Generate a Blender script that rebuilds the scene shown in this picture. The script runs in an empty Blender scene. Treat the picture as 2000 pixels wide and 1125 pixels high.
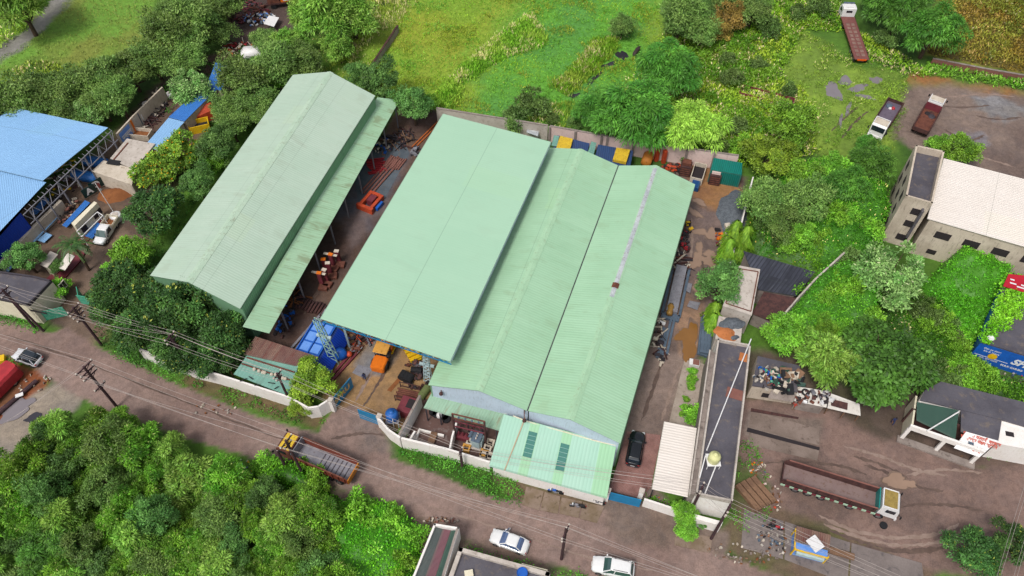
import bpy, bmesh, math, random
import numpy as np
from mathutils import Vector, Matrix
random.seed(7); RNG = np.random.default_rng(7)
R = math.radians
SC = bpy.context.scene
COL = SC.collection
# ------------------------------------------------------------------ camera, sky, sun, exposure
CAM_H, FPX, PITCH = 85.0, 1511.0, R(52.5)
cd = bpy.data.cameras.new('camera'); cam = bpy.data.objects.new('camera', cd); COL.objects.link(cam)
cam.location = (0, 0, CAM_H); cam.rotation_euler = (R(90) - PITCH, 0, 0)
cd.sensor_width = 36.0; cd.lens = FPX / 2000 * 36.0; cd.clip_start = 1.0; cd.clip_end = 3000
SC.camera = cam
SUN_EL, SUN_AZ = R(58), R(215)          # overcast: a broad soft sun
world = bpy.data.worlds.new('World'); SC.world = world; world.use_nodes = True
wn = world.node_tree; wn.nodes.clear()
sky = wn.nodes.new('ShaderNodeTexSky'); sky.sky_type = 'NISHITA'; sky.sun_disc = False
sky.sun_elevation = SUN_EL; sky.sun_rotation = SUN_AZ; sky.dust_density = 4.0; sky.air_density = 1.0; sky.ozone_density = 1.0
hs = wn.nodes.new('ShaderNodeHueSaturation'); hs.inputs['Saturation'].default_value = 0.35
bg = wn.nodes.new('ShaderNodeBackground'); bg.inputs['Strength'].default_value = 0.122
wo = wn.nodes.new('ShaderNodeOutputWorld')
wn.links.new(sky.outputs[0], hs.inputs['Color']); wn.links.new(hs.outputs[0], bg.inputs[0]); wn.links.new(bg.outputs[0], wo.inputs[0])
sd = bpy.data.lights.new('sun', 'SUN'); sd.energy = 1.75; sd.angle = R(13); sd.color = (1, .96, .9)
sun = bpy.data.objects.new('sun', sd); COL.objects.link(sun)
# the sun stands where the sky puts it
sun_dir = Vector((math.sin(SUN_AZ) * math.cos(SUN_EL), math.cos(SUN_AZ) * math.cos(SUN_EL), math.sin(SUN_EL)))
sun.rotation_euler = sun_dir.to_track_quat('Z', 'Y').to_euler(); sun.location = sun_dir * 200
vs = SC.view_settings; SC.display_settings.display_device = 'sRGB'
vs.view_transform = 'Standard'; vs.look = 'None'; vs.gamma = 1.0; vs.use_curve_mapping = False
vs.exposure = 0.35

# ------------------------------------------------------------------ survey: photo pixel (2000x1125) at height z -> metres on site
SP, CP = math.sin(PITCH), math.cos(PITCH)
def P(px, py, z=0.0):
    u = (px - 1000) / FPX; v = (py - 562.5) / FPX
    t = (z - CAM_H) / (-SP - v * CP)
    return Vector((u * t, (CP - v * SP) * t, z))
def AZ(a, b):                      # heading a->b as rotation about z that turns +x onto it
    return math.atan2(b[1] - a[1], b[0] - a[0])
AXIS = R(90 - 19.0)                # long axis of the works, as rotation of +x

# ------------------------------------------------------------------ meshes
class MB:
    def __init__(s): s.v = []; s.f = []; s.m = []; s.uv = []
    def add(s, vs, fs, mi=0, uvs=None):
        b = len(s.v); s.v += [tuple(v) for v in vs]
        for i, f in enumerate(fs):
            s.f.append([b + k for k in f]); s.m.append(mi); s.uv.append(uvs[i] if uvs else None)
        return s
    def box(s, c, d, rz=0.0, mi=0, rx=0.0, ry=0.0):
        M = Matrix.Translation(c) @ Matrix.Rotation(rz, 4, 'Z') @ Matrix.Rotation(ry, 4, 'Y') @ Matrix.Rotation(rx, 4, 'X')
        x, y, z = d[0] / 2, d[1] / 2, d[2] / 2
        vs = [M @ Vector(p) for p in ((-x,-y,-z),(x,-y,-z),(x,y,-z),(-x,y,-z),(-x,-y,z),(x,-y,z),(x,y,z),(-x,y,z))]
        uv = lambda a, b: [(0,0),(a,0),(a,b),(0,b)]
        return s.add(vs, [(3,2,1,0),(4,5,6,7),(0,1,5,4),(1,2,6,5),(2,3,7,6),(3,0,4,7)], mi,
                     [uv(d[0],d[1]), uv(d[0],d[1]), uv(d[0],d[2]), uv(d[1],d[2]), uv(d[0],d[2]), uv(d[1],d[2])])
    def boxb(s, c, d, rz=0.0, mi=0):
        return s.box((c[0], c[1], c[2] + d[2] / 2), d, rz, mi)
    def bar(s, a, b, w, h=None, mi=0):
        a = Vector(a); b = Vector(b); h = h or w; d = b - a
        if d.length < 1e-6: return s
        q = d.to_track_quat('X', 'Z'); M = Matrix.Translation((a + b) / 2) @ q.to_matrix().to_4x4()
        x, y, z = d.length / 2, w / 2, h / 2
        vs = [M @ Vector(p) for p in ((-x,-y,-z),(x,-y,-z),(x,y,-z),(-x,y,-z),(-x,-y,z),(x,-y,z),(x,y,z),(-x,y,z))]
        return s.add(vs, [(3,2,1,0),(4,5,6,7),(0,1,5,4),(1,2,6,5),(2,3,7,6),(3,0,4,7)], mi)
    def tube(s, a, b, r, r2=None, n=8, mi=0, caps=True):
        a = Vector(a); b = Vector(b); r2 = r if r2 is None else r2; d = b - a
        q = d.to_track_quat('Z', 'X') if d.length > 1e-6 else Matrix.Identity(3).to_quaternion()
        vs = []
        for c, rr in ((a, r), (b, r2)):
            for k in range(n):
                t = 2 * math.pi * k / n
                vs.append(c + q @ Vector((rr * math.cos(t), rr * math.sin(t), 0)))
        fs = [(k, (k + 1) % n, n + (k + 1) % n, n + k) for k in range(n)]
        if caps: fs += [tuple(range(n - 1, -1, -1)), tuple(range(n, 2 * n))]
        return s.add(vs, fs, mi)
    def path(s, pts, r, n=6, mi=0, r2=None):
        pts = [Vector(p) for p in pts]
        for i in range(len(pts) - 1):
            ra = r if r2 is None else r + (r2 - r) * i / (len(pts) - 1)
            rb = r if r2 is None else r + (r2 - r) * (i + 1) / (len(pts) - 1)
            s.tube(pts[i], pts[i + 1], ra, rb, n, mi)
        return s
    def lathe(s, c, prof, n=16, mi=0, rx=0.0, ry=0.0, rz=0.0):
        M = Matrix.Translation(c) @ Matrix.Rotation(rz, 4, 'Z') @ Matrix.Rotation(ry, 4, 'Y') @ Matrix.Rotation(rx, 4, 'X'); vs = []; fs = []
        for r, z in prof:
            for k in range(n):
                t = 2 * math.pi * k / n; vs.append(M @ Vector((r * math.cos(t), r * math.sin(t), z)))
        for j in range(len(prof) - 1):
            for k in range(n): fs.append((j*n+k, j*n+(k+1)%n, (j+1)*n+(k+1)%n, (j+1)*n+k))
        fs += [tuple(range(n - 1, -1, -1)), tuple(range((len(prof)-1)*n, len(prof)*n))]
        return s.add(vs, fs, mi)
    def loft(s, rings, mi=0, caps=True, closed=True):
        n = len(rings[0]); vs = [p for r in rings for p in r]; fs = []
        for j in range(len(rings) - 1):
            for k in range(n if closed else n - 1):
                fs.append((j*n+k, j*n+(k+1)%n, (j+1)*n+(k+1)%n, (j+1)*n+k))
        if caps: fs += [tuple(range(n - 1, -1, -1)), tuple(range((len(rings)-1)*n, len(rings)*n))]
        return s.add(vs, fs, mi)
    def prism(s, pts, z0, z1, mi=0, mtop=None):
        n = len(pts); area = sum(pts[i][0]*pts[(i+1)%n][1]-pts[(i+1)%n][0]*pts[i][1] for i in range(n))
        if area < 0: pts = list(reversed(pts))
        vs = [(p[0], p[1], z0) for p in pts] + [(p[0], p[1], z1) for p in pts]
        s.add(vs, [(k, (k+1)%n, n+(k+1)%n, n+k) for k in range(n)] + [tuple(range(n-1,-1,-1))], mi,
              [[(0,0),((Vector(pts[(k+1)%n][:2])-Vector(pts[k][:2])).length,0),((Vector(pts[(k+1)%n][:2])-Vector(pts[k][:2])).length,z1-z0),(0,z1-z0)] for k in range(n)] + [[(p[0],p[1]) for p in reversed(pts)]])
        return s.add([(p[0],p[1],z1) for p in pts], [tuple(range(n))], mi if mtop is None else mtop, [[(p[0],p[1]) for p in pts]])
    def slab(s, a, b, c, d, t, mi=0, mside=None):
        """roof sheet a-b-c-d (a->b along the eave, a->d up the slope); top face carries UV in metres"""
        a, b, c, d = map(Vector, (a, b, c, d)); n = (b - a).cross(d - a).normalized()
        if n.z < 0: n = -n; a, b, c, d = b, a, d, c
        lo = [p - n * t for p in (a, b, c, d)]; L1 = (b - a).length; L2 = (c - d).length; W1 = (d - a).length; W2 = (c - b).length
        s.add([a, b, c, d], [(0,1,2),(0,2,3)], mi, [[(0,0),(L1,0),(L2,W2)],[(0,0),(L2,W2),(0,W1)]])
        ms = mi if mside is None else mside
        return s.add([a, b, c, d] + lo, [(1,0,4,5),(2,1,5,6),(3,2,6,7),(0,3,7,4),(6,5,4),(7,6,4)], ms)
    def build(s, name, mats, parent=None, smooth=False, bevel=0.0, seg=1, loc=None, rz=0.0):
        me = bpy.data.meshes.new(name); me.from_pydata(s.v, [], s.f)
        if not isinstance(mats, (list, tuple)): mats = [mats]
        for m in mats: me.materials.append(m)
        me.polygons.foreach_set('material_index', s.m)
        if any(u for u in s.uv):
            ul = me.uv_layers.new(name='UVMap'); arr = []
            for f, u in zip(s.f, s.uv): arr += (list(u) if u else [(0, 0)] * len(f))
            ul.data.foreach_set('uv', [c for p in arr for c in p])
        if smooth:
            me.polygons.foreach_set('use_smooth', [True] * len(s.f))
        me.validate(); me.update()
        o = bpy.data.objects.new(name, me); COL.objects.link(o)
        if parent: o.parent = parent
        if loc is not None: o.location = loc; o.rotation_euler.z = rz
        if bevel:
            b = o.modifiers.new('bevel', 'BEVEL'); b.width = bevel; b.segments = seg; b.limit_method = 'ANGLE'; b.angle_limit = R(35)
        if smooth and bevel:
            pass
        return o
def np_mesh(name, V, F, mats, parent=None, col=None, smooth=False):
    """big mesh straight from arrays: V (n,3), F (m,4) quads"""
    me = bpy.data.meshes.new(name); k = F.shape[1]
    me.vertices.add(len(V)); me.vertices.foreach_set('co', np.ascontiguousarray(V, dtype=np.float32).ravel())
    me.loops.add(F.size); me.loops.foreach_set('vertex_index', np.ascontiguousarray(F, dtype=np.int32).ravel())
    me.polygons.add(len(F)); me.polygons.foreach_set('loop_start', np.arange(0, F.size, k, dtype=np.int32)); me.polygons.foreach_set('loop_total', np.full(len(F), k, dtype=np.int32))
    if not isinstance(mats, (list, tuple)): mats = [mats]
    for m in mats: me.materials.append(m)
    if col is not None:
        for nm, c in col.items():
            a = me.color_attributes.new(nm, 'FLOAT_COLOR', 'POINT'); a.data.foreach_set('color', np.ascontiguousarray(c, dtype=np.float32).ravel())
    me.update(calc_edges=True)
    if smooth: me.polygons.foreach_set('use_smooth', np.ones(len(F), dtype=bool))
    o = bpy.data.objects.new(name, me); COL.objects.link(o)
    if parent: o.parent = parent
    return o

# ------------------------------------------------------------------ things
def tag(o, label=None, cat=None, group=None, kind=None):
    if label: o['label'] = label
    if cat: o['category'] = cat
    if group: o['group'] = group
    if kind: o['kind'] = kind
    return o
def thing(name, label, cat, loc=(0, 0, 0), rz=0.0, group=None):
    o = bpy.data.objects.new(name, None); COL.objects.link(o); o.empty_display_size = .3
    o.location = loc; o.rotation_euler = (0, 0, rz)
    return tag(o, label, cat, group)
def copy_thing(root, loc, rz=0.0, label=None, group=None, scale=None):
    r = root.copy(); COL.objects.link(r); r.location = loc; r.rotation_euler = (0, 0, rz)
    if label: r['label'] = label
    if group: r['group'] = group
    if scale: r.scale = (scale,) * 3 if isinstance(scale, (int, float)) else scale
    for ch in root.children:
        c = ch.copy(); COL.objects.link(c); c.parent = r
        for g in ch.children:
            d = g.copy(); COL.objects.link(d); d.parent = c
    return r
def L2W(o, p): return o.matrix_basis @ Vector(p)
def rel(loc, rz, p):               # world point -> local of a thing at loc, rz
    q = Vector(p) - Vector(loc); c, s = math.cos(-rz), math.sin(-rz)
    return Vector((q.x * c - q.y * s, q.x * s + q.y * c, q.z))

# ------------------------------------------------------------------ materials
K = 0.8
def lin(h):
    h = h.lstrip('#'); r = [int(h[i:i+2], 16) / 255 for i in (0, 2, 4)]
    return tuple((c / 12.92 if c <= .04045 else ((c + .055) / 1.055) ** 2.4) for c in r)
def C(h, k=K): return tuple(c * k for c in lin(h)) + (1.0,)
class NT:
    def __init__(s, name):
        s.mat = bpy.data.materials.new(name); s.mat.use_nodes = True; s.t = s.mat.node_tree; s.t.nodes.clear()
        s.out = s.n('ShaderNodeOutputMaterial'); s.b = s.n('ShaderNodeBsdfPrincipled'); s.l(s.b.outputs[0], s.out.inputs[0])
        s.b.inputs['Specular IOR Level'].default_value = .35
    def n(s, ty, **kw):
        x = s.t.nodes.new(ty)
        for k, v in kw.items(): setattr(x, k, v)
        return x
    def l(s, a, b): s.t.links.new(a, b)
    def set(s, sock, v):
        if isinstance(v, bpy.types.NodeSocket): s.l(v, sock)
        else: sock.default_value = v
    def coord(s, kind='Object'): return s.n('ShaderNodeTexCoord').outputs[kind]
    def mapping(s, vec, scale=(1,1,1), rot=(0,0,0)):
        m = s.n('ShaderNodeMapping'); s.l(vec, m.inputs[0]); m.inputs['Scale'].default_value = scale; m.inputs['Rotation'].default_value = rot; return m.outputs[0]
    def noise(s, vec, scale, detail=4, rough=.55, dist=0.0):
        x = s.n('ShaderNodeTexNoise'); s.l(vec, x.inputs['Vector']); x.inputs['Scale'].default_value = scale
        x.inputs['Detail'].default_value = detail; x.inputs['Roughness'].default_value = rough; x.inputs['Distortion'].default_value = dist
        return x.outputs[0]
    def ramp(s, fac, a, b):
        x = s.n('ShaderNodeMapRange'); x.interpolation_type = 'SMOOTHSTEP'; s.set(x.inputs[0], fac); x.inputs[1].default_value = a; x.inputs[2].default_value = b
        return x.outputs[0]
    def m(s, op, a, b=0.0, clamp=False):
        x = s.n('ShaderNodeMath', operation=op, use_clamp=clamp); s.set(x.inputs[0], a); s.set(x.inputs[1], b); return x.outputs[0]
    def mix(s, fac, a, b, mode='MIX'):
        x = s.n('ShaderNodeMix', data_type='RGBA', blend_type=mode); s.set(x.inputs[0], fac); s.set(x.inputs[6], a); s.set(x.inputs[7], b); return x.outputs[2]
    def bump(s, h, strength=.3, dist=.05):
        x = s.n('ShaderNodeBump'); x.inputs['Strength'].default_value = strength; x.inputs['Distance'].default_value = dist; s.l(h, x.inputs['Height']); s.l(x.outputs[0], s.b.inputs['Normal'])
    def fin(s, col, rough=.6, metal=0.0):
        s.set(s.b.inputs['Base Color'], col); s.set(s.b.inputs['Roughness'], rough); s.b.inputs['Metallic'].default_value = metal; return s.mat
def weathered(name, c, c2=None, dirt=None, rough=.65, metal=0.0, scale=1.0, amt=.5, dirt_amt=.35, bump=.15, streak=False, fine=.25):
    """paint/plaster/metal whose colour drifts between c and c2, with patches of dirt"""
    t = NT(name); v = t.coord('Object'); c = C(c) if isinstance(c, str) else c
    c2 = (C(c2) if isinstance(c2, str) else c2) if c2 else tuple(x * .72 for x in c[:3]) + (1,)
    n1 = t.noise(v, .6 * scale, 5, .6); n2 = t.noise(t.mapping(v, (3, 3, .5) if streak else (1, 1, 1)), 2.2 * scale, 6, .65, .3); n3 = t.noise(v, 14 * scale, 3, .6)
    col = t.mix(t.m('MULTIPLY', t.ramp(n1, .35, .68), amt), c, c2)
    if dirt: col = t.mix(t.m('MULTIPLY', t.ramp(n2, .52, .72), min(1, dirt_amt * 2)), col, C(dirt) if isinstance(dirt, str) else dirt)
    g = t.m('ADD', t.m('MULTIPLY', n3, fine * 2), 1 - fine)
    col = t.mix(1.0, col, t_gray(t, g), 'MULTIPLY')
    if bump: t.bump(n3, bump, .03)
    return t.fin(col, rough, metal)
def t_gray(t, f):
    x = t.n('ShaderNodeCombineColor'); [t.l(f, x.inputs[i]) for i in range(3)]; return x.outputs[0]
def plain(name, c, rough=.5, metal=0.0, spec=.5):
    t = NT(name); v = t.coord('Object'); c = C(c) if isinstance(c, str) else c
    n = t.noise(v, 5, 3, .6); col = t.mix(t.m('MULTIPLY', n, .35), c, tuple(x * .6 for x in c[:3]) + (1,))
    t.b.inputs['Specular IOR Level'].default_value = spec
    return t.fin(col, rough, metal)
def corrugated(name, c, c2, dirt='#6d6f5a', period=.3, sheet=1.05, row=6.0, amt=.35, dirt_amt=.25, rough=.5, depth=.5, rust=None, rust_amt=0.0, lines=.1):
    """profiled metal sheet: u runs along the eave, v up the slope (UV in metres)"""
    t = NT(name); uv = t.coord('UV'); v = t.coord('Object'); c = C(c) if isinstance(c, str) else c; c2 = C(c2) if isinstance(c2, str) else c2
    sep = t.n('ShaderNodeSeparateXYZ'); t.l(uv, sep.inputs[0]); u, w = sep.outputs[0], sep.outputs[1]
    tri = t.m('SINE', t.m('MULTIPLY', u, 2 * math.pi / period))
    wob = t.m('MULTIPLY', t.noise(uv, .25, 2), 1.2)
    sh = t.m('FLOOR', t.m('DIVIDE', u, sheet)); rw = t.m('FLOOR', t.m('DIVIDE', t.m('ADD', w, wob), row))
    cmb = t.n('ShaderNodeCombineXYZ'); t.l(sh, cmb.inputs[0]); t.l(rw, cmb.inputs[1])
    wnz = t.n('ShaderNodeTexWhiteNoise'); t.l(cmb.outputs[0], wnz.inputs[0])
    n1 = t.noise(v, .12, 4, .6)
    col = t.mix(t.m('ADD', t.m('MULTIPLY', wnz.outputs[0], amt * .55), t.m('MULTIPLY', t.ramp(n1, .35, .65), amt * .8)), c, c2)
    st = t.noise(t.mapping(uv, (2.2, .16, 1)), 1.6, 5, .65)
    col = t.mix(t.m('MULTIPLY', t.ramp(st, .5, .78), dirt_amt), col, C(dirt))
    blot = t.noise(t.mapping(uv, (.5, .25, 1)), .9, 5, .6, .6); col = t.mix(t.m('MULTIPLY', t.ramp(blot, .55, .7), dirt_amt * .7), col, C(dirt))
    odd = t.n('ShaderNodeTexWhiteNoise'); cm2 = t.n('ShaderNodeCombineXYZ'); t.l(t.m('FLOOR', t.m('DIVIDE', u, sheet * 4)), cm2.inputs[0]); t.l(rw, cm2.inputs[1]); t.l(cm2.outputs[0], odd.inputs[0])
    col = t.mix(t.m('MULTIPLY', t.ramp(odd.outputs[0], .7, 1.0), amt * .45), col, tuple(min(1, x * y) for x, y in zip(c[:3], (1.0, 1.02, .84))) + (1,))
    fine = t.noise(uv, 9, 4, .7); col = t.mix(t.m('MULTIPLY', t.ramp(fine, .55, .8), dirt_amt * .5), col, C(dirt))
    if rust:
        rn = t.noise(t.mapping(uv, (1.6, .22, 1)), 1.3, 6, .7, .4); col = t.mix(t.m('MULTIPLY', t.ramp(rn, .58 - .25 * rust_amt, .66), min(1, .4 + rust_amt)), col, C(rust))
    # lapped joints across the slope; groove shade painted into the troughs
    fr = t.m('FRACT', t.m('DIVIDE', w, row)); lap = t.m('LESS_THAN', fr, .01)
    col = t.mix(t.m('MULTIPLY', lap, .35), col, C('#5f6f62'))
    tr = t.ramp(t.m('MULTIPLY', tri, -1.0), .35, .95); col = t.mix(t.m('MULTIPLY', tr, lines * 2.2), col, tuple(x * .35 for x in c[:3]) + (1,))
    t.bump(tri, depth, .03)
    return t.fin(col, rough, 0.0)
# ------------------------------------------------------------------ palette
M = {}
M['roof_a'] = corrugated('green_sheet_faded', '#b9cdbb', '#aec6b2', '#8d917a', period=.36, row=5.2, amt=.6, dirt_amt=.25, lines=0.035, depth=.22)
M['roof_a2'] = corrugated('green_sheet_leanto', '#aed2b0', '#9cc4a0', '#7a7450', period=.36, row=3.4, amt=.7, dirt_amt=.75, lines=0.045, depth=.22)
M['roof_b'] = corrugated('green_sheet_pale', '#aad0b4', '#a2caae', '#9fb99f', period=.4, row=8.6, amt=.45, dirt_amt=.2, lines=.012, depth=.1)
M['roof_c'] = corrugated('green_sheet_mint', '#a9d1af', '#9ec7a4', '#8fa682', period=.36, row=6.0, amt=.8, dirt_amt=.4, lines=0.035, depth=.22)
M['roof_d'] = corrugated('green_sheet_cool', '#a0cdb8', '#aad0bd', '#8fae98', period=.4, row=20, amt=.8, dirt_amt=.3, lines=0.06, depth=.22, sheet=1.1)
M['roof_e'] = corrugated('green_sheet_lime', '#a0cfa8', '#98c8a0', '#8fae78', period=.4, row=20, amt=.4, dirt_amt=.25, lines=0.06, depth=.22)
M['roof_old'] = corrugated('green_sheet_old', '#8db198', '#7fa68b', '#5f6a50', period=.36, row=20, amt=.7, dirt_amt=.6, lines=.06, rust='#7d6a4a', rust_amt=.15)
M['roof_flash'] = weathered('green_flashing', '#a9cfac', '#9cc29f', '#98a98a', rough=.5, amt=.7)
M['roof_wall'] = corrugated('green_side_cladding', '#86b98f', '#77ab81', '#5d7d60', period=.36, row=20, amt=.5, dirt_amt=.4, lines=.2)
M['roof_flash_a'] = weathered('faded_flashing', '#b9cfb9', '#a9c4ac', '#8d917a', rough=.5, amt=.7)
M['zinc'] = weathered('zinc_patch', '#c3c9cc', '#a7adb4', '#8a7c72', rough=.45, amt=.9, dirt_amt=.5, scale=2)
M['blue_roof'] = corrugated('blue_sheet', '#8fbdea', '#86b4e2', '#7a9ec4', period=.4, row=9, amt=.5, dirt_amt=.2, lines=.05)
M['blue_dark'] = corrugated('royal_blue_sheet', '#1146c0', '#0d3bab', '#15368a', period=.3, row=30, amt=.4, dirt_amt=.2, lines=.12)
M['blue_mid'] = corrugated('blue_sheet_mid', '#3f7fd0', '#3570c0', '#4b6f9e', period=.3, row=6, amt=.6, dirt_amt=.3, lines=.12)
M['white_roof'] = corrugated('cream_sheet', '#efe6de', '#e6dcd2', '#cbbfae', period=.34, row=7.5, amt=.5, dirt_amt=.2, lines=.05)
M['rust_roof'] = corrugated('rusted_sheet', '#8f7464', '#6a4640', '#4b4048', period=.24, row=20, amt=1.4, dirt_amt=.6, lines=.16, sheet=.8, rust='#6a3028', rust_amt=.35)
M['teal_roof'] = corrugated('teal_sheet_worn', '#7fae9f', '#6f9f92', '#5e6f63', period=.5, row=2.6, amt=.8, dirt_amt=.5, lines=.05)
M['black_roof'] = corrugated('black_sheet', '#4a4d5a', '#2e2f38', '#6a6e76', period=.5, row=4, amt=1.2, dirt_amt=.5, lines=.4, sheet=1.6)
M['teal_cont'] = corrugated('teal_container', '#0f7f74', '#0c6f66', '#1d5950', period=.3, row=20, amt=.4, dirt_amt=.4, lines=.3)
M['navy_cont'] = corrugated('navy_container', '#3a5486', '#33496f', '#5a4a4a', period=.3, row=20, amt=.6, dirt_amt=.4, lines=.25)
M['marine_cont'] = corrugated('marine_side', '#0f4a84', '#0d4076', '#24405c', period=.3, row=20, amt=.4, dirt_amt=.3, lines=.2)
M['maroon_roof'] = corrugated('maroon_sheet', '#7a4a55', '#6f424c', '#5d4a50', period=.12, row=20, amt=.5, dirt_amt=.4, lines=.2)
M['dkgreen_roof'] = corrugated('dark_green_sheet', '#3c5c50', '#335046', '#4d5f58', period=.12, row=20, amt=.6, dirt_amt=.5, lines=.2)
M['grey_roof'] = corrugated('grey_sheet', '#5d6664', '#4e5755', '#6f6f6a', period=.12, row=20, amt=.7, dirt_amt=.4, lines=.2)
M['white_wall'] = weathered('lime_white_wall', '#f6f1ed', '#eae2da', '#c4a894', rough=.85, amt=.6, dirt_amt=.16, streak=True)
M['blue_wall'] = weathered('pale_blue_wall', '#c6d6e6', '#b7c8d8', '#8d9499', rough=.85, amt=.6, dirt_amt=.25, streak=True)
M['pink_wall'] = weathered('pale_pink_wall', '#e6cdc6', '#dcc0b8', '#ab9790', rough=.85, amt=.6, dirt_amt=.25)
M['plaster'] = weathered('bare_plaster', '#d3c5b3', '#b8a998', '#7a7066', rough=.9, amt=.9, dirt_amt=.35, streak=True, scale=.7)
M['cream'] = weathered('cream_wall', '#e6dec6', '#d8ceb4', '#a99d84', rough=.85, amt=.5, dirt_amt=.25)
M['conc'] = weathered('concrete', '#9b8f88', '#80756f', '#5a504a', rough=.9, amt=.9, dirt_amt=.4, scale=.8)
M['conc_lt'] = weathered('light_concrete', '#c9bfb6', '#b0a69c', '#8b7d72', rough=.9, amt=.8, dirt_amt=.4)
M['conc_dk'] = weathered('damp_concrete', '#5d5a62', '#4a474f', '#8a7a68', rough=.55, amt=.9, dirt_amt=.25, scale=.5)
M['brick_red'] = weathered('brick_red', '#8d5f55', '#7a4f47', '#5e4a42', rough=.9, amt=.8)
M['rust'] = weathered('rust', '#7a4a3a', '#5f362c', '#3f2a26', rough=.8, amt=1, dirt_amt=.4, scale=3)
M['rust_dk'] = weathered('dark_rust', '#5a3a36', '#402a2a', '#2a2022', rough=.8, amt=1, dirt_amt=.4, scale=3)
M['maroon'] = weathered('maroon_primer', '#7c3640', '#6a2c36', '#4a2a2a', rough=.6, amt=.8, dirt_amt=.3, scale=2)
M['red'] = weathered('red_paint', '#b8323a', '#9a2a32', '#5f2a2a', rough=.5, amt=.8, dirt_amt=.3, scale=2)
M['orange'] = weathered('orange_paint', '#e87a1e', '#d66a16', '#8a4a20', rough=.45, amt=.6, dirt_amt=.25, scale=2)
M['orange_red'] = weathered('orange_red_paint', '#c8502e', '#b04226', '#5f3024', rough=.55, amt=.8, dirt_amt=.4, scale=2)
M['yellow'] = weathered('yellow_paint', '#eec21e', '#d9a91a', '#8a6a2a', rough=.5, amt=.6, dirt_amt=.25, scale=2)
M['yellow_rust'] = weathered('yellow_paint_rusted', '#e2bf34', '#cfa62e', '#6a4430', rough=.65, amt=.7, dirt_amt=.62, scale=2.4)
M['blue_paint'] = weathered('blue_paint', '#1f62c0', '#1a53a8', '#2a4a74', rough=.45, amt=.7, dirt_amt=.25, scale=2)
M['blue_lt'] = weathered('light_blue_panel', '#6fa0ea', '#5c90e0', '#4a78c0', rough=.45, amt=.5, dirt_amt=.25, scale=2)
M['gate_blue'] = weathered('gate_blue', '#1f86b8', '#1a78a6', '#2a6080', rough=.45, amt=.5, dirt_amt=.25, scale=2)
M['gate_green'] = weathered('gate_green_chipped', '#4fae8f', '#3f9c7e', '#b9cdbf', rough=.6, amt=.6, dirt_amt=.5, scale=2.2)
M['steel_lt'] = weathered('pale_painted_steel', '#b9cfd4', '#a4bcc2', '#7f8a8a', rough=.5, amt=.5, dirt_amt=.3, scale=3)
M['steel_teal'] = weathered('pale_teal_steel', '#a4c9c0', '#8fb6ae', '#6f8a84', rough=.5, amt=.5, dirt_amt=.3, scale=3)
M['steel'] = weathered('grey_steel', '#8b8a92', '#74737c', '#5a4c48', rough=.5, amt=.7, dirt_amt=.4, scale=2)
M['steel_dk'] = weathered('dark_steel', '#46424a', '#38343c', '#5a463e', rough=.55, amt=.8, dirt_amt=.4, scale=2)
M['slate'] = weathered('blue_grey_steel', '#5f6f80', '#4e5c6c', '#46424a', rough=.5, amt=.7, dirt_amt=.4, scale=2)
M['white'] = weathered('white_paint', '#eceaea', '#dedcdc', '#b8b2ae', rough=.4, amt=.5, dirt_amt=.15, scale=2)
M['car_white'] = plain('white_car_paint', '#f2f2f2', .2, 0, .5)
M['car_black'] = plain('black_car_paint', '#12161c', .08, 0, .8)
M['car_silver'] = plain('silver_white_car_paint', '#dfe1e6', .2, 0, .5)
M['glass'] = plain('dark_glass', '#202a34', .05, 0, .9)
M['glass_g'] = plain('greenish_glass', '#3d5a58', .06, 0, .9)
M['glass_b'] = plain('bluish_glass', '#5a6f98', .06, 0, .9)
M['tyre'] = plain('rubber', '#222226', .8, 0, .3)
M['chrome'] = plain('bright_metal', '#b9bcc2', .25, .8)
M['lamp_red'] = plain('red_lens', '#9a1c1c', .2, 0, .6)
M['lamp_white'] = plain('clear_lens', '#dfe6ea', .15, 0, .7)
M['black'] = plain('black_void', '#19181c', .8)
M['dark'] = plain('dark_opening', '#2a2226', .9)
M['wood'] = weathered('weathered_wood', '#8a6a52', '#6f5442', '#4a382e', rough=.85, amt=.8, scale=2)
M['bark'] = weathered('bark', '#5d4a3c', '#463830', '#30261f', rough=.95, amt=.8, scale=3)
M['pole'] = weathered('rusty_pole', '#4a3238', '#3a2a30', '#6a4a40', rough=.8, amt=.8, scale=2)
M['wire'] = plain('aluminium_wire', '#b5a9a3', .5, 0)
M['porcelain'] = plain('porcelain', '#cfc3b8', .3)
M['skin'] = plain('skin', '#7a5140', .6)
M['hair'] = plain('black_hair', '#18141a', .7)
M['navy_cloth'] = plain('navy_cloth', '#2a3560', .9)
M['red_cloth'] = plain('red_cloth', '#c04a3a', .9)
M['lt_cloth'] = plain('pale_cloth', '#b8c4dc', .9)
M['sand'] = weathered('sand', '#c07848', '#ab6838', '#8f5630', rough=.95, amt=.7, scale=2)
M['soil'] = weathered('brown_soil', '#8f5a34', '#7a4a2a', '#5f3a24', rough=.95, amt=.8, scale=1.5)
M['gravel'] = weathered('blue_gravel', '#656b72', '#50565e', '#8a9096', rough=.95, amt=1, dirt_amt=.6, scale=4, bump=.6, fine=.6)
M['lot_conc'] = weathered('muddy_concrete', '#8b7b72', '#75665d', '#5f5048', rough=.7, amt=1, dirt_amt=.5, scale=.5)
M['litter_w'] = weathered('dirty_white', '#c4bcb2', '#a39a90', '#6f655c', rough=.9, amt=1, dirt_amt=.5, scale=3)
M['tarp_white'] = weathered('white_tarp', '#e2ddd6', '#cfc8c0', '#8f8378', rough=.6, amt=.6, dirt_amt=.35)
M['tarp_blue'] = weathered('blue_tarp', '#2a74c4', '#2060ac', '#1a4a8a', rough=.5, amt=.7, scale=2)
M['red_banner'] = weathered('red_banner', '#b4122c', '#a21026', '#8a1a28', rough=.5, amt=.4)
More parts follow.
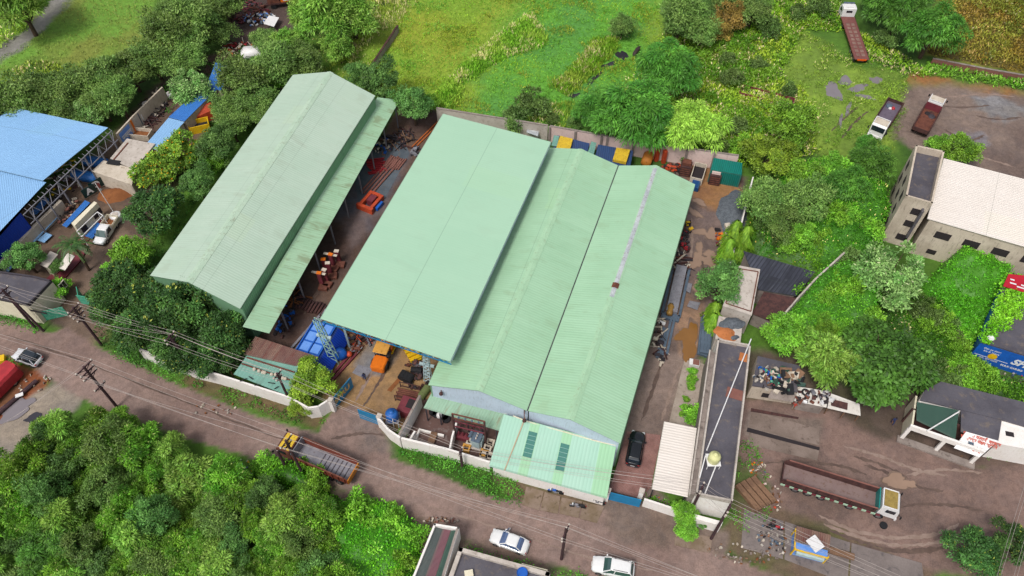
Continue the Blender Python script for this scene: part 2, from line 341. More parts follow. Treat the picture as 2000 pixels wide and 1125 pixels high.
M['green_board'] = plain('green_board', '#0f3a38', .5)
M['stone'] = weathered('stone_cladding', '#d2c6b6', '#bfb2a0', '#97856f', rough=.9, amt=.9, dirt_amt=.4)
M['tank_lemon'] = plain('lemon_plastic', '#e3e2a4', .45)
M['tank_blue'] = plain('blue_plastic', '#2366b8', .45)
M['txt_white'] = plain('white_lettering', '#eef0f2', .5)
M['txt_gold'] = plain('gold_lettering', '#d8b46a', .5)
M['txt_red'] = plain('red_lettering', '#c2452a', .5)
M['txt_grey'] = plain('grey_lettering', '#8a8f94', .5)
M['leaf_flower_y'] = plain('yellow_petals', '#d8a020', .8)
# ------------------------------------------------------------------ ground: one sheet, coloured by what covers it
def vnoise(x, y, s, seed):
    x = x / s; y = y / s; xi = np.floor(x).astype(np.int64); yi = np.floor(y).astype(np.int64); fx = x - xi; fy = y - yi
    def h(a, b):
        n = (a * 374761393 + b * 668265263 + seed * 1442695041) & 0x7fffffff; n = ((n ^ (n >> 13)) * 1274126177) & 0x7fffffff
        return ((n ^ (n >> 16)) & 0xffff) / 65535.0
    u = fx * fx * (3 - 2 * fx); v = fy * fy * (3 - 2 * fy)
    return (h(xi, yi) * (1 - u) + h(xi + 1, yi) * u) * (1 - v) + (h(xi, yi + 1) * (1 - u) + h(xi + 1, yi + 1) * u) * v
def fbm(x, y, s, seed, o=4):
    t = 0; a = .5
    for k in range(o): t = t + a * vnoise(x, y, s / 2 ** k, seed + k * 17); a *= .5
    return t / (1 - .5 ** o)
def inside_dist(X, Y, poly):
    """signed distance to a polygon, positive inside"""
    d = np.full(X.shape, 1e9); ins = np.zeros(X.shape, bool); n = len(poly)
    for i in range(n):
        x0, y0 = poly[i]; x1, y1 = poly[(i + 1) % n]; ex, ey = x1 - x0, y1 - y0
        t = np.clip(((X - x0) * ex + (Y - y0) * ey) / (ex * ex + ey * ey + 1e-9), 0, 1)
        d = np.minimum(d, (X - x0 - t * ex) ** 2 + (Y - y0 - t * ey) ** 2)
        c = ((y0 > Y) != (y1 > Y)); ins ^= c & (X < ex * (Y - y0) / (ey if abs(ey) > 1e-9 else 1e-9) + x0)
    d = np.sqrt(d); return np.where(ins, d, -d)
def G(*pts): return [tuple(P(x, y)[:2]) for x, y in pts]
# name, outline on the photograph's ground, colour, second colour, edge softness (m), edge raggedness (m), wet, patch size
ZONES = [
 ('field', G((560,200),(640,150),(800,-30),(1300,-30),(1290,110),(1180,250),(1060,260),(860,230),(700,160)), '#8aa338', '#6f9a34', 2, 1.5, 0, 9),
 ('field_left', G((640,170),(830,-20),(1010,-30),(960,60),(850,190),(740,180)), '#939f34', '#80a032', 6, 3, 0, 9),
 ('field_right', G((1000,40),(1060,-30),(1300,-30),(1250,120),(1150,260),(900,240)), '#64a038', '#5a9440', 6, 3, 0, 6),
 ('corner_field', G((-60,170),(-60,40),(60,20),(110,-40),(300,-30),(330,60),(270,115),(150,140),(70,120)), '#7f8a3c', '#6f9a38', 3, 2, 0, 7),
 ('corner_mud', G((-40,110),(20,75),(60,45),(100,-20),(150,-20),(90,60),(40,95),(-40,140)), '#7f7d74', '#8d8a84', 1.5, 1.5, .6, 4),
 ('truck_meadow', G((1520,130),(1570,60),(1660,130),(1760,140),(1780,200),(1740,300),(1660,330),(1590,300),(1540,260)), '#6f8a34', '#84a03a', 3, 2, .1, 5),
 ('brown_weeds', G((1800,110),(1840,-30),(2060,-30),(2060,160),(1960,140)), '#7d7434', '#8f8a3c', 3, 2, 0, 6),
 ('dry_grass', G((1765,140),(1850,150),(1960,170),(2060,190),(2060,230),(1900,200),(1780,175)), '#97683e', '#7f7248', 2, 2, .1, 4),
 ('far_yard', G((1765,170),(1850,165),(2060,200),(2060,420),(1880,330),(1800,300),(1740,270),(1755,205)), '#857369', '#6f5e57', 2, 1.5, .5, 6),
 ('far_yard_puddle', G((1890,185),(1960,190),(2010,215),(1960,235),(1900,215)), '#8f8d90', '#7f7a78', 1.5, 2, 1, 3),
 ('far_yard_puddle', G((1880,255),(1930,265),(1940,285),(1890,290),(1850,275)), '#8d8a90', '#74696a', 1.5, 2, 1, 3),
 ('scrub_yard', G((100,390),(220,260),(330,140),(460,90),(480,130),(360,330),(250,560),(200,670),(110,640),(0,520),(0,400)), '#55453c', '#6f5a4a', 2, 1, .3, 5),
 ('scrap_yard', G((430,60),(480,-30),(600,-30),(560,60),(500,130)), '#473832', '#5a4a44', 2, 1.5, .3, 4),
 ('drive_left', G((225,420),(262,470),(205,600),(180,660),(205,700),(130,690),(135,630),(150,560),(190,490)), '#85705f', '#6f5c4f', 1, .6, .3, 5),
 ('red_soil', G((-40,690),(30,695),(100,735),(95,760),(0,840),(-40,850)), '#8a4a28', '#7a5238', 1, 1, .2, 3),
 ('side_road', G((-60,880),(60,770),(110,742),(170,770),(150,800),(60,880),(-40,960)), '#8d847a', '#9a8d7e', 1, .8, .5, 5),
 ('yard_a', G((440,700),(520,640),(790,190),(870,220),(640,650),(560,720)), '#4d3a33', '#6a5244', 1, .6, .45, 5),
 ('yard_a_conc', G((640,385),(690,300),(770,275),(800,300),(740,420),(690,480)), '#5f6470', '#6f5f5c', 2, 1.2, .8, 4),
 ('yard_front', G((560,700),(640,600),(900,680),(845,790),(770,850),(690,830),(640,790)), '#a07f58', '#85694c', 1.2, .8, .4, 4),
 ('yard_front_grey', G((690,715),(730,655),(790,670),(745,735)), '#7f7f84', '#90806f', 1, .6, .5, 3),
 ('yard_right', G((1180,900),(1205,860),(1260,690),(1330,400),(1300,290),(1460,345),(1455,440),(1400,600),(1380,690),(1345,720),(1330,830),(1300,870)), '#7c6963', '#665650', 1, .5, .6, 6),
 ('yard_right_conc', G((1200,870),(1260,690),(1345,690),(1345,720),(1325,840),(1290,870)), '#8d7a71', '#7d6b63', 1.5, .6, .4, 5),
 ('yard_right_tan', G((1320,300),(1440,350),(1460,400),(1400,410),(1360,400),(1340,350)), '#8a6242', '#9a7048', 2, 1.2, .3, 3),
 ('yard_right_tan', G((1335,575),(1375,590),(1370,650),(1355,700),(1330,690),(1320,640)), '#a5836a', '#8a6f5c', 1.2, .8, .6, 3),
 ('strip_beds', G((1330,720),(1375,700),(1365,850),(1300,850)), '#9a8a7c', '#857668', .5, .3, .1, 4),
 ('lot', G((1440,770),(1560,770),(1700,800),(1780,860),(1920,910),(2060,890),(2060,1160),(1800,1120),(1620,1060),(1440,980)), '#846c63', '#705c54', 1.2, .8, .45, 5),
 ('lot_left', G((1440,900),(1480,910),(1500,1000),(1450,1080),(1410,1060)), '#5a5a38', '#4f6a30', 1.5, 1.2, .1, 3),
 ('lot_apron', G((1465,800),(1610,820),(1600,870),(1455,850)), '#857870', '#77685f', 1, .4, .3, 5),
 ('verge_left', G((370,710),(600,800),(645,800),(620,842),(500,800),(420,775),(350,750)), '#5d5a34', '#6a5a3e', .6, .5, .1, 3),
 ('lot_edge', G((1400,1060),(1440,980),(1530,990),(1700,1060),(1820,1120),(1800,1170),(1560,1160)), '#6f5c4c', '#5f5a3a', 1, 1, .2, 3),
 ('shop_floor', G((1750,850),(1800,790),(1990,830),(1990,905),(1900,915)), '#6a584e', '#5a4a42', .5, .4, .2, 4),
 ('annex_front', G((960,925),(1190,985),(1190,1010),(1010,990)), '#77644f', '#665540', .5, .4, .3, 3),
 ('gate_floor', G((1170,1000),(1190,940),(1275,940),(1320,1010),(1420,1040),(1420,1090),(1260,1040)), '#85746a', '#75645a', .6, .4, .4, 4),
 ('road', G((-60,605),(0,622),(90,650),(130,640),(210,690),(330,742),(430,785),(520,820),(620,843),(650,800),(690,790),(740,820),(765,893),(850,925),(960,972),(1190,1000),(1260,1000),(1330,1060),(1420,1085),(1560,1140),(1180,1140),(1100,1112),(1000,1085),(900,1050),(830,1015),(720,975),(600,930),(460,885),(330,845),(200,800),(100,745),(60,712),(0,692),(-60,672)), '#927b72', '#846d65', .35, .35, .35, 7),
 ('road_shoulder', G((600,930),(720,975),(820,1012),(900,1050),(1100,1112),(1180,1140),(900,1140),(700,1010)), '#6d5a50', '#7a685c', 1.2, .8, .3, 3),
 ('road_wet', G((690,820),(760,840),(770,890),(700,880)), '#85746c', '#74655f', 2, 1, .7, 4),
 ('apron_right', G((1185,985),(1260,1000),(1310,1010),(1310,1075),(1230,1060),(1180,1030)), '#7d6c62', '#6d5c52', 1.5, .8, .5, 4),
 ('shop_front', G((1640,770),(1720,760),(1810,760),(1800,870),(1700,850),(1640,815)), '#5a4c43', '#4c4436', 2, 1, .2, 3),
 ('junk_ground', G((1440,680),(1560,690),(1660,760),(1660,800),(1560,790),(1440,780)), '#6a5a50', '#55503c', 1.5, 1, .2, 3),
 ('rubbish', G((1950,730),(2050,745),(2050,790),(1960,775)), '#8f887f', '#6f6258', 1.5, 1.5, .1, 2),
]
def zone_colors(X, Y):
    wx = (fbm(X, Y, 3.0, 11) - .5) * 2; 
    base1 = np.array(C('#3c5f1e', .7)[:3]); base2 = np.array(C('#59812a', .7)[:3])
    m = np.clip((fbm(X, Y, 8, 5) - .35) / .3, 0, 1)[:, None]
    col = base1 * (1 - m) + base2 * m; wet = np.zeros(len(X)); wk = 0.0
    wa = (fbm(X, Y, 1.6, 31) - .5) * 2 + (fbm(X, Y, .7, 37, 2) - .5)
    for i, (nm, poly, c1, c2, soft, rag, w, ps) in enumerate(ZONES):
        xs = [p[0] for p in poly]; ys = [p[1] for p in poly]; mg = soft + rag * 2 + 1
        sel = np.where((X > min(xs) - mg) & (X < max(xs) + mg) & (Y > min(ys) - mg) & (Y < max(ys) + mg))[0]
        if not len(sel): continue
        d = inside_dist(X[sel], Y[sel], poly) + (wx[sel] * .8 + wa[sel] * .5) * rag
        a = np.clip(d / max(soft, .05) + .5, 0, 1); a = a * a * (3 - 2 * a)
        k = np.clip((fbm(X[sel], Y[sel], ps, 50 + i) - .36) / .28, 0, 1)[:, None]
        cc = np.array(C(c1)[:3]) * (1 - k) + np.array(C(c2)[:3]) * k
        col[sel] = col[sel] * (1 - a[:, None]) + cc * a[:, None]; wet[sel] = wet[sel] * (1 - a) + w * a
    return col, wet
def ground_material():
    t = NT('ground'); v = t.coord('Object')
    a = t.n('ShaderNodeVertexColor'); a.layer_name = 'Col'; w = t.n('ShaderNodeVertexColor'); w.layer_name = 'Wet'
    ws = t.n('ShaderNodeSeparateColor'); t.l(w.outputs[0], ws.inputs[0]); wet, veg = ws.outputs[0], ws.outputs[1]
    n1 = t.noise(v, 1.3, 6, .65, .4); n2 = t.noise(v, 6, 5, .7); n3 = t.noise(v, .22, 4, .6); n4 = t.noise(t.mapping(v, (1, 1, 1), (0, 0, R(21))), .9, 3, .5)
    g = t.m('ADD', t.m('MULTIPLY', t.ramp(n1, .3, .7), .34), t.m('MULTIPLY', t.ramp(n2, .3, .72), .34))
    g = t.m('ADD', t.m('ADD', g, t.m('MULTIPLY', n3, .3)), .52)
    col = t.mix(1.0, a.outputs[0], t_gray(t, g), 'MULTIPLY')
    spk = t.m('GREATER_THAN', t.noise(v, 11, 2, .5), .715)         # grit and litter
    col = t.mix(t.m('MULTIPLY', spk, t.m('MULTIPLY', t.m('SUBTRACT', 1.0, veg), .35)), col, C('#c9bcae'))
    wm = t.m('MULTIPLY', wet, t.ramp(t.noise(v, .5, 4, .6, .5), .42, .62))
    col = t.mix(t.m('MULTIPLY', wm, .35), col, C('#4a4348'))
    t.bump(t.m('ADD', t.m('MULTIPLY', n1, 1.5), n2), .35, .08)
    rough = t.m('SUBTRACT', .92, t.m('MULTIPLY', wm, .62))
    return t.fin(col, rough)
def build_ground():
    st = .42; xs = np.arange(-118, 118.01, st); ys = np.arange(16, 150.01, st); nx, ny = len(xs), len(ys)
    X, Y = np.meshgrid(xs, ys); X = X.ravel(); Y = Y.ravel()
    col, wet = zone_colors(X, Y); Z = (fbm(X, Y, 5, 3) - .5) * .12
    veg = (col[:, 1] > col[:, 0] * 1.05).astype(float)
    V = np.stack([X, Y, Z * 0], 1)
    i = np.arange(ny - 1)[:, None] * nx + np.arange(nx - 1)[None, :]; i = i.ravel()
    F = np.stack([i, i + 1, i + nx + 1, i + nx], 1)
    one = np.ones(len(X))
    # far skirt so that the ground reaches the horizon
    B = 1500.0; x0, x1, y0, y1 = xs[0], xs[-1], ys[0], ys[-1]; b = len(V)
    V = np.vstack([V, [[-B,-B,0],[B,-B,0],[B,B,0],[-B,B,0],[x0,y0,0],[x1,y0,0],[x1,y1,0],[x0,y1,0]]])
    F = np.vstack([F, np.array([[0,1,5,4],[1,2,6,5],[2,3,7,6],[3,0,4,7]]) + b])
    gc = np.array(C('#4f7428', .7)[:3]); cc = np.vstack([np.c_[col, one], np.tile(np.r_[gc, 1], (8, 1))]); wv = np.vstack([np.c_[wet, veg, wet, one], np.tile([0, 1, 0, 1], (8, 1))])
    o = np_mesh('ground', V, F, ground_material(), col={'Col': cc, 'Wet': wv}); tag(o, kind='structure')
build_ground()
# crisp sheets on top: each 4 mm above the one below
def sheet(name, pts, m, z, kind='structure'):
    mb = MB(); w = [P(*p) for p in pts]; mb.prism([(q.x, q.y) for q in w], z - .3, z, 0); o = mb.build(name, m); tag(o, kind=kind); return o
def puddle_mat(name, c, rough=.06):
    t = NT(name); v = t.coord('Object'); n = t.noise(v, .5, 4, .6); t.bump(t.noise(v, 3, 2), .02, .02)
    t.b.inputs['Specular IOR Level'].default_value = .6
    return t.fin(t.mix(n, C(c), tuple(x * .7 for x in C(c)[:3]) + (1,)), rough)
PUD = {'grey': puddle_mat('sky_grey_water', '#8f878c'), 'tan': puddle_mat('tan_water', '#a88b77', .2), 'ochre': puddle_mat('ochre_water', '#9a6c38', .15), 'dark': puddle_mat('dark_water', '#3c3a42')}  # grey water: sky reflection put into a paler base colour
POOLS = []; WETM = weathered('wet_mud_margin', '#7f6a5e', '#6c5a50', '#8f7a68', rough=.5, amt=1, scale=1.5)
def puddle(cx, cy, rx, ry, m, rot=0.0, seed=0, z=.012):
    """an irregular shallow pool, size in metres"""
    c = P(cx, cy); rn = random.Random(seed); n = 40; ph = [rn.uniform(0, 6.28) for _ in range(5)]; vs = [(c.x, c.y, z)]
    for k in range(n):
        t = 2 * math.pi * k / n; f = 1 + .22 * math.sin(2 * t + ph[0]) + .16 * math.sin(3 * t + ph[1]) + .1 * math.sin(5 * t + ph[2]) + .06 * math.sin(9 * t + ph[3])
        x, y = rx * f * math.cos(t), ry * f * math.sin(t)
        vs.append((c.x + x * math.cos(rot) - y * math.sin(rot), c.y + x * math.sin(rot) + y * math.cos(rot), z))
    if m in ('tan', 'ochre'):
        rv = [(c.x + (v[0]-c.x)*(1.18+.1*math.sin(k*.9)), c.y + (v[1]-c.y)*(1.18+.1*math.sin(k*.7)), .004 + z * .1) for k, v in enumerate(vs)]
        tag(MB().add(rv, [(0, k + 1, (k + 1) % n + 1) for k in range(n)]).build('wet_margin', WETM), kind='structure')
    POOLS.append((c.x, c.y, max(rx, ry) * .95 if max(rx, ry) < 2 * min(rx, ry) else min(rx, ry) * 1.6))
    o = MB().add(vs, [(0, k + 1, (k + 1) % n + 1) for k in range(n)]).build('puddle', PUD[m]); tag(o, kind='structure')
for i, (x, y, a, b, m, r) in enumerate([(1628,178,1.5,2.0,'grey',.2),(1651,158,1.1,1.3,'grey',.5),(1676,172,1.9,.8,'grey',.3),(1690,189,1.4,.6,'grey',-.4),(1711,157,.9,1.1,'grey',.3),
    (1657,212,.35,1.8,'grey',-.5),(1642,235,.3,1.5,'grey',-.3),(1214,108,.9,1.6,'dark',.4),(1190,126,1.5,.6,'dark',.5),(1162,153,2.2,.4,'dark',1.0),(1122,187,1.0,.4,'dark',.8),
    (1357,416,.5,1.2,'tan',.5),(1366,395,.9,.6,'tan',-.4),(1367,453,.9,.7,'tan',0),(1390,458,.7,1.2,'tan',.2),(1366,485,.5,1.1,'tan',.1),(1364,502,.6,.9,'tan',0),(1388,497,.8,.8,'tan',.3),(1358,515,.8,.9,'tan',.5),(1385,512,.9,.9,'tan',.3),
    (1349,668,.95,2.6,'ochre',-.15),(1335,655,1.0,1.0,'ochre',.3),(1341,690,.6,1.1,'ochre',0),(1365,565,.8,1.5,'tan',.2),
    (1748,940,1.5,.8,'tan',.2),(1775,945,.7,.5,'tan',0),(30,800,2.5,1.2,'grey',.6),(68,817,1.2,.6,'dark',.4)]):
    puddle(x, y, a, b, m, r, i, .010 + .0035 * i)

# wheel ruts: flat wet-mud ribbons, furrow shade and ridge light put into colour
RUT = weathered('shaded_wet_rut', '#5d4c45', '#6f5c52', '#4a3c38', rough=.4, amt=1, dirt_amt=.4, scale=1.5, bump=.3)
RUT2 = weathered('lit_mud_ridge', '#9a857a', '#8a756a', '#6f5c52', rough=.8, amt=1, dirt_amt=.4, scale=1.5, bump=.3)
def ribbon(pts, w, m, z, seed):
    rn = random.Random(seed); P_ = [P(*p) for p in pts]; q = []
    for i in range(len(P_) - 1):
        for k in range(10): q.append(P_[i].lerp(P_[i+1], k / 10))
    q.append(P_[-1]); vs = []
    q = [sum((q[max(0, min(len(q)-1, i+j))] for j in range(-4, 5)), Vector()) / 9 for i in range(len(q))]
    for i, p in enumerate(q):
        d = (q[min(i+1, len(q)-1)] - q[max(i-1, 0)]).normalized(); n_ = Vector((-d.y, d.x, 0)); ww = w * rn.uniform(.25, 1) * min(1, .2 + i * .3, .2 + (len(q)-1-i) * .3); o_ = rn.uniform(-.08, .08)
        vs += [tuple(p + n_ * (ww/2 + o_) + Vector((0,0,z))), tuple(p - n_ * (ww/2 - o_) + Vector((0,0,z)))]
    o = MB().add(vs, [(2*i, 2*i+1, 2*i+3, 2*i+2) for i in range(len(q)-1)]).build('wheel_rut', m); tag(o, kind='structure')
RUTS = [((1600,1020),(1680,1052),(1760,1068),(1840,1060),(1900,1030)),((1610,1032),(1690,1062),(1770,1078),(1850,1068)),((1640,1058),(1720,1075),(1800,1080),(1870,1064)),((1590,1002),(1660,1036),(1740,1052),(1820,1048),(1880,1020)),
 ((1680,905),(1740,925),(1790,952),(1850,960)),((1660,890),(1720,905),(1780,938)),((1640,870),(1720,890),(1790,920),(1860,930)),((1480,905),(1560,900),(1640,908),(1700,930)),((1720,1000),(1780,985),(1850,985),(1930,1000)),((1760,930),(1840,915),(1930,925)),
 ((1840,250),(1870,268),(1900,275),(1925,262)),((1845,262),(1875,278),(1905,282)),((1800,185),(1860,190),(1920,182),(1990,190)),((1810,200),(1870,212),(1940,205)),((1900,225),(1950,235),(2000,228)),((1880,300),(1930,310),(1990,330)),
 ((1620,260),(1650,230),(1680,205)),((1640,275),(1672,235),(1700,215)),((690,790),(720,740),(742,700)),((706,800),(735,755),(760,715)),((640,860),(700,845),(760,850)),((1290,830),(1310,760),(1335,700)),((1250,830),(1275,760),(1300,690)),
 ((1365,470),(1375,520),(1365,580)),((1350,420),(1352,480),(1345,540)),((590,620),(620,570),(660,500)),((0,650),(120,690),(300,760),(500,840),(700,910)),((830,985),(1000,1040),(1150,1090),(1300,1120))]
for i, r_ in enumerate(RUTS): ribbon(r_, .55 if i < 26 else .3, RUT if i % 3 else RUT2, .006 + .0007 * i, i)
# ------------------------------------------------------------------ the green roofed works
def put(name, mb, mat, parent, **kw):
    """build world-space MB as a child: coordinates moved into the parent's frame"""
    inv = (Matrix.Translation(parent.location) @ Matrix.Rotation(parent.rotation_euler.z, 4, 'Z')).inverted()
    mb.v = [tuple(inv @ Vector(v)) for v in mb.v]
    return mb.build(name, mat, parent, **kw)
def mid(a, b, t=.5): return Vector(a) + (Vector(b) - Vector(a)) * t
def dn(p, z): return Vector((p[0], p[1], z))
def wall_quad(mb, a, b, z0a, z1a, z1b=None, th=.2, mi=0, z0b=None):
    """upright wall from a to b (xy), of thickness th to the left of a->b"""
    a = Vector((a[0], a[1], 0)); b = Vector((b[0], b[1], 0)); z1b = z1a if z1b is None else z1b; z0b = z0a if z0b is None else z0b
    d = (b - a).normalized(); n = Vector((-d.y, d.x, 0)) * th; L = (b - a).length
    vs = [(a.x,a.y,z0a),(b.x,b.y,z0b),(b.x,b.y,z1b),(a.x,a.y,z1a)]; vs += [(v[0]+n.x, v[1]+n.y, v[2]) for v in vs]
    u = [(0,0),(L,0),(L,z1b-z0b),(0,z1a-z0a)]
    return mb.add(vs, [(0,1,2,3),(5,4,7,6),(1,0,4,5),(2,1,5,6),(3,2,6,7),(0,3,7,4)], mi, [u,u,None,None,None,None])
def inset(a, b, t):                # point moved t metres from a towards b
    a = Vector(a); b = Vector(b); return a + (b - a).normalized() * t

# --- shed one: long gable with a lean-to along its east side
E1, Z1 = 7.4, 9.3
sh = thing('factory_shed', 'long faded green gabled shed with a stepped lean-to roof, leftmost of the green sheds', 'factory shed', dn(P(520, 380), 0))
rf, rn = P(645,140,Z1), P(368,551,Z1); ef, en = P(733,187,E1), P(469,603,E1); wf, wn_ = P(572,146,E1), P(293,538,E1)
mb = MB(); mb.slab(en, ef, rf, rn, .08); mb.slab(wf, wn_, rn, rf, .08); put('roof', mb, M['roof_a'], sh)
mb = MB()
for k in (-1, 1):
    d = (en - ef).normalized(); s_ = Vector((-d.y, d.x, 0)) * k
    a, b = rf + Vector((0,0,.05)), rn + Vector((0,0,.05)); mb.slab(a, b, b + s_ * .55 - Vector((0,0,.16)), a + s_ * .55 - Vector((0,0,.16)), .03)
put('ridge_cap', mb, M['roof_flash_a'], sh)
for p_, q_, t_ in ((ef, en, -.25), (wf, wn_, .25)): mb = MB(); wall_quad(mb, inset(p_, q_, .3), inset(q_, p_, .3), 0, E1 - .15, th=t_); put('side_wall', mb, M['roof_wall'], sh)
for e, r, w in ((ef, rf, wf), (en, rn, wn_)):
    o_ = (en - ef).normalized() * (.35 if e is ef else -.35)
    vs = [dn(e + o_, 0), dn(w + o_, 0), dn(w + o_, E1 - .12), dn(r + o_, Z1 - .15), dn(e + o_, E1 - .12)]; put('gable_wall', MB().add(vs, [(0,1,2,3,4)]), M['roof_wall'], sh)
# lean-to, its top tucked under the main eave
lf, ln_ = P(781,195,4.6), P(526,651,4.6)
tf, tn = P(737,190,5.6) , P(474,638,5.6)
lt = thing('lean_to_shed', 'narrow green lean-to roof between the leftmost shed and the scrap yard lane', 'lean-to', dn(P(640, 420), 0))
mb = MB(); mb.slab(ln_, lf, tf, tn, .07); put('roof', mb, M['roof_a2'], lt)
for k in range(9):
    p = mid(lf, ln_, (k + .3) / 9); put('post', MB().bar(dn(p, 0) + Vector((-.25, .1, 0)), dn(p, 4.5) + Vector((-.25, .1, 0)), .18, .18), M['steel'], lt)

# --- shed two: high crane bay under one pale flat sheet roof
Z2 = 10.0
sh2 = thing('factory_shed', 'tall crane shed under one smooth pale green flat roof, second green roof from the left', 'factory shed', dn(P(850, 460), 0))
a, b, c, d = P(625,622,Z2), P(865,222,Z2), P(1076,277,Z2), P(879,706,Z2)
mb = MB(); mb.slab(a, b, c, d, .12); put('roof', mb, M['roof_b'], sh2)
for s0, s1 in ((a, b), (d, c)):                 # crane bay columns and rails
    mb = MB(); off = (mid(d, c) - mid(a, b)).normalized() * (.6 if s0 is a else -.6)
    for k in range(8):
        p = mid(s0, s1, (k + .6) / 7.9) + off; put('column', MB().bar(dn(p, 0), dn(p, Z2 - .2), .26, .26), M['steel_lt'], sh2)
    mb.bar(dn(mid(s0, s1, .04) + off, Z2 - 2.2), dn(s1 + off, Z2 - 2.2), .3, .5); put('crane_rail', mb, M['steel_lt'], sh2)
mb = MB()
for k in range(9):
    p = mid(a, d, k / 8); q = mid(b, c, k / 8); put('purlin', MB().bar(p - Vector((0,0,.25)), q - Vector((0,0,.25)), .1, .2), M['steel_lt'], sh2)
mb = MB(); q0, q1 = inset(a, b, .25), inset(d, c, .25)
for dz in (.3, 1.0): mb.bar(q0 - Vector((0,0,dz)), q1 - Vector((0,0,dz)), .1, .1)
for k in range(17): mb.bar(mid(q0, q1, k / 17) - Vector((0,0,.3 if k % 2 else 1.0)), mid(q0, q1, (k + 1) / 17) - Vector((0,0,1.0 if k % 2 else .3)), .07)
put('end_truss', mb, M['gate_blue'], sh2)

# --- sheds three and four: twin gables
E3, Z3 = 7.0, 8.7
vf, vn = P(1207,323,E3), P(1029,802,E3)
for i, (label, af, an, bf, bn, kf, kn) in enumerate([
    ('mint green gabled shed tucked partly under the taller pale roof', P(1042,287,E3), P(836,752,E3), vf, vn, P(1136,291,Z3), P(935,763,Z3)),
    ('mint green gabled shed with a grey patched ridge strip, rightmost of the green sheds', vf, vn, P(1358,360,E3), P(1212,866,E3), P(1282,323,Z3), P(1113,819,Z3))]):
    s = thing('factory_shed', label, 'factory shed', dn(mid(an, bf), 0))
    if i == 1: af, an = af + Vector((.12,-.03,0)), an + Vector((.12,-.03,0))
    mb = MB(); mb.slab(an, af, kf, kn, .08); mb.slab(bf, bn, kn, kf, .08); put('roof', mb, M['roof_c'], s)
    mb = MB(); ax = (kf - kn).normalized()
    for sd_, e in ((1, af), (-1, bf)):
        dv = (e - kf); dv = (dv - ax * dv.dot(ax)).normalized(); u = Vector((0,0,.05)); lo, hi = (0, 1)
        p0, p1 = mid(kn, kf, lo) + u, mid(kn, kf, hi) + u; mb.slab(p0, p1, p1 + dv * .5, p0 + dv * .5, .03)
    put('ridge_cap', mb, M['roof_flash'], s)
    if i == 1:                                   # silver patched part of the ridge
        mb = MB(); u = Vector((0,0,.085)); dw = (af - kf); dw = (dw - ax * dw.dot(ax)).normalized(); de = (bf - kf); de = (de - ax * de.dot(ax)).normalized()
        p0, p1 = mid(kn, kf, .42) + u, mid(kn, kf, .985) + u
        for dv, w in ((dw, .3), (de, .28)): mb.slab(p0, p1, p1 + dv * w, p0 + dv * w, .02)
        put('ridge_patch', mb, M['zinc'], s)
        mb = MB(); p0, p1 = mid(kn, kf, .455) + u * 1.4, mid(kn, kf, .474) + u * 1.4; mb.slab(p0, p1, p1 + dw * .45, p0 + dw * .45, .02); mb.slab(p0, p1, p1 + de * .45, p0 + de * .45, .02); put('patch_plate', mb, M['rust'], s)
    mb = MB(); off = .45
    e0, e1 = (inset(an, af, off), inset(af, an, off)); f0, f1 = inset(bn, bf, off), inset(bf, bn, off)
    m0, m1 = inset(kn, kf, off), inset(kf, kn, off)
    for (x0, k0, y0) in ((e0, m0, f0), (e1, m1, f1)):
        vs = [dn(x0, 0), dn(y0, 0), dn(y0, E3 - .15), dn(k0, Z3 - .15), dn(x0, E3 - .15)]; put('gable_wall', MB().add(vs, [(0,1,2,3,4)]), M['blue_wall'], s)
    mb = MB(); side = (f0, f1) if i else (e0, e1); wall_quad(mb, side[0], side[1], 0, E3 - .2, th=.2 if i else -.2); put('side_wall', mb, M['roof_wall'], s)
# valley gutter
mb = MB(); mb.bar(vn + Vector((.05,0,-.06)), vf + Vector((.05,0,-.06)), .22, .05); tag(mb.build('valley_gutter', M['steel_dk']), 'dark rain gutter in the valley between the twin mint gables', 'gutter')

# --- low roofs against the front gables
fr = thing('porch_roof', 'worn grey green porch roof above the transformer yard', 'porch roof', dn(P(900, 800), 0))
mb = MB(); mb.slab(P(827,797,2.9), P(976,842,2.9), P(990,808,4.0), P(845,763,4.0), .07); put('roof', mb, M['roof_old'], fr)
mb = MB(); mb.slab(P(845,764,4.08), P(990,809,4.08), P(993,801,4.3), P(848,757,4.3), .05); put('flashing', mb, M['cream'], fr)
w0, w1 = P(832,800,2.8), P(975,842,2.8)
for k in range(6): p = mid(w0, w1, k / 5.2); put('post', MB().bar(dn(p, 0), dn(p, 2.75), .14), M['steel_dk'], fr)
lo = thing('front_annex', 'low pale green annex roof with two dark skylight strips beside the blue gate', 'annex', dn(P(1080, 890), 0))
tl, tr, br, bl = P(984,809,5.0), P(1204,868,5.0), P(1185,974,3.4), P(955,911,3.4)
X = lambda s, t, up=0: mid(mid(tl, tr, s), mid(bl, br, s), t) + Vector((0, 0, up))
mb = MB(); cuts = [(0, .245, 0), (.245, .33, 1), (.33, .535, 0), (.535, .62, 1), (.62, .865, 0), (.865, 1, 1)]
for s0, s1, k in cuts: mb.slab(X(s0, 1), X(s1, 1), X(s1, 0), X(s0, 0), .07, k)
put('roof', mb, [M['roof_d'], M['roof_e']], lo)
for s0, s1, t0, t1 in ((.25, .325, .18, .66), (.54, .615, .24, .74)):
    mb = MB(); mb.slab(X(s0, t1, .03), X(s1, t1, .03), X(s1, t0, .03), X(s0, t0, .03), .03); mb.add([], [])
    for k in range(1, 6): q = t0 + (t1 - t0) * k / 6; mb.bar(X(s0, q, .04), X(s1, q, .04), .03, .03, 1)
    put('skylight', mb, [plain('green_skylight', '#3f7f74', .25), M['steel_teal']], lo)
mb = MB(); mb.bar(X(.19, -.03, .06), X(.135, 1.0, .06), .12, .1); put('gutter_strip', mb, weathered('tan_strip', '#b9a184', '#a08a70'), lo)
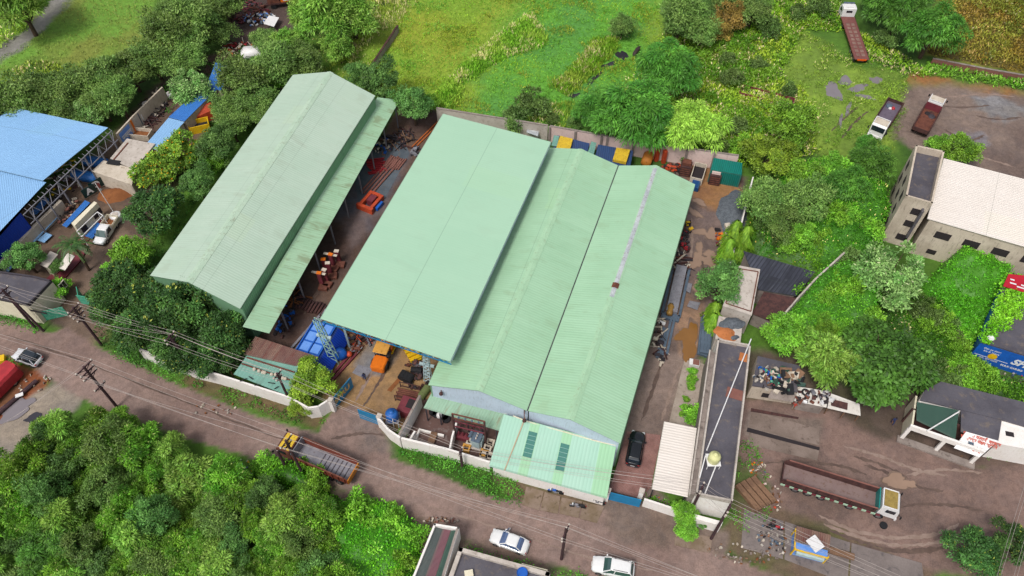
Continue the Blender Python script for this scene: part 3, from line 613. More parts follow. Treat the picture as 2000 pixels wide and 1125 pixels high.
mb = MB(); q0, q1, q2, q3 = [dn(X(s, t), 0) for s, t in ((.02, .04), (.98, .04), (.98, .905), (.02, .905))]
wall_quad(mb, q3, q2, 0, 3.35, th=.2); wall_quad(mb, q2, q1, 0, 3.35, 4.8, th=.2); wall_quad(mb, q1, q0, 0, 4.8, th=.2); wall_quad(mb, q0, q3, 0, 4.8, 3.35, th=.2); put('wall', mb, M['white_wall'], lo)
mb = MB(); pts = []
for k in range(26):
    s = k / 25; pts.append(mid(P(1002,812,5.35), P(1203,869,5.35), s) + Vector((0, 0, -.5 * math.sin(s * math.pi) - .12 * math.sin(s * 9))))
mb.path(pts, .07, 6); tag(mb.build('cable', M['cream']), 'sagging cream pipe along the front of the right gable', 'pipe')
for (x, y, z, lb) in ((1024,812,6.2,'rusty bracket lamp at the valley between the twin gables'), (862,760,5.6,'rusty bracket lamp on the left front gable')):
    l_ = thing('wall_lamp', lb, 'lamp', P(x, y, z)); MB().bar((0,.5,0), (0,-.5,.15), .09).bar((0,.5,-.5),(0,.5,.3), .12).build('bracket', M['rust'], l_); MB().lathe((0,-.6,0), [(.05,.25),(.22,.1),(.25,-.1),(.1,-.15)], 10).build('lamp_shade', M['rust_dk'], l_)
# ------------------------------------------------------------------ other buildings, walls, gates
def center(pts): return sum((Vector(p) for p in pts), Vector()) / len(pts)
def block(name, label, cat, corners, z, wall, roof, parapet=0, ptk=.18, overhang=0, zbase=0, rim=None, rooft=.2):
    """flat-roofed building: corners (photo pixels at roof height z), optional parapet standing z+parapet"""
    w = [P(x, y, z) for x, y in corners]; c = center(w); t = thing(name, label, cat, dn(c, 0))
    ar = sum(w[i].x*w[(i+1)%len(w)].y-w[(i+1)%len(w)].x*w[i].y for i in range(len(w)))
    if ar < 0: w.reverse()
    n = len(w); zr = z - parapet if parapet else z
    mb = MB()
    for i in range(n): wall_quad(mb, w[i], w[(i+1)%n], zbase, zr - rooft, th=.2)
    put('wall', mb, wall, t)
    ins = [p + (c - p).normalized() * (.02 - overhang) for p in w]
    put('roof', MB().prism([(p.x, p.y) for p in ins], zr - rooft, zr), roof, t)
    if parapet:
        mb = MB()
        for i in range(n): wall_quad(mb, w[i], w[(i+1)%n], zr - rooft + .003, z, th=ptk)
        put('parapet', mb, rim or wall, t)
    return t, w
def window_on(t, a, b, u, z, w, h, m=None, frame=None, out=.03):
    """window on the wall a->b at u metres from a, sill height z; outside is right of a->b"""
    a = dn(a, 0); b = dn(b, 0); d = (b - a).normalized(); nrm = Vector((d.y, -d.x, 0)); c = a + d * (u + w / 2) + nrm * out + Vector((0, 0, z + h / 2)); rz = math.atan2(d.y, d.x)
    f = put('window', MB().box(c, (w, .06, h), rz), m or M['dark'], t)
    if frame: 
        mb = MB(); 
        for s in (-1, 1): mb.box(c + nrm * .03 + d * s * w / 2, (.08, .1, h + .16), rz).box(c + nrm * .03 + Vector((0, 0, s * h / 2)), (w, .1, .08), rz)
        mb.box(c + nrm * .03, (.05, .08, h), rz); put('window_frame', mb, frame, t)
def free_wall(label, pts, z, mat, th=.22, cap=None, name='boundary_wall', pil=0, pmat=None, step=None):
    w = [P(x, y, z) for x, y in pts]; t = thing(name, label, 'wall', dn(center(w), 0)); mb = MB()
    for i in range(len(w) - 1): wall_quad(mb, w[i], w[i + 1], 0, z, th=th)
    put('panel', mb, mat, t)
    if cap:
        mb = MB()
        for i in range(len(w) - 1):
            a, b = dn(w[i], 0), dn(w[i + 1], 0); d = (b - a).normalized(); n = Vector((-d.y, d.x, 0)); wall_quad(mb, a - n * .04 - d * .02 * i, b - n * .04, z + .003, z + .1, th=th + .08)
        put('coping', mb, cap, t)
    if pil:
        for i in range(len(w) - 1):
            a, b = dn(w[i], 0), dn(w[i + 1], 0); d = (b - a).normalized(); L = (b - a).length; k = 0.0; n = Vector((d.y, -d.x, 0))
            while k < L: p = a + d * k; put('pilaster', MB().boxb(p + n * .08, (.35, .3, z + .05), math.atan2(d.y, d.x)), pmat or mat, t); k += pil
    return t
# front compound walls
free_wall('long white compound wall along the road between the bushes and the old teal roof', [(268,680),(290,690),(375,720),(420,731),(562,776),(600,797)], 2.5, M['white_wall'])
free_wall('short white wall curving in to the left leaf of the lettered blue gate', [(600,798),(622,795),(645,780)], 2.5, M['white_wall'])
free_wall('white wall slanting from the second gate leaf to the transformer yard corner', [(737,817),(757,840),(780,856)], 2.5, M['white_wall'])
free_wall('white wall in front of the transformer yard above the hedge', [(783,857),(870,878),(956,904)], 2.5, M['white_wall'], th=.25)
free_wall('white side wall running back from the transformer yard corner', [(781,851),(822,773)], 2.6, M['white_wall'], cap=M['conc'])
free_wall('low broken white wall dividing the transformer yard', [(880,878),(885,852),(893,826)], 1.9, M['white_wall'])
free_wall('small white partition wall inside the transformer yard corner', [(800,862),(812,842)], 1.9, M['white_wall'])
for (x, y, lb) in ((740,812,'white pillar at the hinge of the plain blue gate leaf'),(645,780,'white pillar at the hinge of the lettered blue gate leaf'),(1188,957,'white pillar left of the closed blue gate'),(1254,958,'white pillar right of the closed blue gate')):
    q = P(x, y, 2.7); t = thing('gate_pillar', lb, 'pillar', dn(q, 0), AXIS); MB().boxb((0,0,0), (.5,.5,2.6)).build('shaft', M['white_wall'], t); MB().boxb((0,0,2.603), (.6,.6,.12)).build('capping', M['conc_lt'], t)
free_wall('white compound wall right of the closed blue gate under the small tree', [(1258,976),(1313,994),(1352,1006)], 1.9, M['white_wall'])
# back and side walls
free_wall('pink panelled boundary wall behind the mint sheds with grey pilasters', [(1074,247),(1187,267),(1290,283),(1443,305)], 3.2, M['pink_wall'], cap=M['conc'], pil=4.2, pmat=M['conc'])
free_wall('grey white boundary wall behind the tall pale roof', [(852,212),(960,229),(1070,246)], 3.0, M['conc_lt'], cap=M['conc'])
free_wall('thin white boundary wall beside the overgrown plot right of the yard', [(1470,345),(1446,440),(1418,540)], 2.4, M['white_wall'], th=.18)
# gates
def gate_leaf(label, a, b, z, mat, text=None, z0=.15, size=.9, rails=True, txtmat=None):
    a, b = P(a[0], a[1], z), P(b[0], b[1], z); L = (dn(b,0) - dn(a,0)).length; rz = AZ(a, b); t = thing('gate_leaf', label, 'gate', dn(a, 0), rz)
    MB().boxb((L/2, 0, z0), (L, .05, z - z0)).build('panel', mat, t)
    mb = MB(); 
    for zz in (z0, z): mb.box((L/2, 0, zz), (L + .1, .09, .1))
    for u in (0, L): mb.box((u, 0, (z + z0) / 2), (.1, .09, z - z0 - .1))
    mb.build('frame', mat, t)
    if rails:
        for u in (.33, .66): MB().box((L*u, 0, (z+z0)/2), (.06, .075, z - z0 - .1)).build('stile', mat, t)
    if text: letters(text, t, (L/2, -.05, (z+z0)/2), size, txtmat or M['txt_gold'], (R(90), 0, 0), bold=True)
    return t
def letters(text, parent, loc, size, mat, rot, name='lettering', bold=False, ext=.01, shear=0.0, sx=1.0):
    cu = bpy.data.curves.new(name, 'FONT'); cu.body = text; cu.size = size; cu.align_x = 'CENTER'; cu.align_y = 'CENTER'; cu.extrude = ext; cu.shear = shear
    if bold: cu.offset = .012 * size / .3
    tmp = bpy.data.objects.new('tmp', cu); COL.objects.link(tmp); dg = bpy.context.evaluated_depsgraph_get()
    me = bpy.data.meshes.new_from_object(tmp.evaluated_get(dg)); bpy.data.objects.remove(tmp); me.materials.clear(); me.materials.append(mat)
    o = bpy.data.objects.new(name, me); COL.objects.link(o); o.parent = parent; o.location = loc; o.rotation_euler = rot; o.scale = (sx, 1, 1); return o
gate_leaf('blue steel gate leaf with gold SPRU lettering standing open', (646,783), (684,738), 2.3, M['gate_blue'], 'SPRU', size=1.25)
gate_leaf('plain blue steel gate leaf beside the blue water tank', (699,800), (735,813), 2.2, M['gate_blue'])
gate_leaf('closed blue gate at the entrance to the red paved drive', (1191,962), (1252,977), 2.0, M['gate_blue'])
gate_leaf('chipped green gate leaf against the cream house', (73,611), (121,600), 1.9, M['gate_green'])
gate_leaf('green gate leaf half hidden by the dark mango trees', (149,577), (179,582), 1.9, M['gate_green'])
gate_leaf('narrow green gate panel folded back in the left driveway', (149,561), (152,576), 1.9, M['gate_green'], rails=False)
# office block by the closed gate
of, w = block('office_building', 'long flat dark roofed office building with white parapets by the closed blue gate', 'building', [(1402,661),(1467,673),(1431,979),(1359,964)], 5.0, M['white_wall'], M['conc_dk'], .5, .2, rim=M['conc_lt'])
mb = MB(); q = [P(*p, 4.4) for p in ((1386,684),(1399,690),(1357,966),(1346,964))]; mb.prism([(p.x, p.y) for p in q], 0, 4.4); put('ledge', mb, M['conc'], of)
mb = MB(); wall_quad(mb, P(1386,682,4.9), P(1346,964,4.9), 4.403, 4.8, th=.15); put('ledge_parapet', mb, M['conc_lt'], of)
mb = MB(); q = [P(*p, 2.0) for p in ((1357,1004),(1412,1019),(1409,1027),(1354,1012))]; mb.prism([(p.x, p.y) for p in q], 0, 2.0); put('front_step_wall', mb, M['white_wall'], of)
mb = MB(); a_, b_ = P(1360,967,4.4), P(1430,982,4.4); d_ = (b_ - a_).normalized(); o_ = Vector((d_.y, -d_.x, 0)) * .02
for k in range(7): mb.bar(a_ + o_ - Vector((0,0,.3 + .55*k)), b_ + o_ - Vector((0,0,.3 + .55*k)), .03, .05)
put('siding_joint', mb, M['conc_lt'], of)
for a, b, lb in (((1467,662,5.3),(1380,880,4.7),'long white pipe lying slantwise across the office roof'),((1407,888,5.6),(1376,966,4.7),'white pipe running from the lemon tank to the roof front'),((1378,890,5.6),(1362,950,4.7),'white pipe left of the lemon tank on the office roof')):
    tag(MB().tube(P(*a), P(*b), .07).build('pipe', M['white'],), lb, 'pipe')
tk = thing('water_tank', 'round lemon plastic water tank on the office roof', 'water tank', P(1390,905,4.5)); 
MB().lathe((0,0,.9), [(.62,0),(.68,.1),(.64,.3),(.68,.5),(.64,.75),(.66,.95),(.5,1.2),(.22,1.35),(.22,1.45),(.05,1.48)], 20).build('tank', M['tank_lemon'], tk, smooth=True)
MB().boxb((0,0,.8), (1.5,1.5,.1)).build('platform', M['white'], tk)
for sx, sy in ((-1,-1),(1,-1),(-1,1),(1,1)): MB().tube((.68*sx,.68*sy,0),(.68*sx,.68*sy,.8),.05).build('leg', M['white'], tk)
mb = MB(); a = P(1385,760,4.5); tag(MB().boxb(P(1437,770,4.5), (1.4,2.2,.06), R(70)).build('panel_sheet', M['brick_red']), 'faded red sheet lying on the office roof', 'sheet')
tag(MB().boxb(P(1452,698,4.5), (1.2,1.0,.06), R(70)).build('panel_sheet', M['sand']), 'tan board lying near the far end of the office roof', 'board')
# canopy
aw = thing('car_canopy', 'cream sheet canopy roof beside the red paved drive', 'canopy', dn(P(1318,895),0)); a,b,c,d = [P(*p, 3.4) for p in ((1273,955),(1297,823),(1361,836),(1343,971))]
put('roof', MB().slab(a,b,c,d,.08), M['white_roof'], aw)
for p in (a,b,c,d, mid(a,b), mid(c,d)): p = p + (center([a,b,c,d]) - p).normalized() * .5; put('post', MB().bar(dn(p,0), dn(p,3.3), .12), M['steel_dk'], aw)
# RCC roof pavilion and terrace
rc, w = block('pump_house', 'small house with a white slab roof and rusty border under the round tree', 'outbuilding', [(1444,520),(1484,527),(1468,614),(1413,596)], 4.4, M['conc_lt'], M['conc_lt'], overhang=.15)
mb = MB(); ww = [p + (center(w) - p).normalized() * .45 for p in w]
for i in range(4): mb.bar(dn(ww[i], 4.43), dn(ww[(i+1)%4], 4.43), .14, .06)
put('roof_border', mb, M['rust'], rc)
te, w = block('terrace_room', 'low terrace roof carrying gravel and sand heaps', 'outbuilding', [(1404,616),(1451,630),(1446,672),(1397,662)], 3.2, M['conc_lt'], M['conc_lt'])
def heap(name, label, px, py, z, rx, ry, h, mat, rot=0, seed=1, cat='heap'):
    c = P(px, py, z); rn = random.Random(seed); vs = []; n, m = 28, 8
    ph = [rn.uniform(0, 6) for _ in range(4)]
    for j in range(m + 1):
        f = j / m
        for k in range(n):
            t = 2*math.pi*k/n; g = 1 + .15*math.sin(2*t+ph[0]) + .1*math.sin(3*t+ph[1]) + .06*math.sin(7*t+ph[2])
            vs.append((rx*g*f*math.cos(t), ry*g*f*math.sin(t), h*((1-f*f)**1.2) + rn.uniform(-.04,.04)*h*(1-f)))
    fs = [(j*n+k, j*n+(k+1)%n, (j+1)*n+(k+1)%n, (j+1)*n+k) for j in range(m) for k in range(n)]
    o = MB().add(vs, [f[::-1] for f in fs]).build(name, mat, smooth=True, loc=c, rz=rot); return tag(o, label, cat)
heap('gravel_heap', 'blue grey gravel heap on the low terrace roof', 1428,633,3.2,1.6,1.1,.55,M['gravel'],.2,3)
heap('gravel_heap', 'little gravel heap near the office end of the terrace', 1432,660,3.2,.7,.45,.3,M['gravel'],.2,4)
heap('sand_heap', 'orange sand heap on the low terrace roof', 1417,651,3.2,1.5,1.1,.4,M['sand'],-.2,5)
heap('gravel_heap', 'large blue grey gravel heap in the right yard by the thin wall', 1432,415,0,2.6,4.2,1.1,M['gravel'],-.25,6)
heap('soil_heap', 'brown soil heap beside the cream stone shed', 228,380,0,2.6,1.9,.9,M['soil'],.3,7)
# black sheds
def lean(name, label, cat, q, zs, roof, wall, t=.07):
    w = [P(q[i][0], q[i][1], zs[i]) for i in range(4)]; th_ = thing(name, label, cat, dn(center(w), 0)); put('roof', MB().slab(*w, t), roof, th_)
    if wall:
        c = center(w); u = [p + (c - p).normalized() * .3 for p in w]; 
        ar = sum(u[i].x*u[(i+1)%4].y-u[(i+1)%4].x*u[i].y for i in range(4)); idx = [0,1,2,3] if ar > 0 else [3,2,1,0]; mb = MB()
        for k in range(4): i, j = idx[k], idx[(k+1)%4]; wall_quad(mb, u[i], u[j], 0, u[i].z - t - .05, u[j].z - t - .05, th=.15)
        put('wall', mb, wall, th_)
    return th_
lean('black_shed', 'black corrugated shed with vines creeping over its right corner', 'shed', ((1452,490),(1592,531),(1555,578),(1482,566)), (3.6,3.6,3.2,3.2), M['black_roof'], M['conc'])
lean('black_shed', 'smaller rusty black lean-to below the black corrugated shed', 'shed', ((1492,570),(1556,582),(1515,632),(1468,612)), (2.9,3.1,2.8,2.6), M['rust_dk'], M['conc'])
free_wall('long slanting concrete wall edge beside the black sheds', [(1648,492),(1590,545),(1554,584),(1512,634)], 3.0, M['conc_lt'])
# junk roof building and tarps
jb, w = block('junk_store', 'low concrete store with scrap heaped on its damp roof', 'building', [(1480,695),(1563,714),(1558,766),(1469,753)], 2.9, M['plaster'], M['conc_dk'])
put('porch_slab', MB().slab(P(1500,777,1.9), P(1549,786,1.9), P(1557,765,2.7), P(1509,757,2.7), .15), M['conc'], jb)
window_on(jb, dn(P(1469,753,2.9),0), dn(P(1558,766,2.9),0), 1.6, .7, 1.2, .9)
tp = lean('tarp_stall', 'white tarpaulin stall roof strewn with old tyres and parts', 'stall', ((1551,783),(1561,755),(1620,765),(1614,796)), (2.1,2.5,2.4,2.0), M['tarp_white'], M['conc'])
tp2 = lean('tarp_stall', 'torn white tarpaulin roof by the large broadleaf tree', 'stall', ((1616,797),(1622,768),(1679,789),(1681,812)), (1.9,2.2,2.0,1.7), M['tarp_white'], None)
put('opening', MB().slab(P(1623,792,2.08), P(1624,779,2.28), P(1656,787,2.2), P(1655,801,1.98), .02), M['rust_dk'], tp2)
for x, y in ((1618,795),(1679,809),(1650,804),(1672,790)): p = P(x, y, 1.7); put('post', MB().bar(dn(p,0), dn(p,1.65), .1), M['wood'], tp2)
# unfinished tower and white roofed hall
ub, w = block('unfinished_tower', 'bare plaster stair block with an open parapet roof beside the cream roofed hall', 'building', [(1789,283),(1845,295),(1822,397),(1769,382)], 9.2, M['plaster'], M['conc_dk'], 1.1, .25)
fa, fb = w[0], w[1]
nl, nr, fl = P(1769,382,9.2), P(1822,397,9.2), P(1789,283,9.2)
for z in (1.2, 4.0, 6.4):
    window_on(ub, nl, nr, 1.6, z, 1.5, 1.1)
for z in (1.0, 3.8, 6.3):
    for u in (1.5, 5.0, 8.2): window_on(ub, fl, nl, u, z, 1.1, 1.3)
MB().add([], []); put('shade_fin', MB().boxb(dn(mid(nl, nr, .72), 2.5) + Vector((.1,-.45,0)), (.3,.7,5.4), AZ(nl, nr)), M['conc_dk'], ub)
hl, w = block('long_hall', 'two storey bare plaster hall under a wide cream sheet roof', 'building', [(1847,316),(2090,378),(2085,505),(1815,430)], 6.9, M['plaster'], M['plaster'])
a, b, c, d = P(1811,427,7.15), P(1843,309,7.5), P(2095,374,7.5), P(2085,506,7.15); put('sheet_roof', MB().slab(a,b,c,d,.08), M['white_roof'], hl)
h0, h1 = P(1815,430,6.9), P(2085,505,6.9)
for k in range(6): window_on(hl, h0, h1, 1.6 + 3.7*k, 4.2, 2.0, 1.2); 
for k in range(6): window_on(hl, h0, h1, 1.9 + 3.7*k, 1.0, 1.2, .8)
free_wall('stub of orange and grey plaster wall at the corner of the hall', [(1968,482),(1959,530)], 3.0, M['plaster'], th=.25)
mb = MB(); q = P(1966,500,3); tag(MB().boxb(dn(P(1940,522),0), (3.2,2.2,.5), R(-14)).build('ruined_plinth', M['conc']), 'crumbling concrete plinth between the vines and the hall', 'plinth')
# shop by the lot
sb, w = block('shop_row', 'low shop row with damp black flat roof across the tipper lot', 'shop', [(1806,762),(1838,745),(2060,800),(2060,850),(1957,820),(1797,781)], 3.9, M['white_wall'], M['conc_dk'])
put('front_roof', MB().slab(P(1877,843,3.6), P(1950,861,3.6), P(1957,819,3.8), P(1877,801,3.8), .15), M['conc_dk'], sb)
put('green_roof', MB().slab(P(1790,821,3.3), P(1866,858,3.0), P(1873,801,3.7), P(1791,785,3.7), .06), M['dkgreen_roof'], sb)
put('roof_pole', MB().tube(P(1810,842,3.4), P(1873,804,4.1), .08), M['white'], sb)
f0, f1 = dn(P(1757,855), 0), dn(P(1897,905), 0); fd = (f1 - f0).normalized(); L_ = (f1 - f0).length; fnv = Vector((-fd.y, fd.x, 0))
put('porch_beam', MB().bar(f0 + Vector((0,0,2.9)), f1 + Vector((0,0,2.9)), .3, .8), M['white_wall'], sb)
for k in (.02, .5, .98): put('porch_pillar', MB().boxb(f0 + fd * L_ * k, (.4,.3,2.5), math.atan2(fd.y, fd.x)), M['white_wall'], sb)
put('porch_step', MB().boxb(mid(f0, f1) - fnv * .3, (L_ + .6, .9, .25), math.atan2(fd.y, fd.x)), M['conc'], sb)
put('porch_wall', MB().boxb(mid(f0, f1) + fnv * 2.4, (L_ + .2, .2, 3.2), math.atan2(fd.y, fd.x)), M['rust_dk'], sb)
put('side_wall', MB().boxb(f0 + fnv * 2.2 + fd * .2, (.2, 4.4, 3.2), math.atan2(fd.y, fd.x)), M['cream'], sb)
put('white_end_wall', MB().prism([tuple(P(*p, 3.5)[:2]) for p in ((1956,822),(2050,846),(2050,885),(1947,866))], 0, 3.5), M['white_wall'], sb)
put('window', MB().boxb(P(1972,848,3.5), (.9,.6,.05), R(-14)), M['dark'], sb)
sgn = thing('sign_board', 'white sign board with red lettering and a leaf spring picture on the shop front', 'sign', dn(P(1907,870),0))
s0, s1, s2, s3 = P(1863,875,2.6), P(1913,893,2.6), P(1950,861,3.7), P(1887,843,3.7)
put('board', MB().slab(s0, s1, s2, s3, .08), M['white'], sgn)
sx = (s1 - s0).normalized(); sy_ = ((s3 + s2) / 2 - (s0 + s1) / 2); sy_ = (sy_ - sx * sy_.dot(sx)).normalized(); sn = sx.cross(sy_)
def on_board(parent, text, u, v, size, mat, **kw):
    Mx = Matrix((sx, sy_, sn)).transposed(); p = s0 + (s1 - s0) * u + ((s3 - s0) * (1 - u) + (s2 - s1) * u) * v + sn * .02
    return letters(text, parent, p - parent.location, size, mat, Mx.to_euler(), **kw)
on_board(sgn, 'गुणवंत कमानी वर्क्स', .56, .86, .52, M['txt_red'], bold=True); on_board(sgn, 'एडव्हान्स लेझर स्टेशन', .55, .68, .46, M['txt_red'], bold=True)
pic = MB(); 
for k in range(4):
    pts = [s0 + (s1 - s0) * (.22 + .02*k + (.36 - .04*k) * j / 8) + (s3 - s0) * (.34 - .04*k + .09 * abs(j - 4) / 4) + (s2-s3)*.12*j/8 + sn * .03 for j in range(9)]
    pic.path(pts, .05, 4)
put('leaf_spring_picture', pic, M['txt_grey'], sgn); on_board(sgn, '■ ▪ ■', .74, .2, .3, M['txt_red'])
put('picture_box', MB().box(s0 + (s1 - s0) * .42 + (s3 - s0) * .52 + sn * .03, (.6,.35,.03), math.atan2(sx.y, sx.x)), M['slate'], sgn)
# blue container room with roof overgrown, red banner
cb, w = block('container_room', 'long blue container room with white lettering, its roof half under creepers', 'container', [(1967,541),(2080,566),(2060,712),(1917,668)], 3.9, M['blue_paint'], M['conc_dk'])
c0, c1 = P(1917,668,3.9), P(2060,712,3.9); cdv = (dn(c1,0) - dn(c0,0)).normalized(); crz = math.atan2(cdv.y, cdv.x); cn = Vector((cdv.y, -cdv.x, 0))
def on_wall(text, u, z, size, mat, **kw): 
    p = dn(c0, z * 1.22) + cdv * u + cn * .04; return letters(text, cb, rel(cb.location, 0, p), size, mat, (R(90), 0, crz), **kw)
on_wall('Get to your', 1.7, 2.5, .42, M['txt_white']); on_wall('bit & more', 1.8, 2.1, .42, M['txt_white']); on_wall('SFL', 5.4, 1.75, 1.5, M['txt_white'], bold=True, shear=.3)
on_wall('MPL SERVICES', 2.0, .95, .36, M['txt_white']); on_wall('BULK CARGO', 4.9, .75, .42, M['txt_white'], bold=True); on_wall('●', 2.2, 1.5, 1.4, M['yellow'])
put('stripe', MB().boxb(dn(c0, 1.46) + cdv * 2.2 + cn * .02, (4.0,.03,.05), crz), M['txt_white'], cb)
bn = thing('banner_sheet', 'red banner sheet with white print draped on the overgrown roof', 'banner', P(1990,548,4.5)); q = [P(*p) for p in ((1959,559,4.45),(2040,582,4.45),(2045,542,5.1),(1970,535,5.0))]
put('sheet', MB().slab(*q, .04), M['red_banner'], bn)
for u, v, l in ((.2,.35,.8),(.45,.2,1.4),(.5,.35,1.0),(.15,.6,.5),(.6,.15,.9)): p = mid(mid(q[0], q[1], u), mid(q[3], q[2], u), v) + Vector((0,0,.03)); put('print_bar', MB().box(p, (l,.22,.03), AZ(q[0], q[1])), M['txt_white'], bn)
tag(MB().lathe(P(1934,661,3.95), [(.0,0),(.35,.05),(.45,.15),(.4,.2),(.0,.12)], 14).build('dish', M['white']), 'small white dish on the blue container roof edge', 'dish')
# bottom buildings
bb = thing('narrow_shed', 'narrow maroon roofed shed between white walls at the bottom edge', 'shed', dn(P(850,1080),0))
wl = [P(848,1022,3.4), P(897,1030,3.4), P(852,1180,3.4), P(790,1165,3.4)]
mb = MB()
for i, j in ((0,1),(1,2),(2,3),(3,0)): wall_quad(mb, wl[j], wl[i], 0, 3.4, th=.22)
put('wall', mb, M['white_wall'], bb)
g = lambda s, t, z: dn(mid(mid(wl[0], wl[1], s), mid(wl[3], wl[2], s), t), z)
for s0_, s1_, z0, z1, m_ in ((.05,.36,3.05,2.75,'grey_roof'),(.36,.68,2.8,2.8,'maroon_roof'),(.68,.92,2.75,3.05,'dkgreen_roof')): put('roof_strip', MB().slab(g(s0_,.99,z0), g(s0_,.03,z0), g(s1_,.03,z1), g(s1_,.99,z1), .05), M[m_], bb)
put('coping', MB().slab(g(.9,.99,3.42), g(.9,.02,3.42), g(.99,.02,3.44), g(.99,.99,3.42), .06), M['conc'], bb)
b2, w = block('stained_terrace', 'black stained roof terrace with a weathered parapet at the bottom edge', 'building', [(897,1068),(1075,1118),(1040,1220),(860,1170)], 3.0, M['white_wall'], M['conc_dk'], .5, .45, rim=M['conc_lt'])
for (x, y, l) in ((1040,1112,2.6),(1044,1108,2.8)): tag(MB().boxb(P(x, y, 2.5), (l,.12,.1), R(-14)).build('batten', M['cream']), 'pale timber batten lying on the stained terrace', 'batten', 'battens on the stained terrace')
tag(MB().lathe(P(1020,1122,2.5), [(.55,0),(.6,.6),(.55,.7),(.5,.62)], 18).build('tub', M['blue_paint']), 'blue tub on the stained terrace at the bottom edge', 'tub')
tag(MB().boxb(P(916,1122,2.5), (.9,.7,.4), R(10)).build('crate', M['cream']), 'pale crate on the stained terrace', 'crate')
# teal patched roof by the front wall
tr_ = thing('patched_shed', 'shed with rusty sheet roof above and teal patched sheets below', 'shed', dn(P(545,720),0))
put('rust_roof', MB().slab(P(474,692,3.0), P(577,715,3.0), P(622,697,3.4), P(499,657,3.4), .06), M['rust_roof'], tr_)
put('teal_roof', MB().slab(P(456,731,2.5), P(565,774,2.5), P(583,713,2.95), P(485,690,2.95), .06), M['teal_roof'], tr_)
for a, b in (((482,698,2.95),(575,727,2.95)),((472,710,2.85),(566,742,2.85))): put('clamp_bar', MB().bar(P(*a), P(*b), .16, .12), M['rust'], tr_)
rn = random.Random(5)
for k in range(9): x = 496 + k*8 + rn.uniform(-3,3); put('stone', MB().lathe(P(x, 720 + k*2.6 + rn.uniform(-2,2), 2.9), [(.1,-.1),(.25,0),(.18,.16),(.05,.2)], 7), M['stone'], tr_)
for (x, y, l, a) in ((475,742,.9,.5),(490,738,.7,-.6),(502,752,.6,.2),(530,748,.9,-.2),(540,757,.6,.7)): put('scrap_strip', MB().box(P(x, y, 2.75), (l,.1,.06), a), M['black'], tr_)
mb = MB(); ring = [P(474,694,0),P(456,735,0),P(565,778,0),P(610,710,0)]
for p in ring: put('post', MB().bar(dn(p,0), dn(p,2.4), .12), M['wood'], tr_)
# ------------------------------------------------------------------ the blue roofed yard on the left
bs = thing('blue_shed', 'large open shed under a pale blue sheet roof at the left edge', 'shed', dn(P(60,340),0))
U = lambda x, y: P(x, y, 5.6); Lw = lambda x, y: P(x, y, 5.3)
put('upper_roof', MB().slab(U(-160,295), U(83,353), U(211,249), U(21,209), .08), M['blue_roof'], bs)
put('side_roof', MB().slab(U(-120,330), U(-160,300), U(21,208.5), U(19,211), .06), M['blue_dark'], bs)
put('lower_roof', MB().slab(Lw(-140,620), Lw(-8,460), Lw(90,356), Lw(-150,298), .08), M['blue_roof'], bs)
mb = MB(); a, b = P(41,417,5.0), P(-60,510,5.0); wall_quad(mb, b, a, .8, 5.1, th=.1); put('side_cladding', mb, M['blue_dark'], bs)
# lattice eaves girder
a, b = P(213,252,5.3), P(40,416,5.2); o_ = Vector((.55,-.4,0)); a, b = a + o_, b + o_; mb = MB()
mb.bar(a, b, .12, .12); mb.bar(a - Vector((0,0,1.5)) + o_ * .8, b - Vector((0,0,1.5)) + o_ * .8, .12, .12)
for k in range(22):
    t0, t1 = k / 22, (k + 1) / 22; lo_ = o_ * .8 - Vector((0,0,1.5)); mb.bar(mid(a,b,t0) + (lo_ if k % 2 else Vector()), mid(a,b,t1) + (Vector() if k % 2 else lo_), .07)
    mb.bar(mid(a,b,t0) - o_ * 1.2, mid(a,b,t0), .06)
put('lattice_girder', mb, M['steel'], bs)
for k in range(7): p = mid(a, b, (k + .2) / 6.6); put('column', MB().bar(dn(p,0), dn(p,5.1), .2), M['steel'], bs)
for x, y, lb in ((98,303,'blue tarpaulin bundle far under the blue roof edge'),(76,330,'blue tarpaulin bundle nearer under the blue roof edge')):
    q = P(x + 85, y + 6, 1.2); tag(MB().loft([[(u - 2.4 if False else u, w_ * s_, z_ * s_ + .0) for w_, z_ in ((-.9,0),(-.8,.8),(0,1.2),(.8,.8),(.9,0))] for u, s_ in ((-2.4,.5),(-1.8,.95),(0,1),(1.8,.95),(2.4,.45))]).build('tarp_bundle', M['tarp_blue'], smooth=True, loc=dn(q, 0), rz=R(-12)), lb, 'tarpaulin')
# inner brick wall and lying sheets
iw = free_wall('tan brick yard wall running beside the blue cladding', [(0,516),(64,447),(121,392)], 2.0, M['stone'], th=.5)
def lying(name, label, cat, q, z, mat, t=.08):
    w = [P(x, y, z) for x, y in q]; o = MB().slab(*w, t); c = center(w); o.v = [tuple(Vector(v) - c) for v in o.v]; ob = o.build(name, mat, loc=c); return tag(ob, label, cat)
lying('roof_sheet', 'long pale blue sheet lying beside the tan yard wall', 'sheet', ((55,468),(67,473),(113,424),(103,419)), .5, M['blue_roof'])
lying('roof_sheet', 'short pale blue sheet lying beside the long one', 'sheet', ((72,469),(86,474),(102,459),(90,454)), .4, M['blue_roof'])
lying('roof_sheet', 'long bright blue sheet stack behind the cream office room', 'sheet', ((121,440),(130,444),(176,396),(166,391)), .7, M['blue_mid'])
lying('roof_sheet', 'blue sheet lying at the far left beneath the tree', 'sheet', ((2,526),(16,531),(32,513),(24,507)), .5, M['blue_roof'])
lying('roof_sheet', 'deep blue sheets stacked under the lattice girder', 'sheet', ((58,417),(71,419),(96,390),(88,384)), .6, M['blue_mid'])
lying('roof_sheet', 'bright blue sheet leaning under the pickup side', 'sheet', ((166,461),(180,466),(200,440),(190,434)), .3, M['blue_mid'])
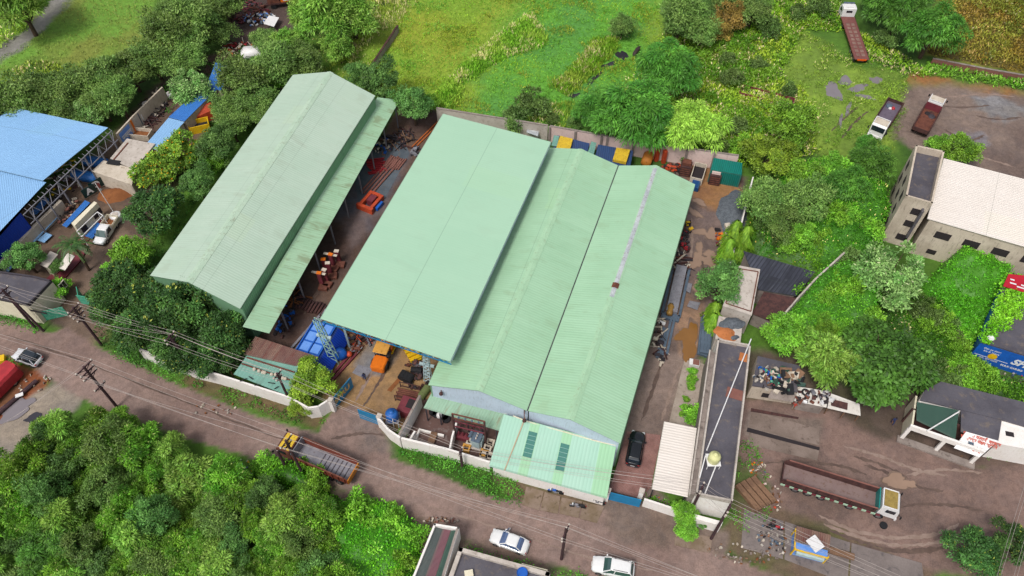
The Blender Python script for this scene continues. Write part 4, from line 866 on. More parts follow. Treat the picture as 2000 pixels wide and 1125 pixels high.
# small cream room with a frame
cr, w = block('cream_room', 'small roofless cream room with a dark window beside the white pickup', 'outbuilding', [(139,436),(184,393),(190,396),(146,441)], 2.8, M['cream'], M['cream'])
window_on(cr, P(146,441,2.8), P(190,396,2.8), 3.2, .9, 1.6, 1.0); window_on(cr, P(146,441,2.8), P(190,396,2.8), .5, .6, 1.0, 1.3)
pg = thing('pergola_frame', 'white steel frame over a maroon floor beside the cream room', 'frame', dn(P(178,440),0)); q = [P(*p, 2.4) for p in ((150,452),(190,414),(201,421),(160,462))]
for i, (a, b) in enumerate(((0,1),(1,2),(2,3),(3,0))): put('rail', MB().bar(q[a], q[b], .1), M['white'], pg)
for p in q: put('post', MB().bar(dn(p,0), dn(p,2.4), .09), M['white'], pg)
put('floor', MB().prism([tuple(P(*p,.2)[:2]) for p in ((150,468),(195,424),(208,430),(162,480))], 0, .2), M['maroon'], pg)
lean('sheet_porch', 'low porch roof of white corrugated sheet beneath the dark palm', 'porch', ((112,523),(127,528),(146,500),(132,494)), (2.0,2.0,2.3,2.3), M['white_roof'], None)
lean('sheet_porch', 'grey board roof half hidden by the round tree and palm', 'porch', ((78,517),(92,523),(113,497),(98,490)), (2.4,2.4,2.6,2.6), M['conc_lt'], M['cream'])
tag(MB().prism([tuple(P(*p,.25)[:2]) for p in ((90,545),(118,552),(160,505),(172,480),(158,478))], 0, .25).build('maroon_plinth', M['maroon']), 'maroon plinth under the porch roofs', 'plinth')
# cream house at the road corner
wh, w = block('corner_house', 'cream house with a stained dark flat roof at the left road corner', 'house', [(-70,520),(64,538),(100,547),(55,595),(-70,570)], 4.3, M['cream'], M['conc_dk'], .25, .2, rim=M['steel_dk'])
window_on(wh, P(55,595,4.3), P(100,547,4.3), 4.6, 1.6, 1.0, 1.2, frame=M['cream'])
window_on(wh, P(-70,570,4.3), P(55,595,4.3), 9.0, 2.8, 2.4, .35)
# stone shed
st1, w = block('stone_shed', 'cream stone roofed shed beside the brown soil heap', 'outbuilding', [(182,334),(203,314),(262,331),(256,360)], 2.9, M['stone'], M['stone'], overhang=.2)
st2, w = block('grey_roof_store', 'grey slab roofed store above the cream stone shed', 'outbuilding', [(216,309),(248,271),(302,281),(262,330)], 3.1, M['conc_lt'], M['conc_lt'], overhang=.1)
put('roof_beam', MB().bar(P(222,312,3.15), P(250,279,3.15), .2, .1), M['rust'], st2); put('roof_hatch', MB().box(P(222,317,3.12), (2.0,1.0,.06), R(-12)), M['black'], st2)
for ch, x, y, lb in (('D',194,367,'dark green board painted with a white D'),('A',181,380,'dark green board painted with a white A')):
    t = thing('letter_board', lb, 'sign', P(x, y + 4, 0), R(48)); MB().box((0,0,1.2), (2.1,.08,1.6)).build('board', M['green_board'], t); letters(ch, t, (0,-.06,1.2), 1.5, M['txt_white'], (R(90),0,0), bold=True)
    for s_ in (-.8,.8): MB().bar((s_,.06,0),(s_,.06,1.6),.08).build('leg', M['wood'], t)
fp = thing('flag_pole', 'thin pole with a red and white flag by the cream room', 'flag', P(228,424,0)); MB().tube((0,0,0),(-.2,0,7.0),.05).build('pole', M['white'], fp)
MB().slab((-.2,.02,6.9),(-.3,.9,6.3),(-.3,.8,5.4),(-.2,.02,5.9),.02).build('flag', M['red'], fp); MB().slab((-.23,.02,5.88),(-.3,.7,5.38),(-.3,.6,5.0),(-.2,.02,5.4),.02).build('flag_stripe', M['white'], fp)
# long narrow blue roof and painted wall
for i, (q, m_, lb) in enumerate([(((404,166),(432,178),(450,129),(421,122)), 'blue_mid', 'far end of the narrow blue strip roof among the trees'), (((329,229),(360,237),(432,166),(405,160)), 'blue_mid', 'middle stretch of the narrow blue strip roof under the tree'),
        (((283,284),(308,294),(360,238),(329,230)), 'blue_roof', 'pale blue near end of the narrow strip roof')]):
    lean('strip_shed', lb, 'shed', q, (3.0 - .02*i, 2.8 - .02*i, 2.8 - .02*i, 3.0 - .02*i), M[m_], M['plaster'])
mw = free_wall('boundary wall with faded blue mural paint near the blue strip roof', [(228,262),(262,225),(318,170)], 2.8, M['plaster'], th=.25, name='mural_wall')
a, b = P(228,262,2.8), P(262,225,2.8); dv = (dn(b,0) - dn(a,0)).normalized(); nv = Vector((dv.y, -dv.x, 0)); mrz = math.atan2(dv.y, dv.x)
for u, w_, z, h, m_ in ((.3,2.6,.3,2.2,'blue_lt'),(3.4,.4,.2,2.5,'orange'),(4.0,1.2,.4,2.0,'conc_lt'),(5.4,2.4,.3,2.3,'slate'),(5.9,.6,.9,1.1,'white'),(6.4,.5,.6,.6,'orange_red')):
    put('painted_patch', MB().box(dn(a, z + h/2) + dv * (u + w_/2) + nv * (.03 if h > 1.2 else .06), (w_, .04, h), mrz), M[m_], mw)
letters('उत्तम', mw, rel(mw.location, 0, dn(a, 1.4) + dv * 1.7 + nv * .08), 1.0, M['txt_white'], (R(90), 0, mrz), bold=True)
tag(MB().lathe(P(283,229,0), [(.3,0),(.9,.2),(1.0,.7),(.6,1.0),(.2,1.1)], 9).build('scrap_bundle', M['yellow'], smooth=False), 'crumpled yellow sheet bundle by the mural wall', 'bundle')
for (x, y, r, lb) in ((288,211,.55,'white drum by the mural wall'),(335,191,.5,'small white dish far along the mural wall'),(230,429,.85,'white plastic drum behind the pickup')):
    t = thing('drum', lb, 'drum', P(x, y, 0)); MB().lathe((0,0,0), [(r*.9,0),(r,.1),(r,1.0),(r*.9,1.1)], 16).build('body', M['white'], t, smooth=True); MB().lathe((0,0,1.1), [(r*.6,0),(r*.6,.05)], 14).build('lid', M['conc_lt'], t)
def skip(label, px, py, L, W, h, rz, mat, inner=None, wall=.12, z=0):
    t = thing('open_bin', label, 'bin', P(px, py, z), rz); mb = MB()
    mb.boxb((0,0,0),(L,W,.1)); 
    for s_ in (-1,1): mb.boxb((0,s_*(W/2-wall/2),.1),(L,wall,h)); mb.boxb((s_*(L/2-wall/2),0,.1),(wall,W-2*wall-.002,h))
    mb.build('shell', mat, t); MB().boxb((0,0,.1),(L-2*wall-.02,W-2*wall-.02,h*.35)).build('load', inner or M['dark'], t); return t
skip('yellow edged open bin among the trees by the blue strip roof', 392,252,3.2,2.0,1.3,R(20),M['yellow'])
skip('open white framed bin by the grey roofed store', 277,267,3.6,1.8,1.0,R(-8),M['stone'],M['soil'])
tag(MB().loft([[(x, y*s, z*s) for y, z in ((-1.4,0),(-1.2,1.6),(0,2.2),(1.2,1.6),(1.4,0))] for x, s in ((-2,.8),(-1.5,1),(1.5,1),(2,.8))]).build('rusty_tank', M['orange_red'], loc=P(402,228,0), rz=R(40)), 'rusty orange tank shell under the trees left of the faded shed', 'tank')
# scrap yard at the top edge
tk = thing('truck_body', 'battered orange and white truck body at the top edge scrap yard', 'truck', P(558,8,0), R(14))
MB().boxb((0,0,.9),(6.5,2.6,.3)).build('chassis', M['rust_dk'], tk); MB().boxb((1.2,0,1.203),(3.8,2.5,2.2)).build('box_body', M['orange'], tk); MB().boxb((-2.0,0,1.203),(2.2,2.5,1.9)).build('cab', M['rust'], tk); MB().boxb((1.0,-1.3,1.5),(2.4,.08,1.6)).build('side_panel', M['white'], tk)
for x in (-2.2,1.6,2.6): 
    for s_ in (-1,1): MB().lathe((x,s_*1.1,.5), [(.5,-.15),(.5,.15)], 14, rx=R(90)).build('wheel', M['tyre'], tk)
lying('scrap_sheet', 'white sheet slab on the scrap heap at the top edge', 'sheet', ((515,46),(535,52),(545,34),(525,30)), 1.2, M['white'])
ch_ = thing('covered_car', 'white covered car body among the trees above the faded shed', 'car', P(497,108,0), R(10))
MB().loft([[(x, y*s, z*h) for y, z in ((-1.1,0),(-1.1,.6),(-.8,1.5),(.8,1.5),(1.1,.6),(1.1,0))] for x, s, h in ((-2.2,.85,.6),(-1.5,1,1),(1.2,1,1),(2.2,.85,.55))]).build('cover', M['white'], ch_, smooth=True)
rn = random.Random(3)
def junk(label, px, py, rx, ry, n, mats, group=None, z=0, smax=.8, name='scrap_heap', seed=1, cat='scrap', flat=.5, long=.0):
    """one heap of tangled scrap: many bits in one pile"""
    c = P(px, py, z); r = random.Random(seed); mb = MB()
    for k in range(n):
        t = r.uniform(0, 6.28); d = math.sqrt(r.random()); s = r.uniform(.2, smax); hz = (1 - d) * flat * 1.2
        if r.random() < long: L = r.uniform(1, 3.2); w_ = r.uniform(.06, .16)
        else: L = s; w_ = s * r.uniform(.25, .8)
        mb.box((rx*d*math.cos(t), ry*d*math.sin(t), hz + .12), (L, w_, r.uniform(.05, .35)), r.uniform(0, 3.14), r.randrange(len(mats)), r.uniform(-.4,.4), r.uniform(-.4,.4))
    return tag(mb.build(name, mats, loc=c), label, cat, group)
junk('tangled dark scrap iron heap at the top edge', 478,22,4.5,4.0,110,[M['rust_dk'],M['rust'],M['steel_dk'],M['maroon']],long=.4,seed=2,smax=1.2)
junk('pale mixed rubbish heap in the scrap yard at the top edge', 505,38,3.2,2.2,90,[M['white'],M['stone'],M['slate'],M['blue_lt'],M['rust']],seed=3)
junk('heap of red and dark scrap near the far end of the strip roof', 463,98,3.0,2.2,60,[M['red'],M['rust_dk'],M['orange_red'],M['stone']],seed=4,long=.3)
junk('line of dark scrap along the painted boundary wall', 300,215,2.2,5.0,120,[M['rust_dk'],M['steel_dk'],M['stone'],M['dark']],long=.5,seed=5)
junk('scrap and machine parts under the blue roof edge', 128,355,2.5,5.0,70,[M['rust_dk'],M['steel'],M['stone'],M['dark'],M['yellow']],seed=6,long=.2)
junk('scrap left of the rusty orange tank', 385,300,2.0,3.0,60,[M['rust_dk'],M['rust'],M['soil']],seed=7)
junk('bricks and boards behind the cream room', 145,412,2.6,3.0,50,[M['brick_red'],M['wood'],M['stone'],M['dark']],seed=8)
# ------------------------------------------------------------------ foliage
def leaf_mat():
    t = NT('foliage'); a = t.n('ShaderNodeVertexColor'); a.layer_name = 'Col'; oi = t.n('ShaderNodeObjectInfo')
    hs = t.n('ShaderNodeHueSaturation'); t.l(a.outputs[0], hs.inputs['Color'])
    t.l(t.m('ADD', .481, t.m('MULTIPLY', oi.outputs['Random'], .02)), hs.inputs['Hue']); t.l(t.m('ADD', .8, t.m('MULTIPLY', oi.outputs['Random'], .4)), hs.inputs['Value'])
    t.b.inputs['Specular IOR Level'].default_value = .3; t.set(t.b.inputs['Base Color'], hs.outputs[0]); t.b.inputs['Roughness'].default_value = .5
    tr = t.n('ShaderNodeBsdfTranslucent'); t.l(hs.outputs[0], tr.inputs[0]); mx = t.n('ShaderNodeMixShader'); mx.inputs[0].default_value = .18
    t.l(t.b.outputs[0], mx.inputs[1]); t.l(tr.outputs[0], mx.inputs[2]); t.l(mx.outputs[0], t.out.inputs[0]); return t.mat
LEAF = leaf_mat()
def unit(a): return a / (np.linalg.norm(a, axis=1, keepdims=True) + 1e-9)
def leaves(p, ax, nr, l, w, colr, bend=None):
    """diamond leaves: base p, axis ax, face normal about nr; returns V, F, Col"""
    ax = unit(ax); sd = unit(np.cross(ax, nr)); l = np.asarray(l)[:, None]; w = np.asarray(w)[:, None]
    m = p + ax * l * .45; tip = p + ax * l
    if bend is not None: tip = tip + np.array([0, 0, -1.0]) * l * bend
    V = np.stack([p, m + sd * w * .5, tip, m - sd * w * .5], 1).reshape(-1, 3); n = len(p)
    F = (np.arange(n)[:, None] * 4 + np.arange(4)[None, :])
    c = np.repeat(np.c_[colr, np.ones(n)], 4, 0); return V, F, c
def rand_dir(n, rng): return unit(rng.normal(size=(n, 3)))
def L3(h, k=.8): return np.array(C(h, k)[:3])
def crown_mesh(spec, seed):
    rng = np.random.default_rng(seed); nb = spec['nb']; Rx, Rz = spec['R'], spec['H']
    d = rand_dir(nb * 4, rng); d = d[d[:, 2] > spec.get('zmin', -.35)][:nb]; f = rng.uniform(.35, .95, len(d))[:, None] ** .6
    lob = 1 + .22 * np.sin(3 * np.arctan2(d[:, 1], d[:, 0]) + rng.uniform(0, 6)) + .14 * np.sin(5 * np.arctan2(d[:, 1], d[:, 0]) + rng.uniform(0, 6))
    bc = d * f * np.array([Rx, Rx, Rz]) * lob[:, None] * .86; rb = spec['rb'] * rng.uniform(.7, 1.3, len(d))
    tone = rng.uniform(1 - spec.get('tone', .25), 1 + spec.get('tone', .25), len(d)); mixv = rng.random(len(d))
    n = spec['nl']; idx = np.repeat(np.arange(len(d)), n); dd = rand_dir(len(idx), rng); dd[:, 2] = np.where(dd[:, 2] < -.25, -dd[:, 2], dd[:, 2])
    out = unit(dd + .35 * unit(bc)[idx])
    rr = rb[idx] * rng.uniform(.45, 1.08, len(idx)); p = bc[idx] + out * rr[:, None] * np.array([1, 1, spec.get('flat', .75)])
    ax = out * spec.get('outw', .6) + rand_dir(len(idx), rng) * spec.get('rnd', .7); ax[:, 2] -= spec.get('droop', .2)
    nr = unit(out + np.array([0, 0, .6]) + .5 * rand_dir(len(idx), rng))
    s = rng.uniform(.65, 1.3, len(idx)); c1, c2 = L3(spec['c1'], spec.get('k', 1.0)), L3(spec['c2'], spec.get('k', 1.0))
    mm = np.clip(mixv[idx] * .7 + rng.random(len(idx)) * .3, 0, 1)[:, None]; col = (c1 * (1 - mm) + c2 * mm) * (tone[idx] * rng.uniform(.55, 1.4, len(idx)))[:, None]
    if 'fl' in spec:
        k = rng.random(len(idx)) < spec['flp'] * (1.8 * (out[:, 2] > .2)); col[k] = L3(spec['fl'], 1.0) * rng.uniform(.8, 1.2, (k.sum(), 1))
    V, F, c = leaves(p, ax, nr, spec['l'] * s, spec['w'] * s, col, spec.get('bend'))
    return V, F, c, bc
PROTO = {}
SPECS = {
 'feathery_tree': dict(R=4.0, H=3.4, nb=46, rb=1.15, nl=170, l=.62, w=.16, c1='#5f9a34', c2='#93b852', outw=.9, rnd=.55, droop=.15, bend=.25, tone=.3, hc=4.2),
 'thicket_tree': dict(R=4.2, H=3.2, nb=58, rb=1.0, nl=190, l=.46, w=.13, c1='#417f20', c2='#80b63a', outw=.9, rnd=.6, droop=.1, bend=.2, tone=.5, hc=3.8, fl='#b4c070', flp=.015),
 'bushy_tree': dict(R=4.2, H=3.4, nb=46, rb=1.2, nl=180, l=.45, w=.16, c1='#55803a', c2='#7fa050', outw=.5, rnd=.9, droop=.1, tone=.3, hc=4.2),
 'mango_tree': dict(R=4.5, H=4.0, nb=52, rb=1.2, nl=170, l=.5, w=.2, c1='#345c2c', c2='#4f7a38', outw=.7, rnd=.7, droop=.3, tone=.5, hc=5.0, fl='#94a040', flp=.014),
 'weeping_tree': dict(R=4.6, H=3.6, nb=70, rb=1.1, nl=190, l=.55, w=.11, c1='#366f24', c2='#629c38', outw=1.0, rnd=.35, droop=.35, bend=.4, tone=.3, hc=4.2),
 'pale_weeping_tree': dict(R=4.2, H=3.2, nb=64, rb=1.1, nl=180, l=.55, w=.11, c1='#84b83c', c2='#a4cc54', outw=1.0, rnd=.35, droop=.4, bend=.4, tone=.25, hc=3.8),
 'broadleaf_tree': dict(R=5.2, H=3.6, nb=90, rb=1.2, nl=130, l=.55, w=.28, c1='#336c22', c2='#568f38', outw=.6, rnd=.6, droop=.35, bend=.15, tone=.32, hc=4.6),
 'blossoming_tree': dict(R=4.6, H=3.6, nb=56, rb=1.1, nl=140, l=.48, w=.2, c1='#5f9448', c2='#92b86c', outw=.6, rnd=.8, droop=.1, tone=.3, hc=4.4, fl='#c0cc9a', flp=.025),
 'flowering_tree': dict(R=4.6, H=3.6, nb=50, rb=1.1, nl=130, l=.55, w=.24, c1='#4a7a2c', c2='#8cb03a', outw=.6, rnd=.8, droop=.1, tone=.4, hc=4.4, fl='#f0b020', flp=.022),
 'dense_tree': dict(R=4.2, H=3.4, nb=56, rb=1.0, nl=170, l=.36, w=.18, c1='#5f8a24', c2='#8fae38', outw=.5, rnd=.9, droop=.1, tone=.35, hc=4.2),
 'blooming_tree': dict(R=4.0, H=3.2, nb=50, rb=1.0, nl=130, l=.42, w=.18, c1='#8f8438', c2='#b39c4e', outw=.5, rnd=.9, droop=.0, tone=.3, hc=3.6),
 'round_tree': dict(R=4.0, H=3.4, nb=56, rb=.95, nl=170, l=.34, w=.16, c1='#47783a', c2='#6c9a4c', outw=.5, rnd=.9, droop=.1, tone=.3, hc=4.4),
 'leafy_tree': dict(R=3.6, H=2.8, nb=54, rb=.9, nl=150, l=.4, w=.17, c1='#54942a', c2='#82b83c', outw=.6, rnd=.7, droop=.2, tone=.3, hc=3.2),
 'leafy_bush': dict(R=2.0, H=1.5, nb=24, rb=.7, nl=120, l=.34, w=.16, c1='#559828', c2='#84bc3c', outw=.6, rnd=.8, droop=.0, tone=.3, hc=1.2),
 'dark_bush': dict(R=2.0, H=1.5, nb=24, rb=.7, nl=120, l=.36, w=.14, c1='#4a6e34', c2='#6c8a46', outw=.6, rnd=.8, droop=.0, tone=.3, hc=1.2),
}
def make_proto(kind, seed):
    spec = SPECS[kind]; V, F, c, bc = crown_mesh(spec, seed); hc = spec['hc']; rng = random.Random(seed)
    root = thing(kind, kind, 'tree', (0, 0, -900)); V = V + np.array([0, 0, hc])
    np_mesh('crown', V, F, LEAF, root, {'Col': c})
    if kind not in ('leafy_bush', 'dark_bush'):
        mb = MB(); f0 = Vector((rng.uniform(-.2,.2), rng.uniform(-.2,.2), hc * .42)); r0 = .05 * spec['R'] + .05
        mb.tube((0,0,-.1), f0, r0 * 1.25, r0, 8)
        for b in bc[::max(1, len(bc) // 11)]:
            e = Vector(b) * .8 + Vector((0, 0, hc)); m_ = (f0 + e) / 2 + Vector((0, 0, -.12 * spec['R'])); mb.path([f0, m_, e], r0 * .6, 5, 0, .03)
        mb.build('trunk', M['bark'], root)
    return root
def proto(kind, v):
    if (kind, v) not in PROTO: PROTO[(kind, v)] = [make_proto(kind, sum(map(ord, kind)) * 7 + v * 101), False]
    return PROTO[(kind, v)]
TRN = random.Random(11)
def depth_at(px, py, z): q = P(px, py, z); return q.y * CP + (CAM_H - z) * SP
def tree(kind, px, py, rpx, label, cat='tree', group=None, v=None, squash=None):
    """crown centre and radius as surveyed on the photograph"""
    spec = SPECS[kind]; v = TRN.randrange(4 if kind == 'thicket_tree' else 2) if v is None else v; squash = squash or TRN.uniform(.85, 1.2); s = 1.0
    for _ in range(3): s = rpx * depth_at(px, py, spec['hc'] * s) / FPX / spec['R']
    c = P(px, py, spec['hc'] * s); pr = proto(kind, v); rz = TRN.uniform(0, 6.28); sc = (s, s, s * (squash or 1))
    if not pr[1]:
        pr[1] = True; o = pr[0]; o.location = dn(c, 0); o.rotation_euler.z = rz; o.scale = sc; o['label'] = label; o['category'] = cat
        if group: o['group'] = group
    else: o = copy_thing(pr[0], dn(c, 0), rz, label, group, sc); o['category'] = cat
    if not group and 'group' in o: del o['group']
    return o
def T(kind, rows, cat='tree', group=None, label=None):
    for r in rows: tree(kind, r[0], r[1], r[2], label or r[3], cat, group)
# the thicket below the road
def in_poly(x, y, poly):
    c = False; n = len(poly)
    for i in range(n):
        (x0, y0), (x1, y1) = poly[i], poly[(i+1) % n]
        if (y0 > y) != (y1 > y) and x < (x1-x0)*(y-y0)/(y1-y0) + x0: c = not c
    return c
WOOD = [(-40,905),(70,885),(110,850),(150,815),(215,820),(260,850),(330,840),(385,875),(400,905),(455,895),(505,930),(470,990),(560,945),(640,985),(650,1060),(680,1130),(690,1190),(-40,1190)]
k = 0
for iy, y in enumerate(range(800, 1200, 44)):
    for x in range(-30, 720, 62):
        X_, Y_ = x + (28 if iy % 2 else 0) + TRN.uniform(-12, 12), y + TRN.uniform(-10, 10)
        if in_poly(X_, Y_, WOOD): tree(('feathery_tree','thicket_tree','thicket_tree','round_tree','thicket_tree','bushy_tree','thicket_tree')[k % 7], X_, Y_, TRN.uniform(34, 52), 'green tree crowded in the dense thicket below the road', 'tree', 'thicket trees below the road', squash=TRN.uniform(.75, 1.5)); k += 1
tree('weeping_tree', 95, 1075, 62, 'bluish green drooping tree at the bottom left corner of the thicket')
# belt behind the blue yard
T('bushy_tree', [(28,205,56),(95,180,50),(150,178,52),(70,222,44),(205,160,50),(255,140,48),(235,200,44),(300,118,46),(125,215,44),(20,245,30),(200,205,40)], group='trees behind the blue shed', label='dull green tree in the belt behind the blue shed')
T('bushy_tree', [(330,80,52),(380,55,54),(345,125,42),(372,112,38),(425,62,36),(445,20,42),(405,10,40),(330,30,34),(470,160,50),(540,130,52),(590,128,42),(498,195,44),(512,225,34),(440,215,34),(455,250,36),(470,205,36),(520,80,30)], group='trees between the scrap yard and the faded shed', label='olive green tree in the belt between the corner field and the faded shed')
T('blossoming_tree', [(175,226,34,'pale bush like tree close behind the blue roof corner'),(372,172,42,'pale green tree spreading over the narrow blue strip roof')])
T('round_tree', [(425,292,44,'round dense tree touching the middle of the faded shed roof'),(388,357,40,'round dense tree below the first, against the faded shed eave')])
T('flowering_tree', [(350,298,44,'tree with yellow flowers beside the narrow blue strip roof'),(298,335,42,'tree with most yellow flowers beside the cream stone shed'),(335,325,30,'low yellow flowered tree between its two taller neighbours')])
T('leafy_tree', [(415,320,26,'small yellow green tree between the two round dense trees'),(468,232,26,'yellow green tree at the eave of the faded shed'),(545,155,30,'bright tree at the far left corner of the faded shed roof')])
T('mango_tree', [(295,408,54,'dark tree beside the soil heap and pickup')])
T('feathery_tree', [(640,45,54,'large pale olive feathery tree above the faded shed'),(600,20,40,'pale feathery tree next to the scrap yard truck'),(690,40,46,'green feathery tree left of the big field'),(660,95,32,'small feathery tree above the faded shed ridge'),(570,85,36,'dark yellowish tree below the scrap yard'),(40,15,60,'tree at the top left corner by the muddy path')])
T('mango_tree', [(225,555,54),(290,610,62),(385,600,60),(335,665,56),(420,655,56),(270,655,46),(215,605,40),(365,700,44),(410,705,40),(318,560,46),(355,575,50),(330,585,50),(385,600,54),(436,650,46),(445,690,36),(300,565,36)], group='dark mango trees by the left driveway', label='dark dense mango tree in the clump beside the left driveway')
T('leafy_tree', [(258,508,40,'lighter green tree above the dark mango clump'),(228,532,26,'light green tree at the driveway edge')])
T('round_tree', [(50,505,40,'tree over the roof of the cream corner house'),(112,520,20,'small tree over the maroon plinth')])
T('leafy_bush', [(117,566,24,'rounded green bush at the wall of the cream corner house')], cat='bush')
# behind the works
T('round_tree', [(745,170,44,'dark tree behind the far end of the lean-to roof'),(808,208,42,'dark tree leaning over the far end of the scrap yard lane'),(700,155,30,'dark tree at the far ridge end of the faded shed')])
T('leafy_tree', [(842,205,20,'slim yellow green tree at the corner of the grey white boundary wall')])
T('weeping_tree', [(1302,140,64,'round weeping tree standing alone in the weeds above the mint sheds'),(1240,222,80,'large dark weeping tree hanging over the pink boundary wall'),(1160,225,40,'smaller weeping tree left of the large one at the pink wall'),(1758,28,56,'dark weeping tree right of the flatbed truck cab'),(1818,70,56,'dark weeping tree at the brick wall end'),(1712,4,32,'weeping tree at the top edge behind the flatbed cab')])
T('pale_weeping_tree', [(1355,252,58,'pale yellow green weeping tree over the pink wall')])
T('bushy_tree', [(1330,35,52,'dark green tree at the right edge of the big field'),(1370,65,38,'green tree beside the tan flowering tree'),(1215,52,26,'small dark bush like tree standing in the field'),(1470,18,44,'dark tree at the top edge right of the tan tree'),(1415,10,36,'dull tree at the top edge behind the tan tree')])
T('blooming_tree', [(1425,40,36,'tan flowered tree at the top edge'),(1395,65,30,'lower tan flowered tree next to the green tree')])
T('dense_tree', [(1500,300,52,'yellow green broad tree at the right end of the pink wall')])
T('leafy_tree', [(1545,250,46,'bright green tree below the rusty truck bed'),(1630,330,40,'bright green tree left of the parked lorry cab'),(1875,290,38,'bright feathery tree over the far end of the stair block'),(1835,285,26,'bright green tree at the roof of the stair block'),(1530,655,46,'bright green tree beside the office roof'),(1560,350,40,'bright tree in the overgrown plot')])
T('bushy_tree', [(1490,400,50,'mixed dark tree against the thin white wall'),(1570,395,52,'reddish dull tree in the middle of the overgrown plot'),(1525,440,40,'dull tree with yellow blossom above the black shed')])
T('weeping_tree', [(1700,322,46,'green tree in front of the parked lorry cab'),(1650,370,44,'green tree left of the stair block'),(1690,285,20,'small tree at the lorry front')])
tree('blossoming_tree', 1742,528,70,'silvery blossoming tree in front of the bare plaster stair block', squash=.85)
tree('broadleaf_tree', 1732,702,94,'very large broadleaf tree beside the shop row', squash=.8)
T('feathery_tree', [(1610,705,56,'yellow green feathery tree behind the junk store'),(1570,665,34,'small feathery tree behind the junk store roof')])
T('round_tree', [(1405,556,50,'round grey green tree in the right yard beside the small white slab roof')])
T('leafy_tree', [(1338,1005,28,'small yellow green street tree by the closed blue gate'),(1342,1036,24,'low yellow green street tree on the apron slab')])
T('round_tree', [(1372,1020,14,'slim dark green shrub beside the street tree')])
T('mango_tree', [(1905,1075,50,'dark tree at the bottom right corner of the lot'),(1975,1065,42,'dark tree at the far bottom right corner')])
T('dense_tree', [(608,738,48,'dense yellow green tree beside the lettered gate'),(585,790,26,'lower yellow green tree outside the white wall')])
T('leafy_bush', [(640,1090,34),(700,1000,36),(760,1020,36),(800,1050,30),(660,1030,34),(720,1080,36),(780,1100,34),(590,915,24),(620,945,26),(520,905,26)], cat='bush', group='bright creeper covered bushes beside the road', label='bright creeper covered bush at the edge of the road')
T('dark_bush', [(1215,55,24,'dark bush in the middle of the field'),(1040,205,32,'dull bush by the back wall at the field'),(1010,235,30,'dull bush against the grey white boundary wall'),(1728,78,22,'dark bush beside the flatbed truck deck'),(1430,155,24,'dark bush at the end of the rusty truck bed'),(1340,305,18,'dark shrub inside the pink wall corner')], cat='bush')
# mast trees: tall, narrow, drooping
def mast_tree(px, py_top, h, r, label, seed):
    rng = np.random.default_rng(seed); n = 2600; q = P(px, py_top, h); t = thing('mast_tree', label, 'tree', dn(q, 0))
    z = rng.random(n) ** .8; a = rng.uniform(0, 6.28, n); rr = r * (1 - z) ** .6 * (.55 + .45 * np.sin(9 * z + a * 3)) * rng.uniform(.5, 1.1, n) + .1
    p = np.c_[rr * np.cos(a), rr * np.sin(a), .6 + z * (h - .6)]; ax = np.c_[np.cos(a), np.sin(a), np.full(n, -1.6)] + .3 * rand_dir(n, rng); nr = np.c_[np.cos(a), np.sin(a), np.full(n, .8)]
    m_ = rng.random(n)[:, None]; col = (L3('#569022', 1) * (1 - m_) + L3('#8aba3a', 1) * m_) * rng.uniform(.7, 1.25, (n, 1))
    V, F, c = leaves(p, ax, nr, rng.uniform(.4, .8, n), rng.uniform(.12, .2, n), col); np_mesh('crown', V, F, LEAF, t, {'Col': c}); MB().tube((0,0,0),(0,0,h*.9),.14,.04).build('trunk', M['bark'], t)
mast_tree(1443,430,7.0,1.9,'bright drooping mast tree at the thin wall end',1); mast_tree(1464,440,6.5,1.8,'bright drooping mast tree behind the first one',2)
mast_tree(1430,465,6.0,1.7,'bright drooping mast tree nearest the round tree',3); mast_tree(1402,590,4.5,1.4,'mast tree below the round tree in the right yard',4); mast_tree(1398,612,3.6,1.2,'lowest mast tree beside the terrace room',5)
# palm
def palm(px, py, h, label):
    rng = random.Random(8); q = P(px, py, h); t = thing('palm_tree', label, 'palm', dn(q, 0)); MB().path([(0,0,0),(.1,.05,h*.5),(0,0,h)], .22, 8, 0, .16).build('trunk', M['bark'], t)
    P_, A_, N_, L_, W_ = [], [], [], [], []
    for k in range(34):
        a = rng.uniform(0, 6.28); el = rng.uniform(-.2, .9); pos = Vector((0,0,h)); d = Vector((math.cos(a)*math.cos(el), math.sin(a)*math.cos(el), math.sin(el))); L = rng.uniform(2.2, 3.0)
        for j in range(12):
            pos = pos + d * (L/12); d = (d + Vector((0,0,-.13))).normalized(); sd_ = d.cross(Vector((0,0,1))).normalized()
            for s_ in (-1,1):
                P_.append(pos); A_.append(sd_*s_ + d*.7 + Vector((0,0,-.35))); N_.append((0,0,1)); L_.append(.75*(1-.5*j/12)); W_.append(.12)
    P_, A_, N_ = [np.array([tuple(v) for v in x]) for x in (P_, A_, N_)]; m_ = np.random.default_rng(1).random((len(P_),1)); col = L3('#2f5a2e',1)*(1-m_) + L3('#4f7c3c',1)*m_
    V, F, c = leaves(P_, A_, N_, L_, W_, col); np_mesh('frond', V, F, LEAF, t, {'Col': c})
palm(140,478,5.5,'dark palm beside the cream room and pickup')
